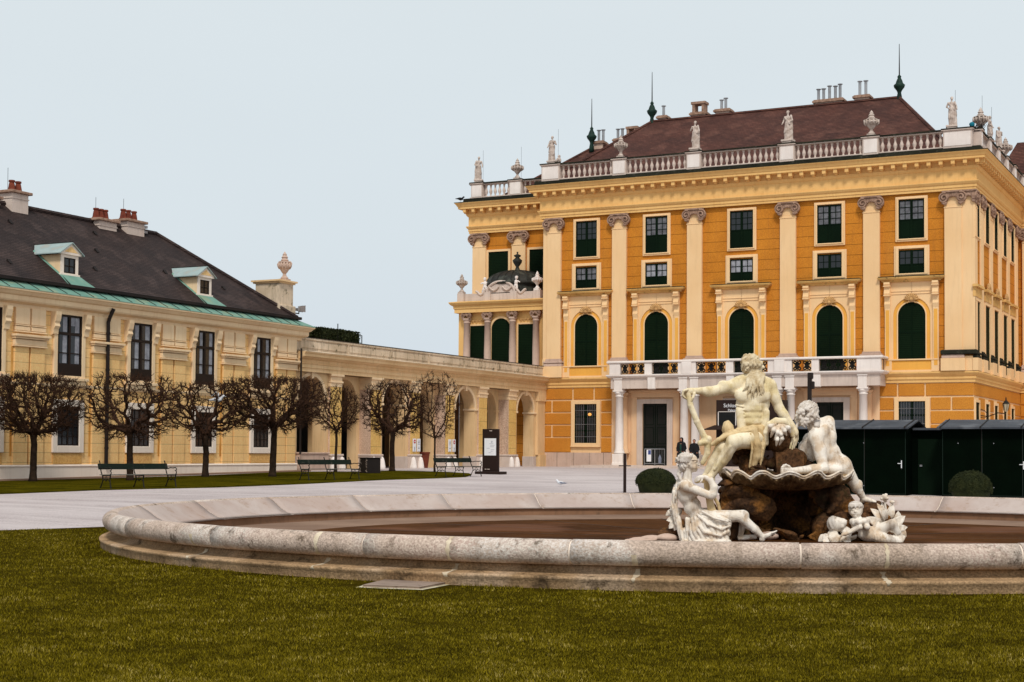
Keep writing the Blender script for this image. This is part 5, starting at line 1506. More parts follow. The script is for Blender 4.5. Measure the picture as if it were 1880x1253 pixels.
# his right arm, stretched out over the club
S.limb(J(1353, 706, .02), J(1312, 718, .12), r(12.5), r(8.6), .03).ell(J(1333, 708, .1), E3(15, 8.5, 8), rot=-18, k=.03).ell(J(1345, 718, .05), E3(13, 7, 8), rot=-15, k=.03)
S.limb(J(1312, 718, .12), J(1276, 718, .17), r(9), r(5.6), .03).ell(J(1302, 720, .14), E3(13, 9.5, 8.5), k=.03).ell(J(1311, 721, .1), E3(4, 4, 4), k=.02)
S.ell(J(1268, 719, .18), E3(10, 6.8, 6), rot=10, k=.02)
finger(S, [J(1262, 716, .24), J(1255, 718, .25), J(1253, 726, .24), J(1258, 731, .22)], r(2.5))
finger(S, [J(1264, 715, .20), J(1254, 720, .2), J(1255, 730, .2), J(1261, 733, .2)], r(2.6))
finger(S, [J(1266, 716, .16), J(1258, 723, .16), J(1259, 732, .16), J(1264, 735, .18)], r(2.5))
finger(S, [J(1268, 718, .12), J(1262, 726, .12), J(1264, 733, .13)], r(2.3))
finger(S, [J(1275, 723, .23), J(1272, 731, .26), J(1269, 737, .25)], r(2.8))
# his left arm, resting on the urn
S.limb(J(1413, 708, 0), J(1431, 751, .02), r(12), r(8.8), .03).ell(J(1421, 728, .05), E3(10, 16, 9), rot=22, k=.03)
S.limb(J(1431, 751, .02), J(1456, 784, .12), r(9), r(5.6), .03).ell(J(1438, 761, .06), E3(9, 12, 8.5), rot=35, k=.03)
S.ell(J(1460, 793, .14), E3(6, 9.5, 5.5), rot=10, k=.02)
for i, (dx, ln) in enumerate(((0, 28), (3.5, 31), (7, 28), (10, 22))):
    finger(S, [J(1455 + dx * .9, 797, .17 - i * .03), J(1454 + dx, 797 + ln * .45, .2 - i * .04), J(1450 + dx, 797 + ln, .19 - i * .04)], r(2.4))
finger(S, [J(1455, 790, .18), J(1450, 797, .22), J(1449, 803, .22)], r(2.6))
# legs
S.limb(J(1392, 806, .08), J(1346, 811, .52), r(20), r(12.5), .05).ell(J(1378, 806, .25), E3(24, 15, 17), rot=4, k=.05)
S.ell(J(1345, 812, .55), E3(11.5, 12.5, 11), k=.03)
S.limb(J(1345, 815, .53), J(1326, 846, .48), r(11.5), r(10), .03).limb(J(1326, 846, .48), J(1306, 874, .42), r(10), r(6.3), .03).ell(J(1335, 836, .42), E3(9.5, 17, 10), rot=-28, k=.03)
S.limb(J(1340, 820, .62), J(1312, 862, .52), r(3), r(2.4), .02)
S.limb(J(1306, 874, .42), J(1290, 883, .6), r(6.2), r(4.2), .02).ell(J(1307, 880, .4), E3(6, 6, 6), k=.02)
S.limb(J(1372, 806, -.05), J(1326, 820, .28), r(18), r(12), .05).ell(J(1325, 822, .3), E3(11.5, 12, 11), k=.03)
S.limb(J(1324, 824, .28), J(1309, 850, .2), r(11), r(9.6), .03).limb(J(1309, 850, .2), J(1296, 874, .15), r(9.6), r(6), .03).limb(J(1296, 874, .15), J(1280, 884, .3), r(6), r(4), .02)
def headbits(S):
    S.ell(J(1381, 669, .0), E3(15, 16, 14), k=.03).ell(J(1389, 676, .02), E3(10.5, 14, 10), k=.03)
    S.limb(J(1397, 668, .03), J(1402, 675, .03), r(1.6), r(2.4), .012).limb(J(1390, 664, .12), J(1399, 665, .03), r(2), r(2), .02)
    S.ell(J(1394, 669, .11), E3(3, 2.4, 2.4), k=.02, sub=True).ell(J(1392.5, 669, .095), E3(2, 1.8, 2), k=.008)
    S.ell(J(1390, 674, .12), E3(3.5, 3, 2.5), k=.02)
headbits(S)
S.build('body', 'goldmarble', god, .0125, post=lambda X: .0016 * waves(X, 22, 5, 2))
S = Sculpt()                                             # hair and beard
cu = curls(38, .022, 3)
S.ell(J(1377, 665, .0), E3(16.5, 15, 16), k=.02, d=cu).ell(J(1370, 675, .03), E3(9, 12, 13), k=.02, d=cu)
for a in range(0, 360, 32):
    S.ell(J(1378 + 13 * math.cos(R(a)), 663 + 10 * math.sin(R(a)) * -1 if math.sin(R(a)) > 0 else 663 + 4, .1 * math.cos(R(a * 2))), E3(5, 4.5, 5), k=.01, d=cu)
for i in range(9):
    x = 1363 + 4.2 * i; S.path([J(x, 660 + (i % 3) * 3, .13), J(x + 2, 668 + (i % 2) * 3, .15), J(x - 1, 676, .13)], [r(2.2), r(2.6), r(1.2)], .006)
S.ell(J(1391, 690, .07), E3(9.5, 11, 9), k=.02, d=cu)
S.limb(J(1398, 681, .05), J(1389, 684, .13), r(2), r(2.6), .01)
rr = random.Random(4)
for i in range(15):
    x0 = 1379 + i * 1.5; x1 = 1366 + i * 2.5 + rr.uniform(-2, 2); y1 = 716 + rr.uniform(0, 18); ph = rr.uniform(0, 6)
    pts = []; rad = []
    for q in range(8):
        f = q / 7; pts.append(J(x0 + (x1 - x0) * f + 1.8 * math.sin(ph + f * 8), 688 + (y1 - 688) * f, .12 + .13 * min(1, f * 1.6))); rad.append(r(3.2 * (1 - f) + .9))
    S.path(pts, rad, .006)
S.build('hair_and_beard', 'hairmarble', god, .0115)
S = Sculpt()                                             # club
S.path([J(1264, 724, .2), J(1268, 745, .22), J(1280, 775, .26), J(1296, 808, .3)], [r(4.6), r(5), r(5.4), r(6)], .02)
S.ell(J(1293, 812, .31), E3(11, 6, 8), rot=10, k=.02).ell(J(1301, 806, .32), E3(6, 6, 7), k=.02).ell(J(1286, 814, .33), E3(5, 5, 5), k=.02)
S.path([J(1300, 812, .3), J(1299, 832, .28), J(1290, 850, .25)], [r(7), r(5), r(4.5)], .02)
S.limb(J(1262, 716, .2), J(1264, 724, .2), r(3.6), r(4.2), .01)
S.build('club', 'goldmarble', god, .0125, post=lambda X: .006 * waves(X, 14, 9, 2))
S = Sculpt()                                             # drapery over his lap
fd = folds((.25, 1, .2), 60, .016, 2)
S.ell(J(1337, 790, .18), E3(11, 17, 12), rot=8, k=.04, d=curls(12, .012, 1))
S.path([J(1312, 815, .36), J(1330, 802, .32), J(1356, 792, .30), J(1384, 787, .27), J(1404, 786, .15)], [r(4), r(5.5), r(6), r(6.5), r(6)], .03, folds((.3, 1, .2), 55, .006, 2))
S.path([J(1308, 816, .38), J(1319, 808, .42), J(1335, 800, .42), J(1352, 795, .38)], [r(3.5), r(4.2), r(3.8), r(3)], .015)
S.path([J(1340, 800, .40), J(1362, 794, .38), J(1385, 789, .34)], [r(2.6)] * 3, .012)
fv = folds((1, .06, .1), 46, .008, 6)
S.path([J(1384, 792, .32), J(1389, 815, .36), J(1387, 838, .33), J(1381, 856, .3)], [r(7), r(8.5), r(8.5), r(6.5)], .03, fv)
S.path([J(1397, 790, .25), J(1399, 818, .27), J(1395, 846, .24)], [r(6), r(6.5), r(5)], .03, fv)
for x in (1379, 1385, 1392, 1399): S.path([J(x - 1, 796, .40 - (x - 1379) * .005), J(x + 2, 825, .45 - (x - 1379) * .006), J(x - 3, 852 + (x % 3) * 3, .40 - (x - 1379) * .006)], [r(1.7), r(2.2), r(1.6)], .012)
S.build('drapery', 'drape', god, .0125)

# ---- overturned urn with spilling leaves
ur = sthing('carved_urn', 'overturned stone urn with leaves spilling out under the god\'s resting arm', 'urn')
S = Sculpt()
S.ell(J(1430, 806, .05), E3(25, 27, 24), k=.03).ell(J(1430, 790, .22), E3(26, 20, 9), k=.03)
S.ell(J(1430, 802, .32), E3(17, 17, 8), k=.02, sub=True)
S.build('vessel', 'rock', ur, .015, post=lambda X: .008 * waves(X, 12, 3, 2))
S = Sculpt()
S.path([J(1407, 815, .27), J(1406, 795, .3), J(1412, 780, .31), J(1425, 773, .31), J(1440, 774, .31), J(1451, 784, .29), J(1455, 800, .26)], [r(4), r(5), r(5.5), r(6), r(6), r(5), r(4)], .02)
S.build('lip', 'goldmarble', ur, .0125, post=lambda X: .004 * waves(X, 20, 4, 2))
S = Sculpt()
for (x0, y0, x1, y1, x2, y2, wd) in ((1428, 782, 1420, 790, 1415, 803, 4.5), (1430, 780, 1428, 795, 1422, 808, 4), (1432, 780, 1440, 792, 1444, 800, 4.2), (1436, 780, 1447, 786, 1451, 795, 4.5), (1430, 790, 1427, 808, 1425, 819, 3.6), (1434, 792, 1436, 806, 1431, 817, 3.6), (1424, 779, 1414, 783, 1410, 796, 4.5), (1433, 786, 1434, 798, 1436, 803, 4)):
    S.path([J(x0, y0, .36), J(x1, y1, .5), J(x2, y2, .44)], [r(2), r(wd), r(1.4)], .008)
S.build('leaves', 'marble', ur, .011)

# ---- leaning figure on the right, seen from the back
mu = sthing('leaning_figure_statue', 'nude marble figure seen from behind, leaning on the shell rim at the right', 'statue', 'marble figures of the fountain')
S = Sculpt()
S.ell(J(1510, 806, .0), E3(25, 30, 19), rot=-22, k=.06).ell(J(1519, 780, -.04), E3(13, 17, 13), rot=-20, k=.09).ell(J(1497, 803, .16), E3(14, 17, 13), k=.05)
S.ell(J(1487, 822, -.06), E3(14, 27, 14), rot=8, k=.05).ell(J(1520, 832, .02), E3(24, 22, 19), rot=-30, k=.06)
S.ell(J(1542, 852, .02), E3(22, 18, 21), rot=-35, k=.06).ell(J(1530, 862, .12), E3(22, 13, 17), k=.05)
S.limb(J(1508, 780, .2), J(1534, 840, .24), r(1.6), r(1.6), .03, sub=True)                    # spine
S.ell(J(1513, 792, .15), E3(9, 13, 7), rot=-20, k=.04).ell(J(1525, 808, .1), E3(9, 16, 9), rot=-15, k=.04)
S.limb(J(1486, 770, .02), J(1500, 793, .03), r(10), r(13), .04).limb(J(1490, 777, .02), J(1518, 775, -.03), r(8), r(9), .04)
S.limb(J(1499, 806, .2), J(1512, 858, .34), r(12.5), r(8.8), .03).ell(J(1507, 832, .27), E3(11, 17, 10), rot=-12, k=.03)
S.limb(J(1512, 860, .34), J(1455, 865, .5), r(9), r(5.8), .03).ell(J(1496, 862, .4), E3(16, 9, 9), k=.03).ell(J(1514, 862, .33), E3(8, 8, 8), k=.02)
S.ell(J(1446, 863, .52), E3(9, 7.5, 6.5), k=.02)
for i in range(4): finger(S, [J(1442, 857 + i * 3.5, .56 - i * .01), J(1436, 858 + i * 3.5, .58), J(1434, 863 + i * 2.5, .54)], r(2.3))
finger(S, [J(1449, 857, .56), J(1443, 854, .58), J(1438, 855, .57)], r(2.4))
S.limb(J(1476, 820, -.1), J(1471, 852, -.05), r(10), r(8), .03)
S.limb(J(1547, 858, .05), J(1571, 892, -.02), r(17), r(9.5), .05).limb(J(1571, 892, -.02), J(1585, 915, -.08), r(9.5), r(5.4), .03).ell(J(1573, 893, -.04), E3(9.5, 13, 9), rot=-30, k=.03)
S.limb(J(1585, 916, -.08), J(1606, 922, .02), r(5.4), r(3.3), .02).ell(J(1584, 920, -.1), E3(6, 4.5, 5), k=.02)
for i in range(5): S.limb(J(1602, 921 + i * .6, .04 - i * .02), J(1608, 922 + i * .6, .05 - i * .02), r(1.4), r(1.2), .005)
S.ell(J(1482, 757, .02), E3(16, 18, 15), k=.03).ell(J(1472, 766, .0), E3(10, 12, 10), k=.03).limb(J(1464, 760, 0), J(1460, 768, 0), r(1.6), r(2.2), .01).ell(J(1467, 779, 0), E3(5, 4, 5), k=.02)
S.build('body', 'marble', mu, .0125, post=lambda X: .0016 * waves(X, 22, 6, 2))
S = Sculpt(); cu = curls(34, .022, 8)
S.ell(J(1484, 754, .05), E3(19, 18, 16), k=.02, d=cu).ell(J(1494, 770, .05), E3(10.5, 13, 11), k=.02, d=cu).ell(J(1468, 764, .07), E3(8, 16, 9), rot=-10, k=.02, d=cu)
rr = random.Random(8)
for i in range(22):
    x = 1468 + rr.uniform(0, 34); y = 742 + rr.uniform(0, 34)
    S.path([J(x, y, .2), J(x + rr.uniform(-4, 4), y + 5, .23), J(x + rr.uniform(-5, 5), y + 10, .2)], [r(1.8), r(3), r(1.6)], .008)
for i in range(6): S.path([J(1470 - i, 770 + i * 1.5, .1), J(1465 - i * .6, 780 + i, .12), J(1463, 786, .08)], [r(2.6), r(2.4), r(1)], .008)
for i in range(7): S.path([J(1494 + i * 1.6, 772 + (i % 3) * 2, .14), J(1497 + i, 782, .16), J(1494 + i * 1.4, 789 + (i % 2) * 4, .1)], [r(3), r(2.6), r(1.2)], .008)
S.build('hair', 'hairwhite', mu, .0115)

# ---- seated nymph
ny = sthing('nymph_statue', 'white marble nymph with draped lap, seated in profile at the lower left', 'statue', 'marble figures of the fountain')
S = Sculpt(); W = .55
face_right(S, (1266, 850, W), 17)
S.ell(J(1276, 848, W + .115), E3(3.4, 2, 2.4), k=.012, sub=True).ell(J(1275.5, 848.6, W + .098), E3(2.4, 1.6, 2), k=.006).limb(J(1271, 844.5, W + .13), J(1280, 844, W + .08), r(1.2), r(1.2), .012).limb(J(1281, 859, W + .06), J(1284.5, 858.5, W + .01), r(1.3), r(1.3), .006).ell(J(1273, 858, W + .1), E3(4.5, 4.5, 3.5), k=.03)
S.limb(J(1262, 862, W), J(1261, 884, W - .02), r(7.6), r(9), .03)
S.ell(J(1259, 894, W - .02), E3(16, 12, 22), rot=-20, k=.05).ell(J(1262, 908, W), E3(17, 20, 17), rot=-12, k=.05).ell(J(1271, 930, W), E3(15.5, 17, 15), rot=-20, k=.05)
S.ell(J(1288, 951, W), E3(21, 17, 19), rot=-15, k=.05).ell(J(1275, 905, W + .12), E3(8.5, 8, 7), k=.03).ell(J(1271, 910, W - .13), E3(8, 8, 7), k=.03)
S.limb(J(1260, 893, W + .19), J(1305, 911, W + .28), r(8.8), r(6.8), .03).ell(J(1258, 892, W + .17), E3(9.5, 9, 9), k=.03).ell(J(1308, 909, W + .28), E3(7.4, 7.6, 7), k=.02)
S.path([J(1309, 907, W + .28), J(1311, 895, W + .27), J(1305, 882, W + .24), J(1295, 877, W + .22)], [r(7.2), r(6.6), r(5.2), r(4.2)], .025)
S.ell(J(1288, 877, W + .2), E3(7, 4.5, 4), k=.02)
for i in range(4): finger(S, [J(1284, 875 + i * 2, W + .22), J(1279, 877 + i * 2.4, W + .22), J(1276, 881 + i * 1.6, W + .19)], r(1.7))
finger(S, [J(1290, 879, W + .22), J(1288, 884, W + .24), J(1285, 887, W + .23)], r(1.8))
S.limb(J(1262, 892, W - .2), J(1292, 905, W - .15), r(8), r(6), .03)
S.limb(J(1295, 952, W + .1), J(1364, 947, W + .22), r(15), r(9.5), .04).limb(J(1292, 955, W - .12), J(1362, 946, W - .02), r(14.5), r(9.5), .04)
S.ell(J(1365, 947, W + .22), E3(10, 9.5, 9), k=.03)
S.limb(J(1360, 950, W + .24), J(1386, 972, W + .26), r(9.2), r(7.2), .03).limb(J(1386, 972, W + .26), J(1400, 986, W + .27), r(7.2), r(4.6), .02).ell(J(1372, 962, W + .2), E3(14, 8.5, 8), rot=-42, k=.03)
S.limb(J(1400, 987, W + .27), J(1420, 979, W + .3), r(4.8), r(3.4), .02).ell(J(1399, 991, W + .27), E3(5, 4, 4.4), k=.02)
for i in range(5): S.limb(J(1418, 979 + i * 1.2, W + .34 - i * .03), J(1426 - i, 975 + i * 1.4, W + .34 - i * .03), r(1.6 if i else 2), r(1.3), .004)
S.limb(J(1366, 950, W - .02), J(1359, 984, W - .0), r(8), r(5), .03).limb(J(1359, 988, W + .02), J(1386, 986, W + .16), r(5.2), r(4.2), .02)
for i in range(5): S.limb(J(1384, 984 + i * 1.4, W + .19 - i * .03), J(1391 - i, 983 + i * 1.7, W + .21 - i * .03), r(1.7), r(1.4), .004)
S.build('body', 'marble', ny, .0115, post=lambda X: .0014 * waves(X, 24, 2, 2))
S = Sculpt(); cu = curls(42, .018, 5)
S.ell(J(1257.5, 844, W - .01), E3(13.5, 13, 14.5), rot=-25, k=.02, d=cu).ell(J(1254, 856, W), E3(8, 10, 12.5), k=.02, d=cu).ell(J(1247, 845, W), E3(7.5, 7, 7.5), k=.02, d=cu).ell(J(1253, 858, W), E3(6, 8, 8), k=.02, d=cu)
S.path([J(1250, 860, W), J(1246, 872, W), J(1251, 884, W + .04)], [r(4.5), r(3.6), r(2.5)], .01, curls(30, .01, 2))
for i in range(10): S.path([J(1250 + i * 2.4, 834 + (i % 3) * 2.5, W + .08), J(1250 + i * 2.1, 839, W + .12), J(1248 + i * 1.8, 846 + (i % 2) * 3, W + .13)], [r(1.6), r(2.4), r(1.3)], .007)
S.build('hair', 'hairwhite', ny, .0115)
S = Sculpt(); fd = folds((1, .35, .3), 46, .018, 3); f2 = folds((.35, 1, .1), 48, .02, 4)
S.ell(J(1302, 955, W + .06), E3(28, 19, 24), rot=-6, k=.04, d=f2).ell(J(1325, 953, W + .1), E3(22, 15, 20), k=.04, d=f2)
for (x, y1, wd) in ((1274, 992, 8), (1290, 994, 9), (1306, 995, 10), (1322, 995, 9.5), (1333, 990, 7)):
    S.path([J(x + 3, 955, W + .2), J(x, 975, W + .22), J(x - 1, y1, W + .22)], [r(wd), r(wd * 1.05), r(wd)], .03, fd)
S.path([J(1280, 945, W + .25), J(1300, 963, W + .33), J(1325, 972, W + .33), J(1340, 966, W + .31)], [r(2.2)] * 4, .03)
S.path([J(1276, 958, W + .25), J(1295, 978, W + .33), J(1322, 984, W + .33), J(1338, 976, W + .3)], [r(2.2)] * 4, .03)
S.path([J(1290, 940, W + .26), J(1312, 952, W + .36), J(1336, 958, W + .34)], [r(2.2)] * 3, .012)
S.path([J(1255, 995, W + .15), J(1290, 996, W + .3), J(1338, 996, W + .3)], [r(5)] * 3, .02, curls(30, .01, 3))
S.build('drapery', 'marble', ny, .0125)
S = Sculpt(); fv = folds((1, .1, .3), 50, .014, 6)
S.path([J(1248, 882, W - .1), J(1239, 905, W - .08), J(1238, 935, W - .05), J(1246, 962, W), J(1256, 992, W + .05)], [r(4.5), r(5.5), r(6), r(6), r(7)], .02, fv)
S.path([J(1262, 955, W + .1), J(1264, 975, W + .12), J(1262, 994, W + .12)], [r(5), r(6), r(6)], .02, fv)
S.path([J(1252, 885, W + .1), J(1243, 900, W + .08), J(1240, 915, W + .06)], [r(2), r(2.4), r(2)], .01)
S.build('hanging_cloth', 'marble', ny, .0125)
S = Sculpt()
S.path([J(1296, 880, W + .1), J(1300, 905, W + .1), J(1306, 935, W + .1), J(1318, 955, W)], [r(5), r(6), r(7), r(6)], .02)
S.path([J(1306, 905, W + .06), J(1318, 925, W + .06), J(1324, 945, W)], [r(3), r(3), r(3)], .02)
S.build('reed_staff', 'drape', ny, .0125)

# ---- two children at the lower right
def child_face(S, x, y, s, w_, turn=.25):
    S.ell(J(x, y, w_), E3(s, s * 1.06, s * .98), k=.02).ell(J(x + turn * s * .2, y + .35 * s, w_ + r(.35 * s)), E3(.72 * s, .6 * s, .62 * s), k=.02)
    fx = x + turn * s * .5
    for sx in (-1, 1):
        S.ell(J(fx + sx * .33 * s, y + .08 * s, w_ + r(.98 * s)), E3(.17 * s, .11 * s, .14 * s), k=.015, sub=True)
        S.ell(J(fx + sx * .33 * s, y + .1 * s, w_ + r(.86 * s)), E3(.13 * s, .09 * s, .12 * s), k=.006)
        S.ell(J(fx + sx * .45 * s, y + .5 * s, w_ + r(.72 * s)), E3(.26 * s, .24 * s, .24 * s), k=.02)
    S.ell(J(fx, y + .3 * s, w_ + r(1.02 * s)), E3(.12 * s, .15 * s, .16 * s), k=.012)
    S.limb(J(fx - .14 * s, y + .62 * s, w_ + r(.92 * s)), J(fx + .14 * s, y + .62 * s, w_ + r(.92 * s)), r(.07 * s), r(.07 * s), .006)
    S.ell(J(fx, y + .88 * s, w_ + r(.7 * s)), E3(.2 * s, .16 * s, .18 * s), k=.015)
CW = .5
c1 = sthing('child_statue', 'chubby marble child with curled fish tail legs, looking out at the lower right', 'statue', 'marble figures of the fountain')
S = Sculpt()
child_face(S, 1571, 936, 13, CW, -.1)
S.limb(J(1572, 946, CW), J(1574, 956, CW), r(7), r(9), .02)
S.ell(J(1577, 965, CW), E3(15, 14, 13), rot=-20, k=.04).ell(J(1593, 980, CW + .02), E3(21, 14.5, 14), rot=-12, k=.04).ell(J(1612, 982, CW), E3(14, 12.5, 12), k=.04)
S.limb(J(1586, 957, CW + .08), J(1592, 968, CW + .22), r(6.6), r(5.8), .02).limb(J(1592, 956, CW + .15), J(1575, 960, CW + .26), r(6.2), r(4.2), .02).ell(J(1571, 958, CW + .27), E3(4.2, 3.6, 3.4), k=.01)
S.limb(J(1565, 958, CW + .05), J(1578, 968, CW + .25), r(6), r(5.2), .02).limb(J(1578, 968, CW + .25), J(1556, 979, CW + .3), r(5.2), r(3.8), .02).ell(J(1551, 981, CW + .3), E3(5, 3.6, 3.4), k=.01)
for i in range(4):
    finger(S, [J(1569, 956 + i * 1.4, CW + .3), J(1566, 957 + i * 1.6, CW + .31), J(1564, 959 + i * 1.4, CW + .29)], r(1.1))
    finger(S, [J(1548, 979 + i * 1.3, CW + .32), J(1545, 981 + i * 1.4, CW + .32), J(1544, 984 + i, CW + .3)], r(1.1))
S.limb(J(1610, 975, CW), J(1638, 963, CW + .1), r(11.5), r(9), .03).limb(J(1638, 963, CW + .1), J(1648, 978, CW + .1), r(8.5), r(6), .03)
S.limb(J(1612, 987, CW + .1), J(1650, 995, CW + .12), r(10), r(8), .03, folds((1, .2, 0), 70, .006, 2))
S.build('body', 'marble', c1, .011)
S = Sculpt(); cu = curls(45, .012, 7)
S.ell(J(1571, 930, CW - .02), E3(13.5, 9.5, 13.5), k=.02, d=cu)
for i in range(7): S.path([J(1561 + i * 3.3, 926, CW + .1), J(1560 + i * 3.5, 930 + (i % 2) * 2, CW + .125)], [r(2.4), r(1.6)], .006)
S.build('hair', 'hairwhite', c1, .011)
c2_ = sthing('child_statue', 'marble child lying back with its head thrown upwards beside the leafy cloth', 'statue', 'marble figures of the fountain')
S = Sculpt(); x0, y0_ = 1536, 963
S.ell(J(x0, y0_, CW + .05), E3(15, 13.5, 13), rot=-10, k=.02).ell(J(x0 + 11, y0_ - 3, CW + .08), E3(7.5, 8, 9), k=.02).ell(J(x0 + 17, y0_ - 6, CW + .1), E3(2.4, 2, 2.4), k=.01)
S.ell(J(x0 + 8, y0_ - 9, CW + .14), E3(2.6, 2, 2), k=.01, sub=True).ell(J(x0 + 10, y0_ + 4, CW + .14), E3(4, 4, 4), k=.02)
S.limb(J(x0 + 8, y0_ + 6, CW + .04), J(x0 + 18, y0_ + 14, CW + .02), r(7), r(9), .03).ell(J(x0 + 24, y0_ + 20, CW), E3(14, 10, 10), k=.03)
S.limb(J(x0 + 14, y0_ + 14, CW + .1), J(x0 + 20, y0_ + 26, CW + .16), r(5), r(4.2), .02)
S.build('body', 'marble', c2_, .011)
S = Sculpt(); S.ell(J(x0 - 5, y0_ - 1, CW + .04), E3(13, 14, 13), k=.02, d=curls(40, .012, 9)); S.build('hair', 'hairwhite', c2_, .011)

# ---- leafy cloth, reeds and flowers carved around the children
def leaf(mb, base, tip, wd, bend, n=7, cup=.3):
    base = Vector(base); tip = Vector(tip); ax = tip - base; L_ = ax.length; axn = ax.normalized()
    bend = Vector(bend); sd_ = axn.cross(bend).normalized(); up = sd_.cross(axn)
    rows = []
    for i in range(n + 1):
        f = i / n; c = base + ax * f + up * (math.sin(f * PI) * L_ * .22 - f * f * L_ * .1)
        w_ = wd * math.sin(PI * min(1, f * .93 + .07)) ** .7
        rows.append([c - sd_ * w_ + up * w_ * cup, c - sd_ * w_ * .5 + up * w_ * cup * .2, c, c + sd_ * w_ * .5 + up * w_ * cup * .2, c + sd_ * w_ + up * w_ * cup])
    top = [v for r_ in rows for v in r_]; bot = [v - up * .014 for v in top]; k = len(top)
    fs = []
    for i in range(n):
        for j in range(4):
            a = i * 5 + j; fs.append((a, a + 1, a + 6, a + 5)); fs.append((k + a, k + a + 5, k + a + 6, k + a + 1))
        for j in (0, 4): a = i * 5 + j; fs.append((a, a + 5, k + a + 5, k + a))
    mb.poly([tuple(v) for v in top + bot], fs)
lf = sthing('carved_plant', 'white marble leaves and flower stem rising behind the children', 'carved plant', 'carved plants of the fountain')
mb = MB()
for (a, b, c_, d_, wd, w_) in ((1622, 960, 1620, 922, 6, .2), (1625, 958, 1612, 925, 7, .3), (1628, 958, 1640, 926, 7, .2), (1622, 962, 1600, 934, 8, .3), (1632, 968, 1662, 948, 9, .3), (1634, 975, 1666, 968, 8, .35), (1616, 968, 1592, 950, 9, .4), (1640, 982, 1660, 992, 9, .4), (1648, 975, 1664, 985, 8, .2), (1618, 965, 1606, 972, 9, .55), (1630, 966, 1622, 976, 8, .5), (1644, 962, 1650, 940, 8, .15), (1650, 985, 1656, 996, 9, .5)):
    leaf(mb, J(a, b, w_ - .1), J(c_, d_, w_), r(wd), (0.1, .2, 1))
mb.build('leaf_cluster', 'marble', lf, smooth=True)
S = Sculpt(); S.path([J(1626, 965, .2), J(1627, 940, .22), J(1624, 920, .22)], [r(2.4), r(2), r(1.8)], .01)
for i in range(12): S.ell(J(1624 + 7 * math.cos(i * 2.4) * (i / 12), 914 + 6 * math.sin(i * 2.4) * (i / 12), .22 + .05 * math.sin(i)), E3(3.4, 3.4, 3.4), k=.01)
S.ell(J(1638, 922, .2), E3(5, 3, 3), k=.01); S.limb(J(1628, 940, .2), J(1638, 924, .2), r(1.2), r(1.4), .01)
S.build('flower_stem', 'marble', lf, .0115)
lf2 = sthing('carved_plant', 'curling marble leaves under the reclining child\'s head at the lower right', 'carved plant', 'carved plants of the fountain')
mb = MB()
for (a, b, c_, d_, wd, w_) in ((1518, 985, 1503, 998, 8, .5), (1522, 982, 1514, 998, 9, .6), (1530, 980, 1532, 1000, 11, .62), (1538, 984, 1546, 999, 9, .6), (1545, 988, 1562, 998, 8, .6), (1520, 978, 1540, 986, 8, .55), (1512, 990, 1520, 1002, 6, .65)):
    leaf(mb, J(a, b, w_), J(c_, d_, w_ + .1), r(wd), (0, .6, 1))
mb.build('leaf_cluster', 'marble', lf2, smooth=True)
lf3 = sthing('carved_plant', 'pale marble leaves on the rock behind the seated nymph\'s back', 'carved plant', 'carved plants of the fountain')
mb = MB()
for (a, b, c_, d_, wd, w_) in ((1245, 950, 1226, 938, 7, .3), (1243, 945, 1230, 928, 6, .35), (1246, 955, 1224, 955, 7, .35), (1244, 958, 1228, 970, 7, .4), (1246, 960, 1238, 974, 6, .45), (1250, 945, 1240, 935, 6, .4), (1238, 940, 1222, 946, 6, .2), (1258, 968, 1266, 985, 7, .6), (1262, 950, 1270, 965, 6, .55)):
    leaf(mb, J(a, b, w_), J(c_, d_, w_ + .05), r(wd), (0, .4, 1))
mb.build('leaf_cluster', 'marble', lf3, smooth=True)

# ---- shell
sh = sthing('shell_basin', 'wide scalloped stone shell carried by the rocks beneath the figures', 'shell')
mb = MB(); n1, n2 = 240, 14
def shp(t, f, lift=0):
    wv = math.cos(t * 15 + .6) * .05 * max(0, f - .35) ** 1.2 / .6
    rx, rz = 1.19, .84
    x = rx * f * math.cos(t) * (1 + .03 * math.cos(t * 15) * f); z = rz * f * math.sin(t) * (1 + .05 * math.cos(t * 15 + .6) * f)
    y = -.10 * (1 - f ** 1.8) + wv + .02 * math.sin(f * 40) * (f > .8) + lift
    n_ = .022 * waves(np.array([[x, y, z]]), 5, 3, 3)[0]; return (x * (1 + n_), y + n_ * f, z * (1 + n_))
base = J(1443, 872, .1)
top = [[tuple(base + np.array(shp(2 * PI * i / n1, (j + .001) / n2))) for i in range(n1)] for j in range(n2 + 1)]
def under(i, j):
    f = (j + .001) / n2; p = np.array(shp(2 * PI * i / n1, f * .985)); p[1] -= .055 + .13 * (1 - f ** 3) + .022 * math.sin(i * 1.9) * f
    return tuple(base + p)
bot = [[under(i, j) for i in range(n1)] for j in range(n2 + 1)]
pts = [p for row in top for p in row] + [p for row in bot for p in row]; K = n1 * (n2 + 1); fs = []
for j in range(n2):
    for i in range(n1):
        a = j * n1 + i; b = j * n1 + (i + 1) % n1
        fs.append((a, b, b + n1, a + n1)); fs.append((K + a, K + a + n1, K + b + n1, K + b))
for i in range(n1):
    a = n2 * n1 + i; b = n2 * n1 + (i + 1) % n1; fs.append((a, b, K + b, K + a))
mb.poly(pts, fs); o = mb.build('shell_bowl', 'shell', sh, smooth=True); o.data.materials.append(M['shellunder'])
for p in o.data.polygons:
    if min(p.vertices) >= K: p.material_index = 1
for off, yy in ((.0, 0.012), (-.045, -.028)):
    mb = MB(); ring = []
    for i in range(n1 + 1):
        p = np.array(shp(2 * PI * i / n1, 1.0 + off * .3)); p[1] += yy - .0; ring.append(tuple(base + p))
    mb.tube(ring, .022 if off == 0 else .018, 6); mb.build('shell_lip', 'marble', sh, smooth=True)

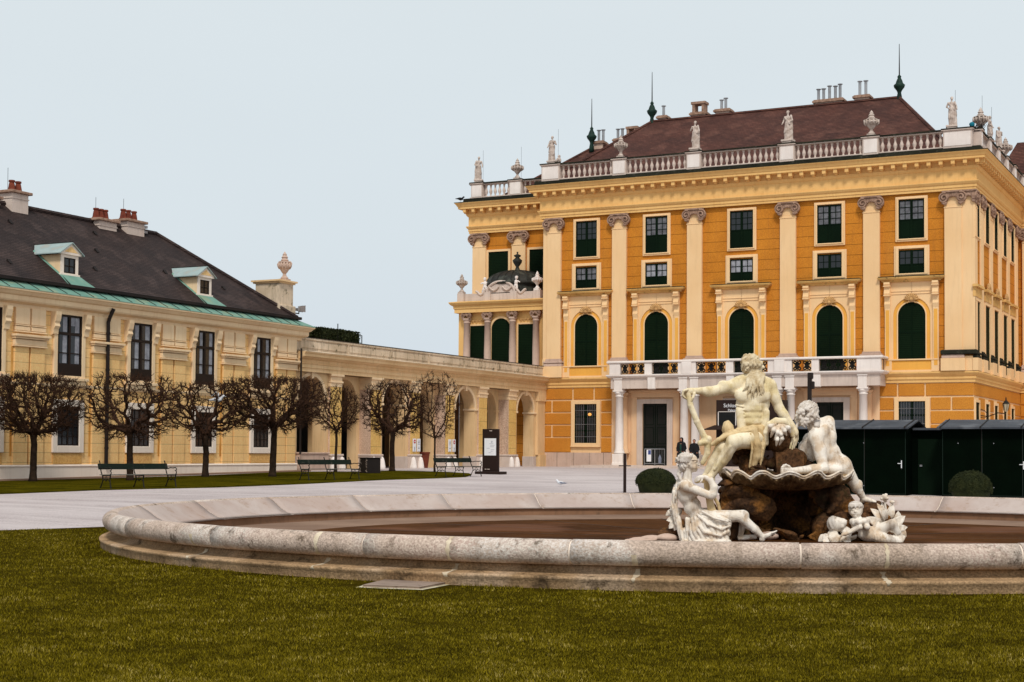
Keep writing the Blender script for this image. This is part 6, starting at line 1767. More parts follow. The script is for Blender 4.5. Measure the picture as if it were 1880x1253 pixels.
# ---- rocks
rk = sthing('rock_base', 'dark brown carved rocks with a dark hollow under the stone shell', 'rock')
def rockpost(a, f, seed, nc=260, box=((-3.2, -.3, -1.9), (2.4, 2.0, 1.1))):
    rs = np.random.RandomState(seed); lo, hi = np.array(box[0]), np.array(box[1])
    Cs = rs.uniform(lo, hi, (nc, 3)); Ns = rs.normal(size=(nc, 3)); Ns /= np.linalg.norm(Ns, axis=1)[:, None]
    def g(X):
        out = np.zeros(len(X))
        for i in range(0, len(X), 40000):
            x = X[i:i + 40000]; Xw = x + .05 * np.stack([waves(x, 4, seed + 5 + k, 1) for k in range(3)], -1)
            d = np.linalg.norm(Xw[:, None] - Cs[None], axis=-1); j = np.argsort(d, axis=1)[:, :2]; ar = np.arange(len(x))
            d1, d2 = d[ar, j[:, 0]], d[ar, j[:, 1]]
            facet = ((Xw - Cs[j[:, 0]]) * Ns[j[:, 0]]).sum(1)
            out[i:i + 40000] = a * .55 * waves(x, f, seed, 3) + .75 * facet * min(1, a * 14) + a * 1.1 * np.exp(-(d2 - d1) / .025)
        return out
    return g
S = Sculpt(); W0 = 0
for (x, y, w_, a, b, c_, ro) in ((1345, 905, .0, 30, 26, 40, 0), (1335, 940, .1, 26, 26, 34, 10), (1362, 915, -.2, 34, 34, 50, 0), (1330, 975, .2, 26, 24, 34, 0), (1376, 985, .15, 26, 16, 24, 0), (1392, 902, -.4, 30, 16, 40, 0), (1300, 985, .2, 30, 16, 26, 0), (1385, 930, -.8, 34, 60, 60, 0),
                                 (1522, 905, .0, 26, 28, 40, 0), (1535, 940, .05, 30, 30, 36, 0), (1512, 960, .15, 20, 26, 30, 0), (1550, 965, .1, 34, 30, 34, 0), (1590, 960, -.1, 34, 26, 30, 0), (1560, 985, .2, 50, 16, 30, 0), (1610, 950, -.1, 24, 20, 24, 0), (1515, 925, -.8, 26, 60, 60, 0),
                                 (1450, 940, -1.7, 90, 70, 16, 0), (1452, 890, -1.2, 80, 9, 70, 0), (1250, 975, .35, 18, 22, 20, 0), (1500, 990, .3, 22, 8, 14, 0), (1232, 985, .3, 20, 8, 16, 0), (1430, 993, .35, 22, 7, 12, 10), (1410, 990, .3, 22, 9, 14, 10)):  # the thin slab over the rear is added, unseen, to darken the hollow
    S.ell(J(x, y, w_), E3(a, b, c_), rot=ro, k=.05)
S.build('rock_mass', 'rock', rk, .022, post=rockpost(.05, 5.5, 3))
# the faceted boulder on the left of the hollow
bo = MB()
ctr = J(1384, 931, .30)
hull = [(-50, 4, -4), (-32, 24, 2), (8, 28, 4), (38, 13, 0), (44, -6, -4), (28, -26, 0), (-8, -24, 4), (-40, -14, -2), (-28, 4, 16), (6, 12, 20), (26, -4, 14), (-6, -12, 17), (-30, 0, -30), (0, 20, -30), (34, 0, -30), (0, -20, -30)]
b_ = bmesh.new()
for x, y, z in hull: b_.verts.new((ctr[0] + r(x), ctr[1] + r(y), ctr[2] + r(z)))
bmesh.ops.convex_hull(b_, input=b_.verts); bmesh.ops.bevel(b_, geom=b_.edges[:], offset=.014, segments=1, affect='EDGES')
me = bpy.data.meshes.new('boulder'); b_.to_mesh(me); b_.free(); me.materials.append(M['rock']); o = bpy.data.objects.new('boulder', me); col.objects.link(o); o.parent = rk
S = Sculpt()
for (x, y, w_, a, b, c_) in ((1385, 845, -.05, 34, 20, 26), (1420, 852, .05, 28, 22, 22), (1372, 830, -.1, 28, 20, 24), (1455, 855, .0, 22, 22, 20), (1448, 842, .08, 30, 18, 18), (1480, 862, -.1, 22, 16, 20), (1400, 868, .1, 60, 10, 24), (1395, 812, -.15, 24, 18, 20)):
    S.ell(J(x, y, w_), E3(a, b, c_), k=.04)
S.build('seat_rock', 'rock', rk, .02, post=rockpost(.04, 7, 11, 420))
mb = MB()                                                      # squared block by the leaning figure's hand
c = J(1447, 850, .15)
b_ = bmesh.new(); bmesh.ops.create_cube(b_, size=1); bmesh.ops.scale(b_, vec=(r(50), r(38), r(36)), verts=b_.verts)
bmesh.ops.subdivide_edges(b_, edges=b_.edges[:], cuts=6, use_grid_fill=True)
for v in b_.verts:
    n_ = waves(np.array([[*v.co]]) * 1.0, 9, 4, 3)[0]; v.co *= 1 + .07 * n_; v.co += Vector(c)
me = bpy.data.meshes.new('rock_block'); b_.to_mesh(me); b_.free(); me.materials.append(M['rock']); o = bpy.data.objects.new('rock_block', me); col.objects.link(o); o.parent = rk
# flat wet stones in front left
S = Sculpt()
for (x, y, w_, a, b, c_) in ((1180, 992, .4, 26, 5, 18), (1200, 989, .3, 24, 6, 16), (1225, 988, .4, 20, 8, 16), (1160, 994, .5, 14, 4, 12), (1412, 984, .25, 18, 8, 14)):
    S.ell(J(x, y, w_), E3(a, b, c_), k=.01)
S.build('flat_stones', 'rosestone', rk, .018, post=lambda X: .012 * waves(X, 9, 21, 3))
# ------------------------------------------------------------------ pollarded trees
def grow_tree(seed, H, fork, rx, rz_, zc, n_att, flat=.5, dense=1.0, lean=0., nlimb=6, hollow=.3):
    """space colonisation inside a clipped crown; returns nodes, parents, radii. H trunk fork height, crown centre height zc"""
    rs = np.random.RandomState(seed)
    A = []
    while len(A) < n_att:
        p = rs.uniform(-1, 1, (n_att, 3)); q = p.copy()
        d = np.sqrt(q[:, 0] ** 2 + q[:, 1] ** 2 + (np.abs(q[:, 2]) ** (2.6)))
        p = p[(d < 1) & (d > hollow + .3 * (rs.rand(n_att) - .5))]
        A += p.tolist()
    A = np.array(A[:n_att]) * [rx, rx * .9, rz_] + [lean, 0, zc]
    A[:, 2] = np.minimum(A[:, 2], zc + rz_ * flat + rs.rand(len(A)) * .06)
    nodes = [np.array([0, 0, 0.])]; par = [-1]
    nt_ = int(fork / .16)
    for i in range(nt_):
        nodes.append(nodes[-1] + np.array([rs.normal(0, .008) + lean * .02, rs.normal(0, .008), fork / nt_])); par.append(len(nodes) - 2)
    root = len(nodes) - 1
    for k in range(nlimb):                                # first heavy limbs
        a = 2 * PI * k / nlimb + rs.uniform(-.3, .3); o = root; p = nodes[root].copy(); el = rs.uniform(.3, .95)
        for j in range(4):
            p = p + .17 * np.array([math.cos(a) * math.cos(el), math.sin(a) * math.cos(el), math.sin(el)]); el += rs.normal(0, .18); a += rs.normal(0, .25)
            nodes.append(p.copy()); par.append(o); o = len(nodes) - 1
    N = np.array(nodes); P = list(par); alive = np.ones(len(A), bool); step = .15; near_i = np.zeros(len(A), int); near_d = np.full(len(A), 1e9)
    def upd(start):
        for s0 in range(start, len(N)):
            d = np.linalg.norm(A - N[s0], axis=1); m_ = d < near_d; near_d[m_] = d[m_]; near_i[m_] = s0
    upd(nt_ - 1)
    for it in range(60):
        act = alive & (near_d < 3)
        if not act.any(): break
        dirs = {}
        v = A[act] - N[near_i[act]]; v /= np.linalg.norm(v, axis=1)[:, None] + 1e-9
        acc = np.zeros((len(N), 3)); np.add.at(acc, near_i[act], v)
        idx = np.where(np.abs(acc).sum(1) > 0)[0]
        new = []
        for i in idx:
            d = acc[i] / (np.linalg.norm(acc[i]) + 1e-9) + rs.normal(0, .28, 3); d /= np.linalg.norm(d)
            new.append(N[i] + d * step); P.append(i)
        st = len(N); N = np.vstack([N, np.array(new)]); upd(st)
        alive &= near_d > .17
        if len(N) > 5200: break
    n = len(N); P = np.array(P)
    cnt = np.zeros(n); kids_ = np.zeros(n, int)
    for i in range(n - 1, 0, -1):
        if kids_[i] == 0: cnt[i] = 1
        cnt[P[i]] += cnt[i]; kids_[P[i]] += 1
    return N, P, cnt, kids_, nt_

def make_tree(label, px_, py_, seed, fork, rx, rz_, zc, n_att, trunk_r, twigs=5, nlimb=6, flat=.55, lean=0., tw=1.0, hollow=.45):
    g = onG(px_, py_)
    t = thing('pollarded_tree', label, 'tree', (g[0], g[1], ground_z(g[0], g[1]) - .02), R(random.uniform(0, 360)) if not lean else -R(26.76), 'bare pollarded trees along the lawn strip')
    N, P, cnt, kd, nt_ = grow_tree(seed, 0, fork, rx, rz_, zc, n_att, flat, 1, lean, nlimb, hollow)
    rad = trunk_r * (cnt / cnt[0]) ** .40; rad = np.maximum(rad, .0085)
    mb = MB(); pts = [tuple(N[i]) for i in range(nt_ + 1)]
    rr = [trunk_r * (1.35 if i == 0 else 1.1 if i == 1 else 1.0 - .18 * i / nt_) for i in range(nt_ + 1)]
    rr[-1] = trunk_r * 1.02
    mb.tube(pts, rr, 10); mb.build('trunk', 'bark', t, smooth=True)
    rs = np.random.RandomState(seed + 9)
    a = N[P[nt_ + 1:]]; b = N[nt_ + 1:]; ra = np.minimum(rad[P[nt_ + 1:]], trunk_r * .62); rb = np.minimum(rad[nt_ + 1:], trunk_r * .58)
    thick = rb > trunk_r * .2
    ra = np.where(thick, ra * (1.12 + .3 * rs.rand(len(ra))), ra); rb = np.where(thick, rb * 1.15, rb)
    # short shoots at the ends
    tips = np.where(kd[nt_ + 1:] <= 1)[0] + nt_ + 1
    ctr = np.array([lean, 0, zc - rz_ * .5])
    TA, TB, TR = [], [], []
    for q in range(twigs):
        base = N[tips]; out = base - ctr; out /= np.linalg.norm(out, axis=1)[:, None] + 1e-9
        d = out * .75 + rs.normal(0, .55, base.shape) + [0, 0, .2]; d /= np.linalg.norm(d, axis=1)[:, None]
        L_ = rs.uniform(.08, .24, (len(tips), 1)) * tw
        mid = base + d * L_ * .5 + rs.normal(0, .012, base.shape); e_ = base + d * L_ + rs.normal(0, .03, base.shape)
        TA += [base, mid]; TB += [mid, e_]; TR += [np.full(len(tips), .0075), np.full(len(tips), .0052)]
    A_ = np.vstack([a] + TA); B_ = np.vstack([b] + TB); R0 = np.concatenate([ra] + TR); R1 = np.concatenate([rb] + [x * .8 for x in TR])
    d = B_ - A_; d /= np.linalg.norm(d, axis=1)[:, None] + 1e-9
    u = np.cross(d, np.where(np.abs(d[:, 2:3]) > .9, [[1, 0, 0]], [[0, 0, 1]])); u /= np.linalg.norm(u, axis=1)[:, None] + 1e-9; v = np.cross(d, u)
    n = len(A_); k = 4; V = np.zeros((n, 2 * k, 3))
    for i in range(k):
        c_, s__ = math.cos(2 * PI * i / k), math.sin(2 * PI * i / k)
        V[:, i] = A_ - d * R0[:, None] * .3 + (u * c_ + v * s__) * R0[:, None]; V[:, k + i] = B_ + d * R1[:, None] * .3 + (u * c_ + v * s__) * R1[:, None]
    F = [[i, (i + 1) % k, k + (i + 1) % k, k + i] for i in range(k)]
    Fa = (np.arange(n)[:, None, None] * 2 * k + np.array(F)[None]).reshape(-1, 4)
    me = bpy.data.meshes.new('crown'); me.from_pydata(V.reshape(-1, 3).tolist(), [], Fa.tolist()); me.materials.append(M['twig'])
    me.polygons.foreach_set('use_smooth', [True] * len(me.polygons))
    o = bpy.data.objects.new('crown', me); col.objects.link(o); o.parent = t
    return t
make_tree('broad flat topped bare tree nearest the left edge', 60, 886, 11, 1.75, 1.95, 1.32, 2.98, 2300, .135, 7, 7, .62)
make_tree('bare tree with open knobbly limbs standing right behind the first bench', 239, 884, 23, 1.8, 2.05, 1.4, 2.9, 850, .135, 5, 5, .75, hollow=.62)
make_tree('bare tree with a white bird in its crown, third from the left edge', 377, 877.5, 37, 1.75, 1.8, 1.3, 2.9, 850, .135, 5, 5, .7, hollow=.6)
make_tree('bare dark tree with wide crown in front of the far corner of the yellow building', 500, 877, 41, 2.1, 2.25, 1.4, 3.25, 2000, .15, 6, 6, .6)
make_tree('slim young bare tree behind the middle bench', 616, 868, 53, 2.0, 1.15, 1.15, 3.05, 700, .07, 6, 7, .9)
make_tree('bare tree with spreading forked limbs beside the black waste box', 720, 866.5, 67, 1.95, 1.85, 1.5, 3.15, 900, .14, 5, 4, .75, hollow=.62)
make_tree('small thin bare tree behind the right hand bench near the brown totem', 798, 868.5, 71, 1.7, 1.2, 1.6, 3.3, 420, .05, 5, 5, .9)

# ------------------------------------------------------------------ benches
def bench():
    t = thing('park_bench', '', 'bench', (0, 0, 0), 0, 'green benches along the lawn')
    L_ = 2.7
    mb = MB()
    for i, y in enumerate((-.2, -.09, .02, .13, .22)): mb.box(-L_ / 2, L_ / 2, y - .045, y + .045, .43, .455)
    mb.build('seat', 'benchseat', t, bev=.006)
    mb = MB(); mb.prismx([(.30, .62), (.325, .615), (.385, .80), (.36, .81)], -L_ / 2, L_ / 2); mb.build('backrest', 'bench', t)
    for x in (-L_ / 2 + .08, 0, L_ / 2 - .08):
        mb = MB()
        mb.tube([(x, .22, .42), (x, .29, .55), (x, .345, .72), (x, .38, .87), (x, .41, .9)], .02, 6)
        mb.tube([(x, -.26, .42), (x, -.22, .3), (x, -.25, .15), (x, -.29, 0)], [.022, .018, .018, .025], 6)
        mb.tube([(x, .2, .42), (x, .17, .28), (x, .25, .12), (x, .33, 0)], [.022, .018, .018, .025], 6)
        mb.tube([(x, -.26, .42), (x, .22, .42)], .02, 6)
        mb.tube([(x, -.22, .24), (x, -.08, .30), (x, 0, .24), (x, .08, .30), (x, .19, .24)], .014, 5)
        mb.tube([(x + .0, .06 * math.cos(a), .33 + .06 * math.sin(a)) for a in [q * PI / 4 for q in range(9)]], .01, 4)
        mb.build('iron_frame', 'iron', t)
        if x:
            mb = MB(); mb.tube([(x, .33, .66), (x, .18, .64), (x, .05, .67), (x, -.12, .66), (x, -.24, .68), (x, -.3, .63), (x, -.27, .57), (x, -.22, .58)], .018, 6); mb.tube([(x, -.24, .44), (x, -.3, .5), (x, -.27, .57)], .018, 6)
            mb.build('armrest', 'iron', t)
    return t
b0 = bench()
bl = ['dark green iron framed bench in front of the yellow building', 'dark green bench in the middle, in front of the gallery\'s first arch', 'dark green bench on the right, beside the brown information totem']
for i, (qa, qb) in enumerate((((197, 898.5), (312, 896.5)), ((566, 883.5), (645, 882.5)), ((812, 877), (872, 875.5)))):
    a = onG(*qa); b = onG(*qb); c = (a + b) / 2
    o = b0 if i == 0 else copy_tree(b0)
    o.location = (c[0], c[1], ground_z(c[0], c[1]) + .02); ang = math.atan2(b[1] - a[1], b[0] - a[0]); o.rotation_euler = (0, 0, R(90) + (ang - R(90)) * .6)
    k = np.hypot(b[0] - a[0], b[1] - a[1]); o['label'] = bl[i]

# ------------------------------------------------------------------ waste box, pot, totem, posts
g = onG(679, 870.5)
t = thing('waste_box', 'square black waste container with pierced pattern beside the forked tree', 'waste bin', (g[0], g[1], ground_z(g[0], g[1])), -R(26.76))
mb = MB(); mb.box(-.36, .36, -.36, .36, .03, .72); mb.build('body', 'gutter', t, bev=.02)
mb = MB(); mb.box(-.4, .4, -.4, .4, .72, .76); mb.build('rim', 'gutter', t, bev=.01)
mb = MB(); rr = random.Random(3)
for i in range(46):
    s_ = rr.choice((-1, 1)); x = s_ * rr.uniform(.2, .34); z = rr.uniform(.08, .68); mb.box(x, x + .03, -.363, -.36, z, z + .028)
mb.build('pierced_pattern', 'palestone', t)
p = onX(790, 861, XW + .1)
t = thing('tall_pot', 'tall tapering rust brown planter pot between the gallery piers', 'pot', (XW - .3, p[1], .6))
mb = MB(); mb.lathe([(.2, 0), (.3, .85), (.34, .86), (.34, .95), (.28, .95), (.26, .8)], n=14); mb.build('body', 'brick_pot', t)
mb = MB(); mb.lathe([(.01, .84), (.27, .85)], n=14); mb.build('soil', 'soil', t)
g = onG(901, 871)
t = thing('information_totem', 'dark brown information totem with a white notice on a wide foot', 'sign', (g[0], g[1], ground_z(g[0], g[1])), R(-4))
mb = MB(); mb.box(-.44, .44, -.06, .06, .12, 2.12); mb.build('panel', 'totem', t, bev=.01)
mb = MB(); mb.box(-.7, .7, -.3, .3, 0, .13); mb.build('foot', 'totem', t, bev=.01)
mb = MB(); mb.box(-.32, .18 + .14, -.07, -.06, .88, 1.68); mb.build('notice', 'white', t)
mb = MB(); rr = random.Random(5)
mb.tube([(.05, -.073, 1.52), (.09, -.073, 1.56), (.13, -.073, 1.52), (.09, -.073, 1.47), (.05, -.073, 1.52)], .008, 4)
for i in range(7):
    z = 1.42 - i * .07; x0_ = rr.uniform(-.2, .05); mb.box(x0_, x0_ + rr.uniform(.1, .25), -.073, -.07, z, z + .012)
mb.build('print', 'greyprint', t)
mb = MB(); mb.box(-.3, -.2, -.064, -.06, .22, .25); mb.box(-.16, -.02, -.064, -.06, .22, .25); mb.box(-.05, .1, -.064, -.06, 2.02, 2.05); mb.build('lettering', 'palestone', t)

g = onY(1147, 900, 46.6)
zg = ground_z(g[0], 46.6)
t = thing('marker_post', 'slim dark post with a small cross plate, left of the round bush', 'post', (g[0], 46.6, zg))
top_ = onY(1147, 833, 46.6)[2] - zg
mb = MB(); mb.box(-.045, .045, -.03, .03, 0, top_); mb.build('post', 'totem', t, bev=.006)
mb = MB(); mb.box(-.2, .2, -.04, .04, top_ - .42, top_ - .39); mb.build('cross_plate', 'totem', t)
g = onY(1487, 735, 47.5); zg = ground_z(g[0], 47.5)
t = thing('signal_post', 'thick black post with a box on its side, rising behind the leaning statue', 'post', (g[0], 47.5, zg), R(0))
top_ = onY(1487, 684.5, 47.5)[2] - zg
mb = MB(); mb.box(-.07, .05, -.06, .06, 0, top_); mb.build('post', 'gutter', t, bev=.02)
mb = MB(); mb.box(.04, .14, -.08, .08, top_ - .52, top_ - .28); mb.box(-.06, .1, -.07, .07, top_ - .2, top_); mb.build('box', 'gutter', t, bev=.02)

# clipped round bushes
def dome(rx, rz_):
    def f(rs, n):
        d = rs.normal(size=(n, 3)); d[:, 2] = np.abs(d[:, 2]) - .15; d /= np.linalg.norm(d, axis=1)[:, None]
        P = d * [rx, rx, rz_] * rs.uniform(.93, 1.02, (n, 1)) * (1 + .035 * waves(d, 4, 3, 2)[:, None]) * (1 + .05 * (rs.rand(n, 1) < .02)) + [0, 0, .35]
        return P, d
    return f
for px_, lab in ((1203.5, 'clipped round box bush between the marker post and the nymph'), (1782, 'clipped round box bush in front of the dark market huts')):
    p = onY(px_, 905, 47.0); zt = onY(px_, 860 if px_ < 1500 else 864.5, 47.)[2]; zg = ground_z(p[0], 47.)
    t = thing('round_bush', lab, 'bush', (p[0], 47.0, zg), 0, 'clipped round bushes')
    rx = .66 if px_ < 1500 else .63; rz_ = zt - zg - .35
    mb = MB(); mb.lathe([(rx * .8, 0)] + [(rx * .92 * math.cos(R(a)), .35 + rz_ * .92 * math.sin(R(a))) for a in range(-10, 90, 10)], n=16); mb.build('core', 'hedge', t, smooth=True)
    leafball('foliage', dome(rx, rz_), 15000, .016, t, seed=int(px_))

# ------------------------------------------------------------------ market huts
M['seamgreen'] = mat('worn_green_edge', (.02, .035, .027), rough=.8, spec=.05)
def hut(x0, x1, y0, y1, label, handle=None):
    zg = .2
    t = thing('market_hut', label, 'hut', ((x0 + x1) / 2, y0, zg), 0, 'dark market huts behind the fountain')
    w_ = (x1 - x0) / 2; H_ = 2.45 - zg
    mb = MB(); mb.box(-w_, w_, 0, y1 - y0, 0, H_); mb.build('wall', 'hut', t)
    mb = MB()
    n = int(w_ * 2 / 1.15)
    for i in range(1, n): x = -w_ + 2 * w_ * i / n; mb.box(x - .012, x + .012, -.012, 0, .02, H_)
    mb.box(-w_, w_, -.015, 0, 0, .08); mb.build('board_strip', 'gutter', t)
    mb = MB()
    mb.poly([(-w_ - .12, -.25, H_ + .02), (w_ + .12, -.25, H_ + .02), (w_ + .12, 1.3, H_ + .30), (-w_ - .12, 1.3, H_ + .30), (-w_ - .12, -.25, H_ - .03), (w_ + .12, -.25, H_ - .03), (w_ + .12, 1.3, H_ + .25), (-w_ - .12, 1.3, H_ + .25)],
            [(0, 1, 2, 3), (4, 7, 6, 5), (0, 4, 5, 1), (1, 5, 6, 2), (2, 6, 7, 3), (3, 7, 4, 0)])
    mb.poly([(-w_ - .12, 1.3, H_ + .27), (w_ + .12, 1.3, H_ + .27), (w_ + .12, 2.9, H_ - .0), (-w_ - .12, 2.9, H_ - .0)], [(0, 1, 2, 3)])
    rfo = mb.build('roof', 'hutroof', t)
    mb = MB()
    for i in range(n + 1): x = -w_ + 2 * w_ * i / n; mb.box(x - .02, x + .02, -.27, -.22, H_, H_ + .05); mb.tube([(x, -.25, H_ + .04), (x, 1.3, H_ + .32)], .022, 4)
    mb.build('roof_batten', 'gutter', rfo)
    mb = MB(); rr = random.Random(int(x0 * 10))
    for i in range(n): mb.box(-w_ + .5 + i * 1.1, -w_ + .53 + i * 1.1, -.02, -.012, 1.75, 1.78); mb.box(-w_ + .5 + i * 1.1, -w_ + .53 + i * 1.1, -.02, -.012, .35, .38)
    mb.build('screw_head', 'steel', t)
    mb = MB()
    for i in range(n + 1): x = -w_ + .03 + (2 * w_ - .06) * i / n; mb.box(x - .006, x + .006, -.017, -.012, .1, H_ - .1)
    mb.box(-w_ + .04, w_ - .04, -.017, -.014, .1, .112); mb.build('panel_seam', 'seamgreen', t)
    if handle is not None:
        hx = handle - (x0 + x1) / 2
        mb = MB(); mb.box(hx - .012, hx + .012, -.05, -.015, .95, 1.2); mb.tube([(hx, -.05, 1.1), (hx - .12, -.06, 1.1)], .012, 5); mb.build('door_handle', 'white', t)
    return t
hut(-14.95, -10.85, 50, 52.8, 'black green market hut with grey roof behind the leaning statue', -10.98 - .02)
hut(-9.72, -3.5, 50, 52.8, 'black green market hut with grey roof at the right edge behind the bush', -7.2)
t = thing('recessed_hut_link', 'dark green boarded link set back between the two market huts', 'hut', (-10.3, 50.9, .2))
mb = MB(); mb.box(-.55, .58, 0, 1.5, 0, 2.2); mb.build('wall', 'hut', t)
mb = MB(); mb.box(-.5, .5, -.2, 1.6, 2.2, 2.27); mb.build('roof', 'hutroof', t)
mb = MB(); mb.box(-.36, .5, -.03, 0, .05, 1.9); mb.build('door', 'darkgreen', t)
mb = MB(); mb.box(-.3, -.22, -.06, -.03, 1.0, 1.06); mb.build('lock', 'steel', t)
# ground floor lamp on the palace side
p = onX(1847, 750, -14.6)
t = thing('wall_lantern', 'old six sided iron lantern on a curled bracket at the palace side wall', 'lantern', (XR, 92.0, 4.1))
q = onY(1847, 752, 92.0); dx = q[0] - XR
mb = MB(); mb.tube([(0, 0, -.2), (dx * .35, 0, -.25), (dx * .7, 0, -.05), (dx, 0, -.1), (dx, 0, .02)], .03, 5); mb.tube([(0, 0, .2), (dx * .2, 0, .1), (dx * .35, 0, -.2), (dx * .2, 0, -.35), (0.05, 0, -.3)], .022, 5)
mb.build('bracket', 'iron', t)
mb = MB(); mb.lathe([(.08, .02), (.1, .08), (.18, .46), (.16, .48)], dx, 0, 6); mb.build('lantern_glass', 'lampglass', t)
mb = MB(); mb.lathe([(.21, .48), (.15, .55), (.08, .65), (.03, .7), (.045, .75), (.01, .88)], dx, 0, 6)
for i in range(6):
    a = i * PI / 3; mb.tube([(dx + .13 * math.cos(a), .13 * math.sin(a), .08), (dx + .19 * math.cos(a), .19 * math.sin(a), .48)], .014, 4)
mb.build('lantern_cap', 'iron', t)

# ------------------------------------------------------------------ ticket kiosk with the dark sign
a = onY(1315, 735, 87); b = onY(1432, 735, 87)
t = thing('entrance_kiosk', 'dark brown entrance kiosk with white lettering and a tilted counter flap behind the god', 'kiosk', ((a[0] + b[0]) / 2, 87, .65))
hw = (b[0] - a[0]) / 2; H_ = a[2] - .65
mb = MB(); mb.box(-hw, hw, 0, 1.6, 1.7, H_); mb.box(-hw + .0, hw, .1, 1.6, 0, 1.7); mb.build('wall', 'totem', t)
p = onY(1316, 756, 87) ; q = onY(1350, 783, 87)
mb = MB(); x0_, x1_ = -hw + .12, -hw + 1.25; z0_, z1_ = q[2] - .65 - .05, p[2] - .65
mb.box(x0_, x0_ + .04, -.05, 0, z0_, z1_); mb.box(x1_ - .04, x1_, -.05, 0, z0_, z1_); mb.box(x0_, x1_, -.05, 0, z0_, z0_ + .04); mb.box(x0_, x1_, -.05, 0, z1_ - .03, z1_); mb.build('window_frame', 'whitestone', t)
mb = MB(); mb.box(x0_ + .05, x1_ - .05, -.02, 0, z0_ + .05, z1_ - .05); mb.build('pane', 'glass', t)
mb = MB(); mb.poly([(-hw - .55, -.6, 2.38), (hw, -.6, 2.38), (hw, 0, 2.62), (-hw - .1, 0, 2.62), (-hw - .55, -.6, 2.32), (hw, -.6, 2.32), (hw, 0, 2.56), (-hw - .1, 0, 2.56)], [(0, 1, 2, 3), (4, 7, 6, 5), (0, 4, 5, 1), (3, 2, 6, 7), (0, 3, 7, 4)]); mb.build('counter_flap', 'totem', t)
def text(s_, size, loc, m, parent, name='lettering'):
    cu = bpy.data.curves.new(name, 'FONT'); cu.body = s_; cu.size = size; cu.extrude = .004; cu.align_x = 'LEFT'
    o = bpy.data.objects.new(name, cu); col.objects.link(o)
    bpy.context.view_layer.update()
    me = bpy.data.meshes.new_from_object(o.evaluated_get(bpy.context.evaluated_depsgraph_get())); bpy.data.objects.remove(o)
    me.materials.append(M[m]); o = bpy.data.objects.new(name, me); col.objects.link(o); o.parent = parent
    o.location = loc; o.rotation_euler = (PI / 2, 0, 0); return o
p = onY(1328.5, 747.5, 87); text('Schloss', .31, (p[0] - t.location.x, -.02, p[2] - .65 - .02), 'white', t)
p = onY(1336.5, 754.5, 87); text('Palace', .2, (p[0] - t.location.x, -.02, p[2] - .65 - .03), 'white', t)
# crowd barrier
a = onY(1183, 855, 87.6); b = onY(1220, 857, 87.6)
t = thing('crowd_barrier', 'grey steel barrier with a hanging poster in front of the left portal', 'barrier', (a[0], 87.6, .8)); Wd = b[0] - a[0]
mb = MB()
for x in (0, Wd * .52, Wd): mb.tube([(x, 0, 0), (x, 0, 1.02)], .022, 5)
mb.tube([(0, 0, 1.02), (Wd, 0, 1.02)], .022, 5); mb.tube([(0, 0, .12), (Wd, 0, .12)], .018, 5)
for x in (0, Wd * .52, Wd): mb.tube([(x, -.25, .01), (x, .25, .01)], .02, 5)
mb.build('frame', 'steel', t)
mb = MB()
for i in range(1, 12): mb.tube([(Wd * i / 12, 0, .12), (Wd * i / 12, 0, 1.02)], .005, 4)
mb.build('bars', 'steel', t)
mb = MB(); mb.box(.16, .46, -.035, -.025, .25, .98); mb.build('poster', 'white', t)
mb = MB(); mb.box(.26, .44, -.04, -.036, .68, .95); mb.build('poster_picture', 'blueprint', t)
mb = MB(); mb.lathe([(.02, .1), (.1, .15), (.11, .45), (.05, .6), (.01, .68)], Wd * .76, .03, 6); mb.build('hanging_sheet', 'greyprint', t)

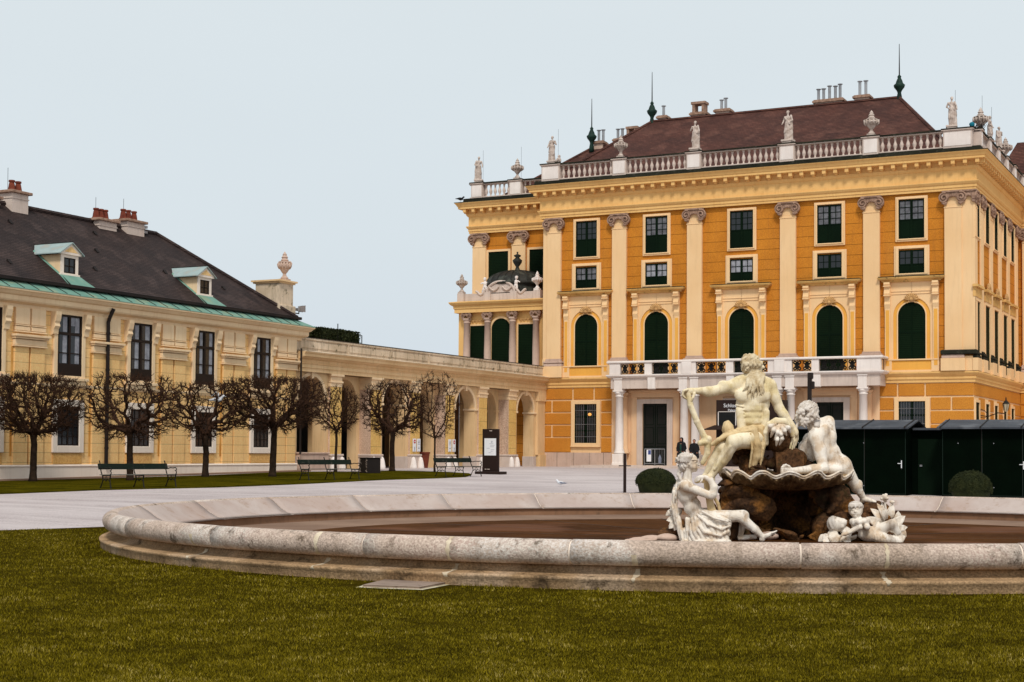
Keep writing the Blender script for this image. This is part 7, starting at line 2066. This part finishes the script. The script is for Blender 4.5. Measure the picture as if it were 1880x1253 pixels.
# ------------------------------------------------------------------ people, small in the distance (1 unit = 1 m, facing us)
def person(label, px_, y_, shirt, hood, hgt, rz):
    p = onY(px_, 830, y_)
    t = thing('person', label, 'person', (p[0], y_, .78), rz)
    k = hgt / 1.75
    S = Sculpt()
    def V3(x, y, z): return (x * k, -y * k, z * k)
    for s_ in (-1, 1):
        S.limb(V3(.09 * s_, 0, .9), V3(.1 * s_, .01 * s_, .48), .085, .06, .04).limb(V3(.1 * s_, .01, .48), V3(.11 * s_, -.02, .09), .058, .04, .03)
        S.limb(V3(.11 * s_, -.03, .06), V3(.13 * s_, .14, .05), .045, .035, .02)
        S.limb(V3(.19 * s_, 0, 1.4), V3(.25 * s_, -.01, 1.12), .055, .045, .03).limb(V3(.25 * s_, -.01, 1.12), V3(.2 * s_, .12, .92), .042, .03, .02)
    S.ell(V3(0, 0, .97), (.16, .11, .14), k=.05).ell(V3(0, 0, 1.2), (.155, .11, .2), k=.05).ell(V3(0, 0, 1.38), (.18, .1, .09), k=.05)
    S.limb(V3(0, 0, 1.42), V3(0, .01, 1.53), .055, .05, .02).ell(V3(0, .015, 1.63), (.078, .09, .115), k=.02)
    S.limb(V3(0, .10, 1.645), V3(0, .12, 1.61), .012, .016, .01)
    for s_ in (-1, 1):
        S.ell(V3(.2 * s_, .15, .89), (.032, .045, .035), k=.01)
        for f_ in range(4): S.limb(V3(.185 * s_ + .012 * f_, .17, .88), V3(.18 * s_ + .012 * f_, .19, .83), .009, .007, .004)
        S.limb(V3(.17 * s_, .16, .9), V3(.15 * s_, .19, .87), .011, .009, .004)
    S.build('body', 'skin', t, .016)
    S = Sculpt()
    for s_ in (-1, 1):
        S.limb(V3(.19 * s_, 0, 1.4), V3(.27 * s_, -.01, 1.12), .085, .075, .04).limb(V3(.27 * s_, -.01, 1.12), V3(.22 * s_, .12, .95), .072, .055, .03)
        S.limb(V3(.14 * s_, -.01, 1.35), V3(.17 * s_, -.01, .62), .11, .14, .06)
    S.ell(V3(0, -.02, 1.15), (.2, .15, .34), k=.05).ell(V3(0, -.03, 1.42), (.2, .11, .09), k=.05).ell(V3(0, -.05, .8), (.2, .13, .2), k=.05)
    if not hood: S.ell(V3(0, 0, 1.48), (.1, .09, .05), k=.03)
    S.build('coat', 'cloth_dark', t, .018)
    S = Sculpt(); S.ell(V3(0, .09, 1.15), (.07, .085, .26), k=.02).ell(V3(0, .07, .85), (.06, .09, .12), k=.03); S.build('shirt', shirt, t, .018)
    S = Sculpt()
    for s_ in (-1, 1):
        S.limb(V3(.09 * s_, 0, .9), V3(.1 * s_, .01, .48), .1, .075, .04).limb(V3(.1 * s_, .01, .48), V3(.11 * s_, -.02, .1), .072, .058, .03).limb(V3(.11 * s_, -.03, .05), V3(.13 * s_, .15, .045), .055, .045, .02)
    S.build('trousers', 'cloth_dark', t, .018)
    S = Sculpt()
    if hood: S.ell(V3(0, -.02, 1.65), (.115, .115, .14), k=.03).ell(V3(0, .1, 1.62), (.07, .07, .1), k=.01, sub=True).ell(V3(0, -.04, 1.5), (.13, .1, .08), k=.04)
    else: S.ell(V3(0, -.02, 1.68), (.092, .095, .095), k=.02).ell(V3(0, .09, 1.62), (.06, .06, .08), k=.01, sub=True)
    S.build('hood' if hood else 'hair', 'cloth_dark', t, .015)
person('person in a long black hooded coat open over green clothes, by the portal', 1251, 87, 'cloth_green', True, 1.72, R(-5))
person('bareheaded person in a short dark coat, right of the hooded one by the portal', 1274.5, 87, 'cloth_dark', False, 1.62, R(15))

# ------------------------------------------------------------------ birds
def bird(name, label, loc, m, k, rz, fly=False):
    t = thing(name, label, 'bird', loc, rz)
    S = Sculpt()
    S.ell((0, 0, .12 * k), (.13 * k, .06 * k, .06 * k), k=.03).limb((.09 * k, 0, .15 * k), (.14 * k, 0, .2 * k), .04 * k, .03 * k, .02).ell((.155 * k, 0, .215 * k), (.036 * k, .03 * k, .03 * k), k=.01)
    S.limb((-.1 * k, 0, .12 * k), (-.24 * k, 0, .10 * k), .035 * k, .012 * k, .02).limb((.18 * k, 0, .21 * k), (.225 * k, 0, .2 * k), .01 * k, .005 * k, .004)
    if fly:
        for s_ in (-1, 1): S.limb((.02, .05 * s_, .14 * k), (.0, .26 * s_ * k, .3 * k), .035, .02, .02).limb((0, .26 * s_ * k, .3 * k), (-.1 * k, .45 * s_ * k, .18 * k), .022, .01, .01)
    else:
        for s_ in (-1, 1): S.limb((0, .02 * s_, .08 * k), (.01, .02 * s_, 0), .008, .006, .004)
    S.build('body', m, t, .01)
    return t
g = onG(1029, 893.5); gb = bird('gull', 'small white gull standing on the pale gravel beyond the basin rim', (g[0], g[1], ground_z(g[0], g[1])), 'gull', 1.05, R(170))
mb = MB(); mb.prism([(-.3, .12), (-.05, .17), (.05, .13), (-.1, .1)], -.062, .062); mb.build('wings', 'greyprint', gb)
p = onY(399, 736, 50.6); bird('gull', 'white gull perched among the twigs of the third bare tree', (p[0] , 50.6, p[2] - .15), 'gull', 1.6, R(30), True)
p = onY(843, 377, 93.4); bird('crow', 'black crow perched on the left tip of the palace cornice', (p[0] + .1, 93.4, 19.12), 'crow', 1.7, R(60))

# ------------------------------------------------------------------ figures and urns on the balustrade
def roof_figure(seed, female=True):
    """a draped standing figure 1.6 m high on a small block; returns body and cloth meshes' objects"""
    rs = random.Random(seed); S = Sculpt()
    sw = rs.choice((-1, 1)); a1 = rs.uniform(.0, 1); 
    V3 = lambda x, y, z: (x, -y, z)
    for s_, bend in ((sw, 0), (-sw, .12)):
        S.limb(V3(.09 * s_, 0, .88), V3(.12 * s_, bend, .5), .09, .065, .05).limb(V3(.12 * s_, bend, .5), V3(.11 * s_, -.02, .1), .062, .042, .03).limb(V3(.11 * s_, 0, .08), V3(.13 * s_, .12, .06), .045, .035, .02)
    S.ell(V3(.02 * sw, 0, .95), (.15, .11, .12), k=.06).ell(V3(0, .0, 1.12), (.12, .09, .14), k=.06).ell(V3(-.02 * sw, 0, 1.28), (.16, .1, .12), k=.05)
    S.limb(V3(-.01 * sw, 0, 1.35), V3(0, .02, 1.47), .05, .045, .02).ell(V3(.01, .02, 1.56), (.07, .085, .1), k=.02)
    # arms
    S.limb(V3(.17, 0, 1.34), V3(.25, .04, 1.1), .055, .045, .03)
    S.limb(V3(.25, .04, 1.1), V3(.12 if a1 < .5 else .28, .16, 1.22 if a1 < .5 else .92), .042, .03, .02)
    S.limb(V3(-.17, 0, 1.34), V3(-.26, .02, 1.12), .055, .045, .03)
    S.limb(V3(-.26, .02, 1.12), V3(-.1 if a1 > .3 else -.3, .16, 1.3 if a1 > .7 else .98), .042, .03, .02)
    C2 = Sculpt(); f_ = folds((1, .3, .05), 38, .02, seed)
    C2.limb(V3(.0, 0, 1.0), V3(.02, .02, .55), .16, .17, .05, f_).limb(V3(.02, .02, .55), V3(.0, 0, .12), .17, .19 if female else .12, .05, f_)
    C2.limb(V3(.15 * sw, -.05, 1.38), V3(.18 * sw, -.02, .7), .06, .09, .04, f_).limb(V3(-.15 * sw, .08, 1.3), V3(.14 * sw, .1, .95), .05, .06, .03, f_)
    C2.limb(V3(.18 * sw, -.02, .7), V3(.2 * sw, 0, .1), .08, .09, .04, f_)
    Hh = Sculpt(); Hh.ell(V3(.01, -.01, 1.6), (.085, .095, .085), k=.02, d=curls(40, .014, seed))
    return S, C2, Hh
protos = []
for sd_, fem in ((1, True), (5, True), (9, False)):
    S, C2, Hh = roof_figure(sd_, fem)
    t = thing('roof_statue', 'x', 'statue', (0, 0, -50), 0, 'stone figures on the palace roof edge')
    b_ = S.build('body', 'roofstatue', t, .03); C2.build('robe', 'roofstatue', t, .03); Hh.build('hair', 'roofstatue', t, .03)
    mb = MB(); mb.box(-.3, .3, -.26, .26, 0, .1); mb.box(-.26, .26, -.22, .22, -.12, 0); mb.build('base', 'palestone', t, bev=.01)
    protos.append(t)
used = [False] * 3
def place_fig(k, x, y, z, label, s_=1.05, rz=0, mirror=False):
    t = protos[k] if not used[k] else copy_tree(protos[k]); used[k] = True
    t.location = (x, y, z + .1 * s_); t.scale = (-s_ if mirror else s_, s_, s_); t.rotation_euler = (0, 0, rz); t['label'] = label
    return t
ZB = 20.53
place_fig(0, -50.3, 94.3, ZB, 'stone roof figure at the far left corner of the recessed part, looking down', 1.05, R(20))
place_fig(1, -42.6, 90.15, ZB, 'stone roof figure with a crouching companion at the left corner of the main front', 1.05, R(0), True)
place_fig(1, -32.68, 90.15, ZB, 'stone roof figure between the left urn and the middle of the front', 1.1, R(0))
place_fig(0, -26.68, 90.15, ZB, 'pale stone roof figure left of the urn on the right half of the front', 1.15, R(-10), True)
place_fig(2, -16.9, 90.15, ZB, 'stone roof figure on the right corner of the main front', 1.08, R(10))
place_fig(2, XR + .15, onX(1817, 278, -15.6)[1], ZB, 'stone roof figure with raised arm, first behind the corner on the palace side', .95, R(80))
place_fig(1, XR + .15, onX(1834, 295, -15.6)[1], ZB, 'stone roof figure with bowed head, second behind the corner on the palace side', .95, R(60), True)
p = onY(1877, 334, 107.3)
place_fig(0, -14.6, 107.3, ZB, 'stone roof figure on the next wing at the right edge of the picture', 1.1, R(15))
urn('roof_urn', 'stone roof urn with leafy bowl on the left half of the main front', (-37.72, 90.12, ZB), 1.0)
urn('roof_urn', 'stone roof urn between the last two figures on the right of the front', (-21.57, 90.12, ZB), 1.05)
urn('roof_urn', 'stone roof urn on the recessed part, left of the main block', (-47.25, 94.3, ZB), 1.0)
urn('roof_urn', 'small stone roof urn set behind, between figure and urn on the recessed part', (-48.9, 98, 20.1), .85)
urn('roof_urn', 'stone roof urn just behind the right corner on the palace side', (XR + .15, onX(1797, 255, -15.6)[1] + .6, ZB), 1.05)
urn('roof_urn', 'stone roof urn farther back on the palace side, before the next wing', (XR + .15, onX(1846, 315, -15.6)[1], ZB), 1.0)
# companion at the second figure's feet
t = thing('roof_child_figure', 'small crouching stone child at the feet of the left corner figure', 'statue', (-42.1, 90.1, ZB), 0)
S = Sculpt(); S.ell((0, 0, .2), (.16, .14, .2), k=.05).ell((.02, -.02, .46), (.1, .1, .11), k=.03).limb((.05, -.1, .3), (.18, -.16, .1), .06, .05, .03).limb((-.05, -.1, .3), (-.14, -.16, .12), .06, .05, .03); S.build('body', 'roofstatue', t, .03)
# loggia attic sculpture
def putto(x, label, mir=1):
    t = thing('attic_child_statue', label, 'statue', (x, 91.42, 12.38))
    S = Sculpt()
    S.ell((0, 0, .62), (.13, .11, .17), k=.05).ell((0, 0, .42), (.13, .11, .1), k=.04).ell((.03 * mir, 0, .92), (.1, .1, .115), k=.02).limb((0, 0, .75), (.02 * mir, 0, .86), .05, .05, .02)
    S.limb((.06, 0, .4), (.1, -.05, .2), .075, .055, .03).limb((.1, -.05, .2), (.1, 0, .02), .05, .04, .02).limb((-.06, 0, .4), (-.12, -.05, .22), .075, .055, .03).limb((-.12, -.05, .22), (-.2, 0, .04), .05, .04, .02)
    S.limb((.12, 0, .72), (.3 * mir, -.05, .62), .045, .035, .02).limb((-.12, 0, .72), (-.3, -.05, .66), .045, .035, .02).limb((-.1, .05, .5), (-.2, .05, .1), .07, .09, .04)
    S.build('body', 'whitestone', t, .025); S = Sculpt(); S.ell((.03 * mir, .01, .97), (.11, .105, .1), k=.02, d=curls(40, .012, 2)); S.build('hair', 'whitestone', t, .025)
putto(-45.85, 'stone child standing right of the curved crest on the loggia'); putto(-48.2, 'stone child sitting left of the curved crest on the loggia', -1)
urn('attic_urn', 'stone flower vase on the left end of the loggia attic', (-50.0, 91.4, 12.4), .9, 'roofstatue', 'vases on the loggia attic'); urn('attic_urn', 'white stone vase on the right end of the loggia attic, beside the main block', (-44.25, 91.4, 12.4), .85, 'whitestone', 'vases on the loggia attic')
# teal sheet and spikes behind the right corner figure
t = thing('covered_bundle', 'small teal sheet bundled with dark spiky stalks behind the right corner figure', 'bundle', (-15.75, 90.7, ZB))
S = Sculpt(); S.ell((-.1, 0, .3), (.15, .14, .14), k=.04, d=curls(14, .04, 3)); S.build('sheet', 'teal', t, .03)
mb = MB(); rr = random.Random(2)
for i in range(26): x = rr.uniform(-.2, .6); mb.tube([(x * .6, rr.uniform(-.2, .6), 0), (x + rr.uniform(-.1, .3), rr.uniform(-.2, .8), rr.uniform(.2, .6))], [.03, .008], 4)
mb.build('stalks', 'gutter', t)
# thin lightning rods beside the figures
for x, y in ((-50.0, 94.4), (-47.0, 94.4), (-42.2, 90.2), (-16.7, 90.2), (XR + .2, 92.3), (XR + .2, 95.6)):
    mb = MB(); mb.tube([(x, y, ZB), (x, y, ZB + 2.3)], .008, 4); mb.build('lightning_rod', 'iron', roof)
